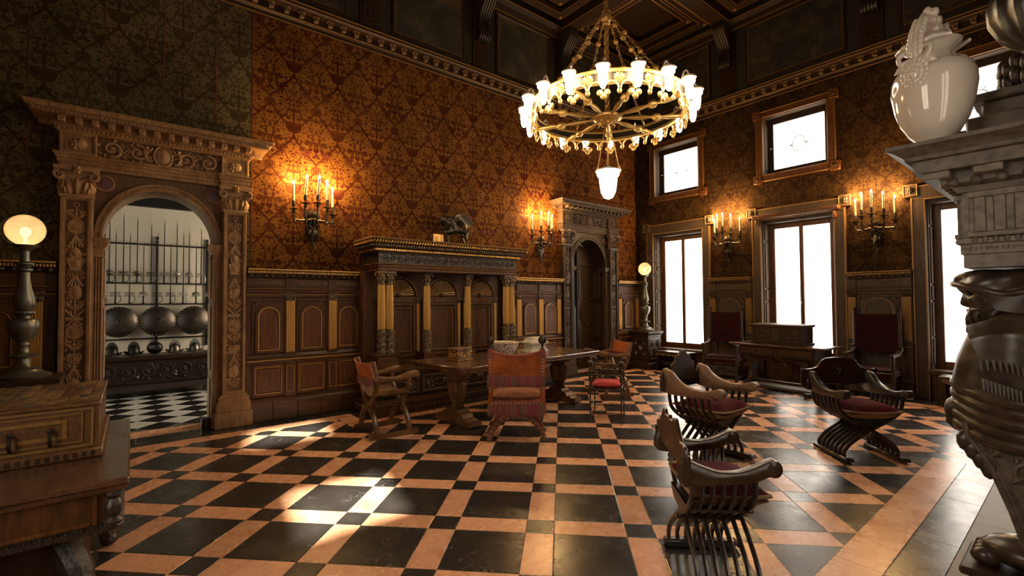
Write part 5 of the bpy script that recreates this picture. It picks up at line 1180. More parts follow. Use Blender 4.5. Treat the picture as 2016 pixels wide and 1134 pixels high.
ARM_HI = [(.29,.70),(.29,.93),(.24,.935),(.19,.915),(.13,.85),(.06,.805),(-.04,.775),(-.16,.77),(-.25,.795),(-.30,.81),(-.335,.80),(-.355,.765),(-.345,.73),(-.31,.712),(-.27,.715),(-.25,.70)]
ARM_LO = [(.30,.66),(.30,.80),(.25,.795),(.16,.765),(.05,.735),(-.06,.735),(-.16,.76),(-.25,.795),(-.30,.81),(-.335,.80),(-.355,.765),(-.345,.73),(-.31,.712),(-.27,.715),(-.22,.695),(-.1,.67)]
def savonarola(label, loc, rz, wd, arm, board, crest, A=ARM_HI, cush=True):
    t = thing('savonarola_chair', label, 'chair', loc, rz); n = 7; ys = [-.21+.42*k/(n-1) for k in range(n)]
    for s in (-1,1):
        r = MB(); r.cbox(s*.28-.035, s*.28+.035, -.30, .27, 0, .055, .012)
        for k in range(4): r.tube([(s*.28-.027+.018*k,-.305,.05),(s*.28-.027+.018*k,-.325,.02)], .011, 5)
        r.obj('sledge_foot', wd, t)
        for k, y in enumerate(ys):
            yy = y+(.018 if s > 0 else -.018)
            P = smooth_pts([(s*.28,yy,.045),(s*.285,yy,.10),(s*.22,yy,.19),(s*.09,yy,.29),(-s*.03,yy,.37),(-s*.17,yy,.45),(-s*.28,yy,.54),(-s*.315,yy,.64),(-s*.315,yy,.715)], 4)
            MB().tube(P, .021, 8, sx=.8).obj('curved_slat', wd, t, 50)
        MB().cprism(smooth_poly(A, 4), -s*.315-.032, -s*.315+.032, .007).obj('armrest', arm, t, 50)
        sc_ = MB(); sc_.T = Matrix.Translation((-s*.315,-.308,.762)) @ Matrix.Rotation(PI/2, 4, 'Y'); sc_.lathe([(0,-.042),(.03,-.042),(.048,-.034),(.050,0),(.048,.034),(.03,.042),(0,.042)], 16)
        for q in (-1,1):
            for k in range(8): a = 2*PI*k/8; sc_.ell((.024*cos(a), .024*sin(a), q*.042), (.010,.006,.004), 6, 4, Matrix.Rotation(a, 3, 'Z'))
        sc_.obj('arm_scroll', arm, t)
    MB().tube([(0,-.25,.335),(0,.25,.335)], .018, 8).obj('pivot_rod', wd, t)
    st = MB(); st.prism([(-.22,.47),(.22,.47),(.14,.40),(0,.375),(-.14,.40)], -.225, -.205); st.prism([(-.22,.47),(.22,.47),(.14,.40),(0,.375),(-.14,.40)], .205, .225); st.box(-.22,.22,-.22,.22,.455,.47); st.obj('seat', wd, t, 0)
    MB().cprism(smooth_poly(crest, 3), .265, .295, .005, 'xz').obj('back_board', board, t, 40)
    for s in (-1,1): MB().cbox(s*.345-.02, s*.345+.02, .25, .31, .70, .83, .006).obj('back_cleat', board, t)
    if cush:
        c = (0,-.05,.555); cu = pillow(MB(), c, .52, .54, .19).obj('cushion', M['vel_wine'], t); pillow_edge(c, .52, .54, .012, M['cush_edge'], cu); MB().grid(lambda a, b: (c[0]+.51*(a-.5), c[1]+.53*(b-.5), c[2]-.012-.086*max(0,(1-abs(2*a-1)**3.2)*(1-abs(2*b-1)**3.2))**.55), 10, 10).obj('cushion_underside', M['cush_edge'], cu)
    return t
CR1 = [(-.36,.66),(-.365,.84),(-.33,.88),(-.28,.885),(-.22,.93),(-.16,.99),(-.12,.995),(-.085,.965),(-.03,.96),(0,.985),(.03,.96),(.085,.965),(.12,.995),(.16,.99),(.22,.93),(.28,.885),(.33,.88),(.365,.84),(.36,.66),(.30,.68),(.18,.74),(-.18,.74),(-.30,.68)]
sv1 = savonarola('dark slatted folding armchair with wine cushion in the right foreground, near the hearth border', (-1.466, 2.69, 0), math.radians(136), M['wood_black'], M['wood_chair'], M['wood_chair'], CR1, ARM_LO); sv1.scale = (.92, .78, .92)
CR2 = [(-.37,.72),(-.375,.84),(-.36,.90),(-.32,.925),(-.28,.91),(-.25,.87),(-.21,.90),(-.20,.97),(-.15,1.00),(-.12,1.06),(-.07,1.075),(-.03,1.115),(.03,1.115),(.07,1.075),(.12,1.06),(.15,1.0),(.20,.97),(.21,.90),(.25,.87),(.28,.91),(.32,.925),(.36,.90),(.375,.84),(.37,.72),(.30,.78),(-.30,.78)]
sv2 = savonarola('slatted folding armchair with pale bleached arms and scalloped crest, behind the foreground chair', (-2.47, 4.54, 0), math.radians(88), M['wood_chair'], M['wood_light'], M['wood_grey'], CR2); sv2.scale = (1, 1, .95)
CR3 = [(-.42,.74),(-.42,.95),(-.36,.955),(-.25,.98),(-.15,1.09),(.15,1.09),(.25,.98),(.36,.955),(.42,.97),(.43,.94),(.36,.82),(.20,.77),(-.20,.77),(-.36,.74)]
sv = savonarola('dark slatted folding armchair with swept crest and wine cushion, before the right window-wall armchair', (-1.56, 5.82, 0), math.radians(48), M['wood_black'], M['wood_black'], M['mahogany'], CR3)
sv.scale = (.94, .96, .87)
MB().tube([(.085*cos(a), .26, .93+.085*sin(a)) for a in [2*PI*k/20 for k in range(20)]], .008, 5, True).rosette(0, .93, .06, 7, .265, .02).obj('crest_medallion', M['wood_dark'], sv)

def metal_chair():
    t = thing('metal_side_chair', 'slender bronze chair with ball finials, twisted rails and a red cushion', 'chair', (-4.145, 5.0, 0), math.radians(34)); W, D = .20, .235
    for sx in (-1,1):
        for sy in (-1,1):
            x, y = sx*W, sy*D; p = MB().lathe([(.016,0),(.018,.012),(.010,.025),(.009,.20),(.013,.21),(.009,.22),(.009,.42),(.018,.44),(.010,.46),(.009,.52),(.02,.55),(.022,.58),(.012,.62),(.010,.68),(.018,.69),(.012,.70),(.012,.735)], 10, (x,y,0)); p.obj('post', M['bronze'], t)
            MB().ell((x,y,.772), (.04,.04,.04), 14, 8).obj('ball_finial', M['brass_dk'], t)
    for sy in (-1,1):
        for z in (.62, .695):
            pts = []; rad = []
            for k in range(41): a = k/40; pts.append((-W+2*W*a, sy*D+.006*sin(a*44), z+.006*cos(a*44))); rad.append(.009+.004*abs(sin(a*22)))
            MB().tube(pts, rad, 6).ell((0,sy*D,z), (.016,.014,.014), 8, 5).obj('twisted_rail', M['bronze'], t)
    MB().cbox(-W, W, -D, D, .425, .44, .004).obj('seat_frame', M['bronze'], t)
    c = MB(); pillow(c, (0,0,.475), .38, .44, .09); c.obj('cushion', M['vel_pink'], t)
    for a, b in (((-W,-D,.13),(W,-D,.13)), ((-W,D,.13),(W,D,.13)), ((-W,-D,.20),(-W,D,.20)), ((W,-D,.20),(W,D,.20))): MB().tube([a, b], .007, 6).obj('stretcher', M['bronze'], t)
metal_chair()

def state_chair(label, loc, rz):
    t = thing('high_back_armchair', label, 'chair', loc, rz); W = .30
    for s in (-1,1):
        p = MB().cbox(s*W-.025, s*W+.025, .22, .27, 0, 1.36, .006).lathe([(.02,1.36),(.026,1.37),(.014,1.385),(.018,1.40)], 10, (s*W,.245,0)).ell((s*W,.245,1.43), (.03,.03,.03), 10, 6)
        p.obj('back_post', M['wood_dark'], t); n = MB()
        for k in range(22): n.ell((s*W, .218, .72+.03*k), (.014,.010,.014), 6, 4)
        n.obj('nails', M['bronze'], t)
        MB().cbox(s*W-.025, s*W+.025, -.26, -.21, 0, .70, .006).obj('front_leg', M['wood_dark'], t)
        MB().prism([(.24,.73),(.24,.82),(.19,.78),(.05,.735),(-.15,.725),(-.30,.73),(-.32,.705),(-.28,.69),(.1,.69)], s*W-.03, s*W+.03, 'yz').acanthus(s*W, .73, .08, .12, .22, .03).obj('armrest', M['wood_dark'], t, 50)
        MB().cbox(s*W-.018, s*W+.018, -.22, .23, .05, .09, .004).obj('side_stretcher', M['wood_dark'], t)
    MB().cbox(-W+.02, W-.02, .225, .26, .72, 1.34, .012).obj('back_panel', M['vel_red'], t)
    MB().cbox(-W, W, -.255, .25, .36, .45, .01).obj('seat_rail', M['vel_red'], t); pillow(MB(), (0,-.01,.465), .60, .50, .07).obj('seat_cushion', M['vel_red'], t); n = MB()
    for k in range(24): n.ell((-W+2*W*(k+.5)/24, -.258, .44), (.010,.008,.010), 6, 4)
    n.obj('nails', M['nail'], t)
    m = MB(); m.cbox(-W+.02, W-.02, -.245, -.225, .12, .30, .006); m.scrolls(-W+.04, W-.04, .13, .29, -.245, 4, .01, 4); m.obj('front_stretcher', M['carve_dk'], t)
state_chair('tall dark armchair with crimson back, left of the desk by the first window', (-4.68, 9.22, 0), math.radians(12))
state_chair('tall dark armchair with crimson back against the panelling right of the desk', (-2.24, 9.28, 0), math.radians(0))
def bench_stool(label, loc, w_):
    t = thing('window_stool', label, 'stool', loc, 0)
    MB().cbox(-w_/2, w_/2, -.18, .18, .40, .44, .006).obj('top', M['wood_chair'], t)
    for sx in (-1,1): MB().cbox(sx*(w_/2-.06)-.025, sx*(w_/2-.06)+.025, -.16, .16, 0, .40, .006).obj('trestle', M['wood_dark'], t)
    m = MB(); m.prism([(-w_/2+.04,.40),(w_/2-.04,.40)]+[(w_/2-.04-(w_-.08)*k/12, .33 if k % 2 else .355) for k in range(13)], -.165, -.145); m.obj('scalloped_apron', M['carve'], t, 0); MB().cbox(-w_/2+.08, w_/2-.08, -.02, .02, .12, .20, .004).scrolls(-w_/2+.1, w_/2-.1, .12, .20, -.02, 6, .006, 2).obj('stretcher', M['carve_dk'], t)
bench_stool('low wooden stool with scalloped apron under the left window', (-5.90, 9.45, 0), .84)
bench_stool('low dark stool under the window beside the fireplace', (-1.0, 9.45, 0), .92)
# ================================================================ LONG TABLE and what stands on it
TA = math.radians(94.6)                                     # long axis of the table
T = thing('trestle_table', 'long walnut trestle table with carved vase-shaped supports', 'table', (-5.385, 4.365, 0), TA)
MB().cbox(-1.38,1.38,-.56,.56,.755,.80,.01).obj('top', M['table'], T)
m = MB(); m.mould([(-1.36,.54),(-1.36,-.54),(1.36,-.54),(1.36,.54)], [(0,.73),(.0,.725),(.012,.735),(.012,.755),(0,.756)], True).obj('top_edge', M['table'], T, 30)
d = MB()
for k in range(120): x = -1.37+2.74*(k+.5)/120; [d.box(x-.007, x+.007, y-.006, y+.006, .735, .752) for y in (-.555,.555)]
for k in range(48): y = -.55+1.1*(k+.5)/48; [d.box(x-.006, x+.006, y-.007, y+.007, .735, .752) for x in (-1.372,1.372)]
d.obj('dentil_row', M['leg'], T, 0)
for s in (-1,1):
    x = s*1.02
    tr = MB(); Q = [(-.36,0),(-.40,.02),(-.40,.07),(-.36,.085),(-.33,.07),(-.30,.10),(-.24,.10),(-.21,.15),(-.15,.16),(-.12,.20)]
    tr.prism(Q+[(-a, b) for a, b in Q[::-1]], x-.085, x+.085, 'yz'); tr.obj('trestle_foot', M['leg'], T, 30)
    v = MB().lathe([(.11,.20),(.125,.215),(.10,.235),(.085,.25),(.10,.27),(.135,.34),(.16,.43),(.17,.50),(.155,.545),(.12,.56),(.12,.58),(.14,.59)], 32, (x,0,0), sx=.62, sy=1.0, flute=16, fl_d=.022); v.obj('fluted_vase_support', M['leg'], T, 35)
    c = MB(); Q = [(-.10,.58),(-.16,.60),(-.20,.64),(-.27,.655),(-.33,.685),(-.36,.73)]; c.prism(Q+[(-a, b) for a, b in Q[::-1]], x-.07, x+.07, 'yz'); c.obj('trestle_head', M['leg'], T, 30)
    Pq = [(x-s*.05,.73),(x-s*.38,.73),(x-s*.36,.695),(x-s*.28,.68),(x-s*.22,.64),(x-s*.16,.63),(x-s*.06,.60)]; MB().prism(Pq, -.02, .02).obj('bracket', M['leg'], T, 0)
MB().cbox(-1.0,1.0,-.03,.03,.24,.30,.006).obj('stretcher', M['wood_dark'], T)
ZT = .801
C1 = thing('gilt_casket', 'small square gilt casket on the left end of the long table', 'casket', (-5.41, 3.46, ZT), math.radians(98)); C1.scale = (.88,.88,.95)
MB().cbox(-.14,.14,-.12,.12,.02,.15,.005).obj('body', M['inlay'], C1); MB().cbox(-.15,.15,-.13,.13,0,.022,.005).obj('base', M['gilt_dk'], C1); MB().cbox(-.15,.15,-.13,.13,.15,.175,.006).obj('lid', M['leather'], C1)
m = MB(); m.scrolls(-.13,.13,.03,.145,-.121,2,.005,2); m.T = Matrix.Rotation(-PI/2, 4, 'Z'); m.scrolls(-.11,.11,.03,.145,-.141,2,.005,3); m.obj('gilt_relief', M['gilt'], C1); MB().box(-.02,.02,-.135,-.12,.11,.17).obj('lock', M['bronze'], C1)
C2 = thing('painted_bowl', 'white and red lustre ceramic bowl in the middle of the long table', 'bowl', (-5.46, 4.28, ZT), 0)
def bowl_mat():
    d = ND('lustre_bowl'); v = d.vor(None, 26, 'F1'); w_ = d.vor(None, 60, 'DISTANCE_TO_EDGE'); k = d.ramp(v, [(.28, (.18,.035,.02)), (.36, (.78,.70,.58))]); d.set(Base_Color=d.mix(d.ramp(w_, [(.03, (.8,)*3), (.07, (0,)*3)]), k, (.26,.07,.035)), Roughness=.2, Coat_Weight=.4); return d.m
MB().lathe([(.0,.03),(.10,.03),(.14,.06),(.17,.11),(.195,.175),(.205,.19),(.21,.188),(.205,.175),(.18,.11),(.15,.055),(.10,.0),(0,.0)], 32, (0,0,0)).obj('vessel', bowl_mat(), C2); MB().lathe([(.20,.185),(.212,.193),(.222,.188),(.205,.178)], 32).obj('rim', M['porcelain_rim'], C2)
C3 = thing('ivory_casket', 'cream carved bone casket with stepped lid on the right of the table', 'casket', (-5.47, 4.87, ZT), math.radians(94))
MB().cbox(-.19,.19,-.12,.12,0,.03,.004).cbox(-.175,.175,-.105,.105,.03,.05,.004).obj('base', M['ivory'], C3); MB().cbox(-.16,.16,-.09,.09,.05,.145,.003).obj('body', M['ivory'], C3)
MB().cbox(-.19,.19,-.12,.12,.145,.165,.004).prism([(-.17,.165),(-.11,.215),(.11,.215),(.17,.165)], -.09, .09).cbox(-.12,.12,-.07,.07,.215,.23,.004).obj('lid', M['ivory'], C3); d = MB()
for k in range(26): x = -.18+.36*(k+.5)/26; d.box(x-.004, x+.004, -.122, -.105, .128, .143); d.box(x-.004, x+.004, -.123, -.118, .008, .024)
d.obj('dentil_row', M['ivory'], C3, 0)
m = MB()
for k in range(7): x = -.14+.28*k/6; m.box(x-.012, x+.012, -.096, -.09, .058, .125); m.ell((x,-.095,.105), (.008,.006,.010), 6, 4)
m.obj('figure_relief', M['ivory'], C3)

# ================================================================ DESK by the middle window
D = thing('writing_desk', 'dark writing desk with two drawers below the middle window', 'desk', (-3.42, 8.88, 0), math.radians(-6))
MB().cbox(-.80,.80,-.36,.34,.775,.81,.008).obj('top', M['table'], D); MB().cbox(-.64,.64,-.30,.30,.60,.775,.006).obj('case', M['wood_dark'], D, 0)
for s in (-1,1):
    f = MB().cbox(s*.315-.295, s*.315+.295, -.312, -.29, .625, .755, .004); fr_ = f.obj('drawer', M['wood_chair'], D); g = MB(); rect_frame(g, s*.315-.28, s*.315+.28, .635, .745, .012, -.322, -.31, .003); g.obj('drawer_moulding', M['wood_chair'], fr_, 30); MB().ell((s*.315,-.335,.69), (.018,.02,.016), 8, 6).obj('knob', M['bronze'], fr_)
    b = MB(); Q = [(-.30,.0),(-.33,.03),(-.30,.09),(-.20,.11),(-.10,.16),(-.06,.30),(-.12,.45),(-.24,.55),(-.27,.60)]; b.prism(Q+[(-a, q) for a, q in Q[::-1]], s*.56-.035, s*.56+.035, 'yz'); b.obj('lyre_support', M['wood_dark'], D, 30); MB().cbox(s*.56-.05, s*.56+.05, -.42, .36, 0, .07, .01).obj('foot', M['wood_dark'], D)
d = MB()
for k in range(70): d.ell((-.63+1.26*(k+.5)/70, -.305, .605), (.008,.010,.008), 5, 3)
d.obj('bead_row', M['wood_chair'], D)
m = MB()
for s in (-1,1): m.prism([(s*.05,.60),(s*.50,.60),(s*.50,.50),(s*.42,.44),(s*.36,.50),(s*.22,.54),(s*.10,.50),(s*.07,.44)], -.22, -.19); m.spiral(s*.11, .45, .045, 1.4, 0, s, .014, -.22)
m.obj('scrolled_apron', M['wood_dark'], D, 0); MB().cbox(-.56,.56,-.03,.03,.10,.15,.005).obj('stretcher', M['wood_dark'], D); MB().cbox(-.62,.62,-.16,.30,.02,.05,.004).obj('foot_board', M['wood_grey'], D)
C4 = thing('desk_coffer', 'dark rectangular wooden coffer standing on the writing desk', 'coffer', (-3.46, 8.90, .811), math.radians(-6))
MB().cbox(-.43,.43,-.20,.20,.03,.30,.005).obj('body', M['wood_dark'], C4, 0); MB().cbox(-.45,.45,-.22,.22,0,.032,.006).obj('base', M['wood_dark'], C4); MB().mould([(-.43,-.20),(.43,-.20),(.43,.20),(-.43,.20)], [(0,.295),(.015,.30),(.03,.325),(.03,.34),(0,.35)], True).box(-.43,.43,-.20,.20,.30,.349).obj('lid', M['wood_grey'], C4, 30)
m = MB(); rect_frame(m, -.40,.40,.05,.285,.02,-.21,-.198,.004); m.cbox(-.06,.06,-.206,-.198,.07,.265,.003); m.scrolls(-.37,-.08,.08,.26,-.20,2,.006,1); m.scrolls(.08,.37,.08,.26,-.20,2,.006,2); m.obj('front_relief', M['carve_dk'], C4)

# ================================================================ CANDLE SCONCES
def sconce(label, loc, rz, lean):
    t = thing('candle_sconce', label, 'sconce', loc, rz, 'bronze candle sconces'); z0 = 2.78
    m = MB(); m.ell((0,-.03,z0), (.06,.03,.14), 12, 8); m.acanthus(0, z0-.22, .16, .26, -.05, .04); m.acanthus(.0, z0+.02, .20, .16, -.05, .05)
    m.tube(smooth_pts([(0,-.03,z0-.05),(.01,-.08,z0-.16),(-.02,-.07,z0-.26),(.01,-.05,z0-.34),(.03,-.06,z0-.40)], 5), [.035]*6+[.028]*6+[.02]*6+[.012]*3, 8); m.ell((.02,-.07,z0-.41), (.025,.02,.02), 8, 5)
    for s in (-1,1): m.spiral(s*.05, z0-.10, .05, 1.3, 0, s, .014, -.07); m.leaf(s*.02, z0-.30, PI/2-s*.6, .14, .06, -.06, .03); m.ell((s*.045,-.07,z0-.17), (.03,.02,.05), 8, 5)
    m.obj('back_stem', M['bronze'], t)
    for k, (x, y, dz) in enumerate(((-.27,-.10,-.02), (-.15,-.24,.05), (.0,-.30,.06), (.15,-.24,.02), (.27,-.10,-.05))):
        a = MB().tube(smooth_pts([(0,-.05,z0+.03),(x*.45,y*.55-.02,z0-.01),(x*.9,y*.9,z0-.015),(x*1.02,y,z0+.06+dz),(x,y,z0+.12+dz)], 5), [.020]*6+[.016]*10+[.012]*5, 7)
        a.ell((x*.92,y*.92,z0-.045), (.018,.018,.026), 7, 5); a.lathe([(.012,.09),(.022,.10),(.026,.12),(.012,.14),(.055,.15),(.06,.157),(.014,.165),(.012,.19),(.024,.20),(.027,.24),(.022,.27),(.0,.27)], 12, (x,y,z0+dz)); ar = a.obj('candle_arm', M['bronze'], t)
        zc = z0+dz+.27; tx = lean*(.02 if k in (1,2) else -.004)
        MB().tube([(x,y,zc-.01),(x+tx,y,zc+.24)], .0155, 10).obj('candle', M['candle'], ar)
        f = MB().lathe([(0,0),(.010,.008),(.013,.020),(.009,.036),(.003,.050),(0,.054)], 8, (x+tx,y,zc+.24)); f.obj('flame_bulb', M['flame'], ar)
        L_ = bpy.data.lights.new('candle_light', 'POINT'); L_.energy = 16; L_.color = (1,.56,.20); L_.shadow_soft_size = .02; lo = bpy.data.objects.new('candle_light', L_); COL.objects.link(lo); lo.parent = t; lo.location = (x+tx, y, zc+.335)
    return t
sconce('bronze five-candle sconce on the red hanging between near portal and bench', (XW+.012, 2.02, 0), PI/2, 1)
sconce('bronze five-candle sconce on the red hanging between bench and far portal', (XW+.012, 6.50, 0), PI/2, 0)
sconce('bronze five-candle sconce on the window wall above the left crimson armchair', (-4.78, YW-.012, 0), 0, .3)
sconce('bronze five-candle sconce on the window wall above the right crimson armchair', (-2.26, YW-.012, 0), 0, .3)

# ================================================================ GLOBE LAMPS ON PEDESTALS
def globe_glass():
    d = ND('pearly_globe_glass'); n = d.t.nodes; tr = d.n('BsdfTransparent'); tr.inputs[0].default_value = (1,.86,.62,1); tl = d.n('BsdfTranslucent'); tl.inputs[0].default_value = (.95,.74,.46,1); gl = d.n('BsdfGlossy'); gl.inputs['Roughness'].default_value = .12
    a = d.n('MixShader'); a.inputs[0].default_value = .86; d.l(tr.outputs[0], a.inputs[1]); d.l(tl.outputs[0], a.inputs[2]); fr_ = d.n('Fresnel'); fr_.inputs[0].default_value = 1.5; b = d.n('MixShader'); d.l(fr_.outputs[0], b.inputs[0]); d.l(a.outputs[0], b.inputs[1]); d.l(gl.outputs[0], b.inputs[2])
    bp = d.n('Bump'); bp.inputs['Strength'].default_value = .4; bp.inputs['Distance'].default_value = .01; d.l(d.vor(None, 38), bp.inputs['Height']); d.l(bp.outputs[0], tl.inputs['Normal']); d.l(bp.outputs[0], gl.inputs['Normal']); d.l(b.outputs[0], d.out.inputs[0]); return d.m
M['globe'] = globe_glass()
def ped_lamp(labp, labl, loc, rz, wx=0.):
    p = thing('lamp_pedestal', labp, 'pedestal', loc, rz); S_ = .235
    sq_ = lambda s: [(-s,-s),(s,-s),(s,s),(-s,s)]
    MB().box(-S_,S_,-S_,S_,.16,.80).mould(sq_(S_), [(0,0),(.05,0),(.05,.10),(.035,.13),(.01,.15),(0,.18)], True).box(-S_+.003,S_-.003,-S_+.003,S_-.003,0,.17).obj('body', M['wood_dark'], p, 30)
    MB().mould(sq_(S_), [(0,.74),(.012,.75),(.012,.78),(.04,.81),(.055,.83),(.055,.865),(0,.88)], True).box(-S_+.003,S_-.003,-S_+.003,S_-.003,.76,.879).obj('cap', M['wood_dark'], p, 30)
    for k in range(4):
        m = MB(); m.T = Matrix.Rotation(k*PI/2, 4, 'Z'); rect_frame(m, -.19, .19, .22, .70, .025, -S_-.012, -S_+.002, .004)
        for dx, dz, a, b in ((0,.46,.08,.12), (-.11,.34,.05,.09), (.11,.34,.05,.09), (-.11,.58,.05,.09), (.11,.58,.05,.09)): m.add([(dx-a,-S_,dz),(dx,-S_,dz-b),(dx+a,-S_,dz),(dx,-S_,dz+b),(dx,-S_-.045,dz)], [(0,1,4),(1,2,4),(2,3,4),(3,0,4)])
        for j in range(12): m.box(-.2+.4*(j+.2)/12, -.2+.4*(j+.8)/12, -S_-.016, -S_-.005, .752, .776)
        m.obj('diamond_panel', M['carve_dk'], p, 20)
    t = thing('globe_lamp', labl, 'lamp', (loc[0], loc[1], .881), rz)
    MB().lathe([(.205,0),(.21,.02),(.19,.035),(.15,.05),(.135,.075),(.10,.085),(.06,.12),(.05,.16),(.05,.185),(.11,.20),(.115,.215),(.06,.23),(.045,.25),(.038,.30),(.05,.32),(.045,.34),(.05,.355),(.085,.40),(.115,.47),(.12,.54),(.105,.565),(.06,.575),(.045,.60),(.085,.63),(.085,.645),(.05,.66),(.07,.68),(.085,.72),(.08,.78),(.055,.88),(.042,.98),(.04,1.03),(.06,1.05),(.06,1.065),(.038,1.08),(.07,1.11),(.07,1.12),(.035,1.14),(.032,1.24),(.05,1.26),(.10,1.29),(.105,1.30),(.0,1.30)], 24).obj('baluster_stem', M['pewter'], t)
    MB().ell((0,0,1.448), (.150,.150,.154), 24, 14).obj('globe', M['globe'], t); MB().ell((0,0,1.43), (.042,.042,.05), 12, 8).tube([(0,0,1.30),(0,0,1.385)], .012, 6).obj('bulb', M['bulb'], t)
    w_ = MB(); w_.T = Matrix.Translation((wx,.165,1.46))
    w_.tube([(.155*cos(a), 0, .155*sin(a)) for a in [2*PI*k/28 for k in range(28)]], .010, 6, True)
    for k in range(14):
        a = 2*PI*k/14+.1; w_.tube([((.155+.13*j/8)*cos(a)-.014*sin(j*1.3)*sin(a), 0, (.155+.13*j/8)*sin(a)+.014*sin(j*1.3)*cos(a)) for j in range(9)], [.009-.0008*j for j in range(9)], 5)
    w_.tube([(0,0,-.155),(-wx,-.12,-.17)], .01, 6); w_.obj('sunburst_wreath', M['iron'], t)
ped_lamp('dark wooden pedestal with diamond panels under the lamp beside the near portal', 'bronze baluster lamp with lit glass globe left of the near portal', (-6.62, -.83, 0), PI/2, -.05)
ped_lamp('dark wooden pedestal with diamond panels in the far corner of the room', 'bronze baluster lamp with lit glass globe in the far corner', (-6.64, 9.42, 0), 0, .09)

# ================================================================ CHANDELIER
CHX, CHY, CHZ, CR = -3.4, 4.16, 3.665, .855
K = thing('ring_chandelier', 'gilt ring chandelier with eighteen lit glass lamps hanging from the ceiling', 'chandelier', (CHX, CHY, CHZ), 0)
N = 18
MB().grid(lambda a, b: ((CR+.0*b)*cos(2*PI*a), (CR)*sin(2*PI*a), .012+.113*b), 72, 1, True).grid(lambda a, b: ((CR-.012)*cos(2*PI*a), (CR-.012)*sin(2*PI*a), .012+.113*b), 72, 1, True).obj('ring_band', M['brass_dk'], K)
g = MB(); g.tube([(CR*cos(a), CR*sin(a), .13) for a in [2*PI*k/72 for k in range(72)]], .020, 8, True); g.grid(lambda a, b: ((CR-.045+.045*b)*cos(2*PI*a), (CR-.045+.045*b)*sin(2*PI*a), .010), 72, 1, True); g.grid(lambda a, b: ((CR-.045)*cos(2*PI*a), (CR-.045)*sin(2*PI*a), .010+.03*b), 72, 1, True); g.obj('ring_moulding', M['brass'], K)
def onring(m, a): m.T = Matrix.Rotation(a, 4, 'Z') @ Matrix.Translation((CR, 0, 0)) @ Matrix.Rotation(PI/2, 4, 'Z'); return m
s_ = 2*PI*CR/N
for k in range(N):
    a = 2*PI*(k+.35)/N
    m = onring(MB(), a); [m.ell((dx,-.006,dz), (.032,.014,.032), 10, 6) for dx, dz in ((-.034,-.085), (.034,-.085), (0,-.122))]; m.obj('trefoil_pendant', M['brass'], K)
    m = onring(MB(), a)
    for q in (-1,1): m.tube([(q*s_*.25+s_*.23*cos(t), -.008, -.055+.075*sin(t)) for t in [PI*j/10 for j in range(11)]], .009, 6)
    m.obj('pendant_arch', M['brass'], K)
    m = onring(MB(), a+PI/N); m.ell((0,-.006,-.075), (.024,.016,.028), 10, 6); m.obj('bead_drop', M['brass'], K); onring(MB(), a+PI/N).rosette(0, .055, .058, 12, -.008, .018).obj('rosette', M['brass'], K)
    m = onring(MB(), a); lp = MB()
    m.tube(smooth_pts([(0,-.0,.10),(0,-.03,.20),(0,-.06,.225),(0,-.085,.19),(0,-.09,.14)], 4), .009, 6); m.lathe([(.064,.130),(.072,.137),(.066,.152),(.03,.158),(.0,.16)], 16, (0,-.09,0)); br = m.obj('lamp_bracket', M['glasscap'], K)
    lp = onring(MB(), a); lp.lathe([(.056,.135),(.057,.095),(.041,.076),(.039,.03),(.034,-.03),(.024,-.065),(.010,-.078),(0,-.08)], 16, (0,-.09,0)); lp.obj('glass_shade', M['lampglass'], br)
for k in range(9):
    a = 2*PI*(k+.2)/9; m = MB(); m.T = Matrix.Rotation(a, 4, 'Z') @ Matrix.Translation((0,0,-.005)) @ Matrix.Rotation(PI/2, 4, 'Y'); m.lathe([(.012,.16),(.018,.18),(.012,.20),(.022,.26),(.030,.36),(.015,.48),(.022,.50),(.040,.52),(.044,.545),(.040,.57),(.022,.59),(.014,.60),(.030,.68),(.020,.80),(.012,.88),(.012,CR-.01)], 10); m.obj('spoke', M['brass'], K)
h = MB().lathe([(.0,-.08),(.03,-.075),(.05,-.06),(.10,-.045),(.16,-.02),(.165,0),(.15,.015),(.06,.03),(.035,.06),(.03,.10)], 24)
for k in range(8): a = 2*PI*k/8; h.tube([(.10*cos(a)+.03*cos(a)*cos(b), .10*sin(a)+.03*sin(a)*cos(b), -.075+.03*sin(b)) for b in [1.2*PI*j/8 for j in range(9)]], .008, 5)
h.obj('hub', M['brass'], K)
sh = MB(); sh.tube([(.010*cos(z*34), .010*sin(z*34), z) for z in [.05+1.03*k/90 for k in range(91)]], .021, 6); sh.tube([(-.010*cos(z*34), -.010*sin(z*34), z) for z in [.05+1.03*k/90 for k in range(91)]], .021, 6); sh.tube([(0,0,1.0),(0,0,ZC-CHZ)], .022, 8)
sh.lathe([(.02,.50),(.05,.52),(.055,.55),(.04,.57),(.05,.585),(.03,.61)], 14); sh.obj('twisted_shaft', M['brass'], K); MB().ell((0,0,1.155), (.062,.062,.07), 14, 10).lathe([(.025,1.055),(.04,1.075),(.03,1.095)], 12).lathe([(.05,1.215),(.03,1.245)], 12).obj('top_ball', M['brass'], K); MB().lathe([(.03,ZC-CHZ-.25),(.06,ZC-CHZ-.2),(.10,ZC-CHZ-.10),(.16,ZC-CHZ-.03),(.16,ZC-CHZ)], 16).obj('ceiling_rose', M['brass'], K)
def link(m, p, d, q, L=.046):
    u = d.normalized(); a = Vector((0,0,1)); n_ = u.cross(a).normalized(); n_ = n_ if q else u.cross(n_); m.tube([p+u*(L*.5*cos(t))+n_*(.013*sin(t)) for t in [2*PI*j/8 for j in range(8)]], .0038, 4, True)
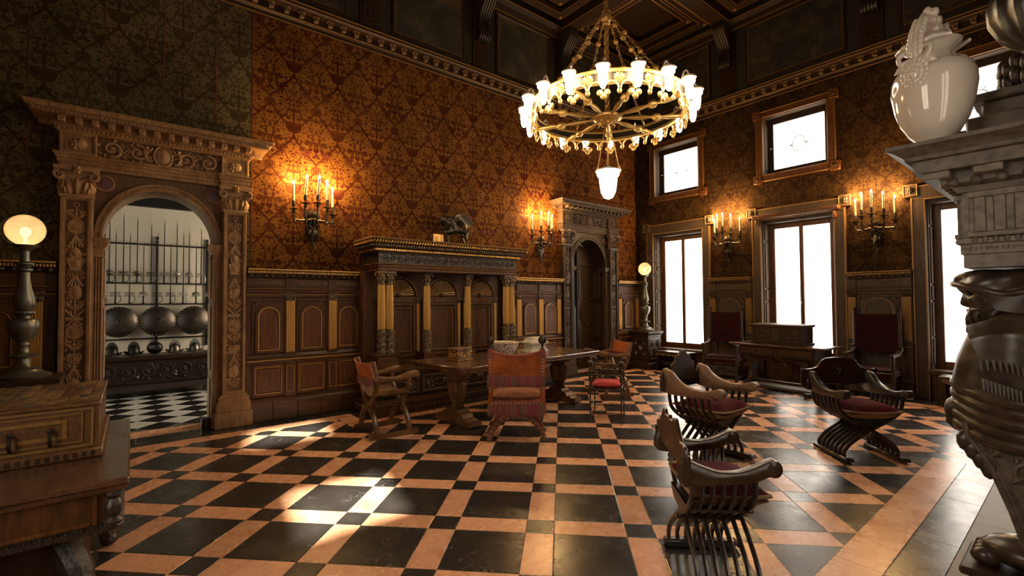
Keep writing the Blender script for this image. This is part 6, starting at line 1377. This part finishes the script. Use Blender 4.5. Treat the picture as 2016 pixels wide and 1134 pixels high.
for k in range(6):
    a = 2*PI*(k+.62)/6; A_, B_ = Vector((.07*cos(a), .07*sin(a), 1.145)), Vector((CR*cos(a), CR*sin(a), .15)); d = B_-A_; n_ = int(d.length/.038); m = MB(); balls = []
    for j in range(n_):
        p = A_+d*((j+.5)/n_)+Vector((0,0,-.05*sin(PI*j/n_)))
        link(m, p, d, j % 2)
        if j % 7 == 5: balls.append(p)
    ch = m.obj('chain', M['brass'], K); ch['kind'] = 'stuff'
    for p in balls: MB().ell(p, (.030,.030,.030), 12, 8).obj('chain_ball', M['brass'], ch)
m = MB()
for k in range(3):
    a = 2*PI*(k+.1)/3; A_, B_ = Vector((.03*cos(a), .03*sin(a), -.10)), Vector((.135*cos(a), .135*sin(a), -.60)); m.tube([A_, B_], .005, 5); m.ell(A_+(B_-A_)*.45, (.014,.014,.014), 8, 5); m.spiral(.135*cos(a), -.60, .02, 1, 0, 1, .005, .135*sin(a))
m.tube([(0,0,-.08),(0,0,-.60)], .007, 6); dl = m.obj('drop_chain', M['brass'], K); MB().lathe([(.145,-.615),(.148,-.60),(.12,-.59),(.0,-.585)], 20).obj('drop_gallery', M['glasscap'], dl); MB().lathe([(.125,-.612),(.122,-.66),(.10,-.68),(.095,-.75),(.08,-.85),(.05,-.91),(0,-.93)], 20).obj('drop_shade', M['lampglass'], dl)
# ================================================================ FIREPLACE with herm figure on the right
F = thing('fireplace', 'carved brown stone fireplace with deep cornice at the right edge', 'fireplace', (0, 0, 0), 0)
x0, x1, y0, y1 = -.35, XR-.003, 2.84, 5.42; PF = [(x1, y1), (x0, y1), (x0, y0), (x1, y0)]          # travel with the outside on the right
PF = PF[::-1]; PF = [(x1,y0),(x0,y0),(x0,y1),(x1,y1)]
def fm(prof): return MB().mould([(p[0], p[1]) for p in [(x1,y1),(x0,y1),(x0,y0),(x1,y0)]][::1], [(-o, z) for o, z in prof])
def fbox(o, z0, z1): return MB().box(x0-o, x1, y0-o, y1+o, z0, z1)
def fmould(name, prof, mat):
    m = MB(); path = [(x1,y1),(x0,y1),(x0,y0),(x1,y0)]; m.mould(path, [(o, z) for o, z in prof]); zz = [z for o, z in prof]; m.box(x0+.003, x1, y0+.003, y1-.003, min(zz)+.001, max(zz)-.001); return m.obj(name, mat, F, 30)
PRO = 1
fmould('architrave', [(0,1.73),(.0,1.73),(.0,1.785),(.008,1.79),(.008,1.83),(.02,1.835),(.02,1.855),(0,1.86)], M['stone_pale'])
d = MB()
for k in range(40): x = x0+.01+.64*k/40; d.ell((x, y0-.009, 1.812), (.004,.005,.008) if k % 5 else (.016,.004,.004), 8, 5)
for k in range(26): y = y0+2.5*(k+.5)/26; d.ell((x0-.010, y, 1.812), (.006,.010,.008), 6, 4)
d.obj('bead_row', M['stone_pale'], F)
MB().box(x0, x1, y0, y1, 1.86, 2.06).obj('frieze', M['stone_pale'], F, 0)
fs = M['stone']
def tri(xc, yc, ax):
    m = MB(); m.T = Matrix.Translation((xc, yc, 0)) @ Matrix.Rotation(0 if ax == 'x' else -PI/2, 4, 'Z')
    for k in range(3): m.prism([(-.085+.06*k,-.002),(-.078+.06*k,-.022),(-.047+.06*k,-.022),(-.040+.06*k,-.002)], 1.885, 2.03, 'xy')
    m.cbox(-.10,.10,-.03,.002,2.03,2.058,.004); m.cbox(-.10,.10,-.03,.002,1.86,1.882,.004); m.box(-.094,.094,-.010,.0,1.88,2.035)
    for k in range(6): m.ell((-.08+.032*k,-.018,1.848), (.012,.014,.014), 6, 4)
    return m.obj('triglyph', M['stone_pale'], F, 30)
tri(x0+.12, y0, 'x'); tri(x0+.56, y0, 'x'); [tri(x0, y0+.12+.46*k, 'y') for k in range(6)]
def patera(xc, yc, ax):
    m = MB(); m.T = Matrix.Translation((xc, yc, 1.96)) @ Matrix.Rotation(0 if ax == 'x' else -PI/2, 4, 'Z'); m.tube([(.078*cos(a),-.008,.078*sin(a)) for a in [2*PI*k/20 for k in range(20)]], .010, 6, True); m.rosette(0, 0, .068, 14, 0, .014); m.obj('patera', M['stone_pale'], F)
patera(x0+.34, y0, 'x'); [patera(x0, y0+.35+.46*k, 'y') for k in range(5)]
fmould('bed_moulding', [(0,2.06),(.015,2.06),(.02,2.085),(.055,2.10),(.06,2.125),(.06,2.15),(0,2.151)], fs)
d = MB()
for k in range(9): d.ell((x0-.02+.075*k, y0-.05, 2.105), (.024,.020,.022), 8, 5)
for k in range(30): d.ell((x0-.05, y0-.02+.085*k, 2.105), (.020,.024,.022), 8, 5)
d.obj('egg_row', fs, F)
fmould('corona', [(0,2.15),(.135,2.15),(.135,2.165),(.14,2.20),(.16,2.205),(.165,2.22),(.195,2.245),(.218,2.255),(.218,2.272),(0,2.275)], fs)
for k in range(5): MB().cbox(x0-.11+.16*k, x0-.02+.16*k, y0-.125, y0-.05, 2.118, 2.15, .004).obj('mutule', M['stone_pale'], F)
# overmantel set back from the shelf
MB().cbox(-.35, XR-.003, 3.00, 5.2, 2.275, 2.43, .01).cbox(-.30, XR-.003, 3.04, 5.15, 2.43, 2.50, .01).cbox(-.33, XR-.003, 3.02, 5.2, 2.50, 2.54, .008).box(.10, XR-.003, 3.42, 5.1, 2.54, 3.6).obj('overmantel', M['stone'], F)
MB().box(XR-.06, XR-.003, 3.3, 4.95, .02, 1.73).obj('fireback', M['iron'], F, 0)
# the herm: turbaned bearded figure on a tapering scroll, lion-paw foot
def herm(yc):
    hx = -.23
    SEC = [(.96,-.345,.15),(1.0,-.385,.165),(1.06,-.405,.178),(1.135,-.424,.186),(1.235,-.426,.192),(1.325,-.406,.205),(1.40,-.380,.208),(1.45,-.362,.20),(1.485,-.345,.19),(1.515,-.295,.185),(1.545,-.22,.17),(1.562,-.14,.13),(1.568,-.04,.06)]
    def torso(a, t):
        q = t*(len(SEC)-1); i = min(int(q), len(SEC)-2); w_ = q-i; z, xf, ry = [SEC[i][k]*(1-w_)+SEC[i+1][k]*w_ for k in range(3)]; xc = .02; rx = xc-xf
        c_, s_2 = cos(2*PI*a), sin(2*PI*a); e = lambda v: math.copysign(abs(v)**.85, v)
        return (min(xc-rx*e(c_), .28), yc+ry*e(s_2)+.004*sin(z*60+a*9), z)
    b = MB().grid(torso, 36, 26, True).obj('herm_figure', M['bronze_fig'], F, 70); b['label'] = 'dark carved herm of a turbaned bearded man'
    # head, bowed: (z, front of the face, nose bump, half width, back)
    HD = [(1.460,-.338,0,.022,-.29),(1.475,-.347,0,.040,-.26),(1.495,-.354,0,.054,-.24),(1.520,-.361,.002,.064,-.225),(1.535,-.364,.003,.068,-.22),(1.545,-.364,.006,.070,-.215),(1.552,-.355,.004,.072,-.21),(1.560,-.357,.022,.073,-.205),(1.568,-.358,.030,.075,-.20),(1.580,-.360,.029,.077,-.195),(1.600,-.363,.022,.079,-.19),(1.618,-.364,.016,.080,-.185),(1.632,-.376,.016,.081,-.185),(1.645,-.392,.008,.082,-.185),(1.662,-.388,.004,.082,-.185),(1.690,-.372,0,.080,-.185)]
    def head(a, t):
        q = t*(len(HD)-1); i = min(int(q), len(HD)-2); w_ = q-i; z, xf, bp, hw, xb = [HD[i][k]*(1-w_)+HD[i+1][k]*w_ for k in range(5)]
        c_, s_2 = cos(2*PI*a), sin(2*PI*a); xc = -.275; y = hw*math.copysign(abs(s_2)**.9, s_2)
        x = xc+(xf-xc)*c_ if c_ > 0 else xc-(xb-xc)*c_
        if c_ > 0:
            x -= bp*math.exp(-(y/.015)**2)
            x += .016*math.exp(-((abs(y)-.034)/.016)**2-((z-1.618)/.011)**2)                 # eye sockets
            x -= .008*math.exp(-((abs(y)-.048)/.020)**2-((z-1.588)/.016)**2)                 # cheek bones
        if z < 1.55:
            k = min(1, (1.55-z)/.03); x -= .007*k*sin(a*2*PI*11+z*90)*abs(c_); y *= 1+.07*k*sin(a*2*PI*9+z*130)
        return (x, yc+y, z)
    MB().grid(head, 56, 60, True).obj('face', M['bronze_fig'], b, 80)
    for s in (-1,1):
        MB().ell((-.358,yc+s*.033,1.617), (.010,.012,.008), 10, 6).obj('eye', M['bronze_fig'], b); MB().tube([(-.372,yc+s*.016,1.632),(-.368,yc+s*.034,1.638),(-.345,yc+s*.055,1.630)], [.006,.007,.004], 6).obj('eyebrow', M['bronze_fig'], b)
    for s in (-1,1): MB().ell((-.262,yc+s*.082,1.588), (.018,.010,.030), 10, 6).ell((-.262,yc+s*.089,1.588), (.010,.006,.018), 8, 5).obj('ear', M['bronze_fig'], b)
    m = MB(); r_ = random.Random(2)
    for k in range(46):
        a_, q = r_.uniform(-1.25,1.25), r_.random(); ww = .070-.035*q; p = Vector((-.30-.058*cos(a_), yc+ww*sin(a_), 1.54-.075*q)); m.tube(smooth_pts([p, p+Vector((-.008,.004*sin(k),-.018)), p+Vector((.0,.006*sin(k*2.3),-.036))], 3), [.009]*3+[.008]*2+[.004]*2, 7)
    m.obj('beard', M['bronze_fig'], b)
    def turban(a, t):
        th = PI*.5*t; c_, s_2 = cos(2*PI*a), sin(2*PI*a); f = 1+.085*sin(2*PI*a*6+8*t)*(1-t)*(.25+t)*2.2; r = cos(th)**.6
        return (-.235-.170*c_*f*r, yc+.122*s_2*f*r, 1.612+.05*max(0,c_)*(1-t)+.034*max(0,-c_)*(1-t)+.112*sin(th))
    MB().grid(turban, 72, 14, True).tube(smooth_pts([(-.235-.176*cos(q), yc+.127*sin(q), 1.614+.052*max(0,cos(q))+.036*max(0,-cos(q))) for q in [2*PI*k/16 for k in range(16)]], 3), .014, 10, True).obj('turban', M['bronze_fig'], b, 70)
    # head cloth falling to the shoulder, mantle with fringed edge, wound sash
    hc = lambda a, t, o=0: (-.31+.46*a+.05*t, yc-.118-.028*t-.012*sin(a*11+t*3)+o, 1.632+.02*a-(.085+.02*sin(a*7))*t)
    m = MB(); m.grid(lambda a, t: hc(a, t), 28, 6); m.grid(lambda a, t: hc(a, t, .012), 28, 6); m.obj('head_cloth', M['bronze_fig'], b, 70)
    def mantle(a, t, o=0):
        zt = 1.475+.10*min(1, a*1.9)**.8; ln = .15+.30*min(1, a*1.2)
        return (-.355+.62*a+.05*t*(1-a)+.006*sin(14*a), yc-.12-.105*sin(PI/2*min(1, t*2.6+.05))+.02*(1-a)**2-.006*sin(a*20+2*t)+o, zt-ln*t+.012*sin(a*9)*t)
    m = MB(); m.grid(lambda a, t: mantle(a, t), 30, 16); m.grid(lambda a, t: mantle(a, t, .025), 30, 16); m.obj('mantle', M['bronze_fig'], b, 70)
    m = MB()
    for k in range(34): p = Vector(mantle(k/33, 1)); m.tube([p+Vector((0,-.004,.01)), p+Vector((.004,-.006,-.035))], [.007,.004], 4)
    for k in range(10): p = Vector((-.30+.012*k, yc-.20, 1.255-.004*k)); m.tube([p, p+Vector((.003,-.004,-.05))], [.007,.004], 4)
    m.obj('fringe', M['bronze_fig'], b)
    m = MB()
    for k in range(5):
        z = 1.175-.045*k; m.tube(smooth_pts([(.20,yc-.18,z+.09-.012*k),(.02,yc-.195,z+.0),(-.20,yc-.165,z-.015),(-.33,yc-.10,z+.0),(-.40,yc,z+.03),(-.33,yc+.10,z+.01),(-.10,yc+.18,z)], 5), [.016]*3+[.036]*22+[.03]*6, 12)
    m.obj('sash', M['bronze_fig'], b, 70)
    m = MB(); m.ell((-.425,yc+.02,1.07), (.035,.05,.06), 10, 8)
    for k in range(6): m.tube([(-.43,yc-.02+.014*k,1.09),(-.438,yc-.02+.016*k,1.02),(-.41,yc-.015+.014*k,.985)], [.014,.013,.008], 6)
    m.obj('knot', M['bronze_fig'], b)
    # tapering console leg with relief on its flank
    def sec(z): return -.385+.08*min(1, max(0,(1.0-z)/.14))+.064*min(1, max(0,(.86-z)/.19))+.05*max(0,(.67-z)/.2)
    zs = [1.04-.59*k/10 for k in range(11)]; fr_ = [(sec(z), z) for z in zs]; bk_ = [(XR-.02, z) for z in zs[::-1]]
    c = MB().prism(fr_+bk_, yc-.11, yc+.11); leg = c.obj('console_leg', M['stone'], F, 30); m = MB()
    m.tube([(x_+.012, yc-.112, z_) for x_, z_ in fr_], .010, 6); m.tube([(x_+.040, yc-.112, z_) for x_, z_ in fr_], .007, 6)
    for k in range(5):
        z_ = .96-.10*k; x_ = sec(z_)+.10; m.T = Matrix.Translation((0, yc-.11, 0)); m.spiral(x_+.02, z_, .045, 1.5, k, 1 if k % 2 else -1, .011, 0); m.leaf(x_-.03, z_-.05, .7, .10, .05, 0, .02); m.leaf(x_+.07, z_+.02, -1.0, .09, .05, 0, .02); m.ell((x_+.06, -.005, z_-.03), (.015,.012,.015), 6, 4); m.ell((x_-.01, -.005, z_+.05), (.012,.010,.012), 6, 4); m.T = None
    m.obj('leg_relief', M['stone'], leg)
    m = MB(); 
    for k in range(4): m.ell((-.375+.025*k, yc-.10, .96-.035*k), (.03,.02,.05), 8, 5)
    m.obj('cloth_end', M['bronze_fig'], b)
    m = MB(); m.ell((-.19,yc,.49), (.16,.115,.07), 16, 10); m.ell((-.10,yc,.53), (.15,.11,.07), 12, 8)
    for k in range(4): m.ell((-.325,yc-.075+.05*k,.455), (.05,.028,.038), 8, 6)
    m.obj('paw_foot', M['bronze_fig'], F)
    MB().cbox(-.40, XR-.003, yc-.17, yc+.17, .385, .42, .008).cbox(-.37, XR-.003, yc-.15, yc+.15, .02, .385, .008).obj('plinth', M['wood_dark'], F, 30)
herm(3.02); herm(5.20)

# ---------------- covered vase and dark urn on the mantel
V = thing('covered_vase', 'large cream porcelain vase with lid and moulded mask on the mantel shelf', 'vase', (-.43, 2.82, 2.276), math.radians(-16)); V.scale = (.80, .80, 1.035)
MB().lathe([(0,0),(.078,0),(.080,.012),(.070,.022),(.078,.035),(.110,.06),(.148,.115),(.174,.185),(.188,.26),(.186,.305),(.170,.340),(.135,.362),(.095,.375),(.085,.385),(.080,.415),(.10,.435),(.125,.447),(.130,.455),(.118,.458),(.09,.452),(.0,.452)], 40).obj('body', M['porcelain'], V)
MB().lathe([(.082,.008),(.083,.018),(.074,.026)], 32).obj('foot_ring', M['porcelain_rim'], V)
MB().lathe([(.09,.456),(.092,.475),(.075,.495),(.06,.505),(.055,.525),(.05,.545),(.03,.565),(.022,.585),(.028,.60),(.02,.618),(0,.622)], 28).obj('lid', M['porcelain'], V)
for s in (-1,1):
    a0 = -PI/2+(0 if s < 0 else PI); R3 = Matrix.Rotation(0 if s < 0 else PI, 4, 'Z'); m = MB(); m.T = R3; r_ = random.Random(8)
    for k in range(34): a, q = 2*PI*k/17, (.055 if k < 17 else .036); m.ell((q*cos(a), -.176-.006*(k > 16), .31+q*sin(a)*1.0), (.014,.014,.014), 10, 7)
    m.ell((0,-.175,.31), (.042,.026,.042), 12, 8); m.ell((0,-.202,.302), (.010,.012,.013), 8, 5); m.ell((0,-.196,.282), (.020,.010,.006), 8, 4)
    for q in (-1,1): m.ell((q*.017,-.196,.318), (.008,.007,.005), 6, 4)
    m.obj('mask', M['porcelain'], V, 85); m = MB(); m.T = R3
    for q in (-1,1): m.tube(smooth_pts([(q*.015,-.165,.375),(q*.06,-.18,.365),(q*.075,-.175,.40),(q*.045,-.16,.415),(q*.015,-.15,.40)], 6), .012, 10)
    m.tube(smooth_pts([(0,-.16,.36),(0,-.165,.42),(0,-.15,.46),(0,-.125,.52),(0,-.08,.575),(0,-.05,.57)], 5), [.020]*8+[.018]*10+[.013]*8, 12)
    for k in range(16): t = k/15; m.ell((.024*(-1)**k, -.17+.07*t**2, .40+.15*t), (.016,.014,.019), 10, 7)
    for k in range(7): m.ell((.018*cos(k), -.135+.012*k*.3, .50+.016*sin(k*2.1)), (.018,.018,.020), 10, 7)
    for q in (-1,1): m.tube([(q*.02,-.14,.445),(q*.07,-.135,.452),(q*.13,-.09,.447)], [.013,.011,.008], 10); m.leaf(q*.03, .37, -PI/2+q*1.1, .08, .035, -.172, .015)
    m.obj('handle', M['porcelain'], V, 85)
m = MB(); r_ = random.Random(3)
for k in range(26): a = r_.uniform(0, 2*PI); h_ = r_.random(); m.ell(((.055-.04*h_)*cos(a), (.055-.04*h_)*sin(a), .50+.12*h_), (.018,.018,.020), 10, 7)
m.obj('lid_ornament', M['porcelain'], V, 85)
U = thing('dark_urn', 'dark fluted bronze urn on the overmantel at the right edge', 'urn', (-.125, 3.19, 2.541), 0)
MB().lathe([(.0,0),(.09,0),(.09,.13),(.05,.15),(.05,.18),(.06,.20),(.12,.26),(.16,.35),(.165,.43),(.14,.50),(.09,.53),(.09,.56),(.12,.58),(0,.60)], 96, flute=16, fl_d=.012).obj('body', M['bronze'], U, 60); m = MB(); r_ = random.Random(6)
for k in range(40): a = 2*PI*k/20; m.ell((.10*cos(a), .10*sin(a), .045+.06*(k > 19)+.02*(k % 2)), (.035,.022,.045), 10, 7, Matrix.Rotation(a, 3, 'Z') @ Matrix.Rotation(.35, 3, 'Y'))
m.obj('leafy_foot', M['carve_dk'], U, 70)

# ================================================================ SIDE TABLE AND INLAID BOX, left foreground
S1 = thing('carved_side_table', 'dark carved side table with rope moulding in the left foreground', 'table', (-3.53, -.40, 0), 0)
MB().cbox(-.71,.71,-.40,.40,.765,.80,.008).mould([(-.68,-.37),(.68,-.37),(.68,.37),(-.68,.37)], [(0,.735),(.012,.74),(.02,.755),(.028,.765),(0,.766)], True).obj('top', M['table'], S1, 30)
MB().box(-.66,.66,-.35,.35,.575,.765).obj('apron', M['wood'], S1, 0)
for s in (-1,1):
    m = MB(); m.T = Matrix.Translation((s*.66,0,0)) @ Matrix.Rotation(s*PI/2, 4, 'Z'); rect_frame(m, -.29, .29, .595, .75, .02, -.012, 0, .004); m.obj('apron_moulding', M['wood_red'], S1, 30)
for s in (-1,1):
    for q in (-1,1): MB().lathe([(.03,.58),(.04,.60),(.022,.62),(.04,.65),(.035,.68),(.022,.70),(.04,.72),(.035,.76)], 12, (s*.655, q*.345, 0)).obj('corner_baluster', M['carve_dk'], S1)
m = MB()
for k in range(44): t = -.35+.70*k/43; [m.tube([(s*.665,t-.010,.565),(s*.68,t+.010,.59)], .014, 6) for s in (-1,1)]
for k in range(80): t = -.66+1.32*k/79; [m.tube([(t-.010,s*.355,.565),(t+.010,s*.37,.59)], .014, 6) for s in (-1,1)]
m.obj('rope_row', M['carve_dk'], S1)
m = MB(); m.T = Matrix.Rotation(PI, 4, 'Z'); m.scrolls(-.6,.6,.60,.755,-.35,6,.014,7); m.obj('side_relief', M['carve_dk'], S1)
MB().cbox(-.50,.42,-.22,.22,.06,.575,.02).obj('pedestal_body', M['wood_dark'], S1, 30)
for s in (-1,1):
    for q in (-1,1): MB().tube(smooth_pts([(s*.40,q*.14,.50),(s*.50,q*.22,.34),(s*.56,q*.26,.18),(s*.60,q*.29,.06)], 5), [.06]*6+[.05]*5+[.04]*5, 8).ell((s*.625,q*.30,.045), (.07,.055,.045), 10, 6).ell((s*.68,q*.32,.025), (.03,.02,.025), 6, 4).ell((s*.67,q*.28,.025), (.03,.02,.025), 6, 4).obj('claw_leg', M['carve_dk'], S1)
BX = thing('inlaid_box', 'inlaid wooden box with two iron loops on the foreground side table', 'box', (-3.74, -.47, .801), 0)
MB().cbox(-.46,.46,-.36,.36,0,.05,.008).obj('base', M['inlay'], BX); MB().box(-.44,.44,-.34,.34,.05,.265).obj('body', M['inlay'], BX, 0)
MB().cbox(-.45,.45,-.35,.35,.265,.285,.006).obj('lid', M['inlay'], BX)
stp = [M['wood_chair'], M['inlay'], M['gilt_dk']]
tms = []
for q_, k_ in ((M['inlay'],0), (M['inlay_b'],1), (M['wood_chair'],2)): t_ = MB().cbox(-.0475, .0475, -.0185, .0185, .285, .288, .001); tms.append(make_mesh('lid_inlay_tile', t_.v, t_.f, q_, 0))
for j in range(16):
    for i in range(8): inst('lid_inlay_tile', tms[rnd.choice((0,0,1,1,2))], BX, (-.38+.1*i+(.05 if j % 2 else 0)-.02, -.315+.042*j, 0))
for j in range(3): MB().cbox(.395+.016*j-.006, .395+.016*j+.006, -.335, .335, .285, .2875, .001).obj('lid_border_strip', (M['wood_dark'], M['inlay_b'], M['wood_chair'])[j], BX, 0)
m = MB(); m.T = Matrix.Translation((.44,0,0)) @ Matrix.Rotation(PI/2, 4, 'Z')
rect_frame(m, -.32,.32,.06,.26,.012,-.008,0,.002); rect_frame(m, -.28,.28,.085,.235,.008,-.007,0,.002); rect_frame(m, -.22,.22,.11,.21,.02,-.006,0,.002); m.obj('inlay_band', M['gilt_dk'], BX, 0)
m = MB(); m.T = Matrix.Translation((.44,0,0)) @ Matrix.Rotation(PI/2, 4, 'Z')
for k in range(20): m.box(-.34+.68*(k+.15)/20, -.34+.68*(k+.6)/20, -.024, -.018, .012, .038)
m.obj('inlay_row', M['wood_dark'], BX, 0)
for y in (.02, .16):
    m = MB(); m.T = Matrix.Translation((.44,0,0)) @ Matrix.Rotation(PI/2, 4, 'Z'); m.tube(smooth_pts([(y,-.005,.16),(y,-.03,.15),(y,-.04,.11),(y,-.015,.085)], 4), .008, 6); m.ell((y,-.008,.16), (.014,.010,.014), 8, 5); m.obj('iron_loop', M['iron'], BX)

for F_ in (F,):                                             # root at the middle of its base
    off = Vector((-.1, 4.13, 0)); F_.location = off
    for c_ in F_.children: c_.location = Vector(c_.location)-off
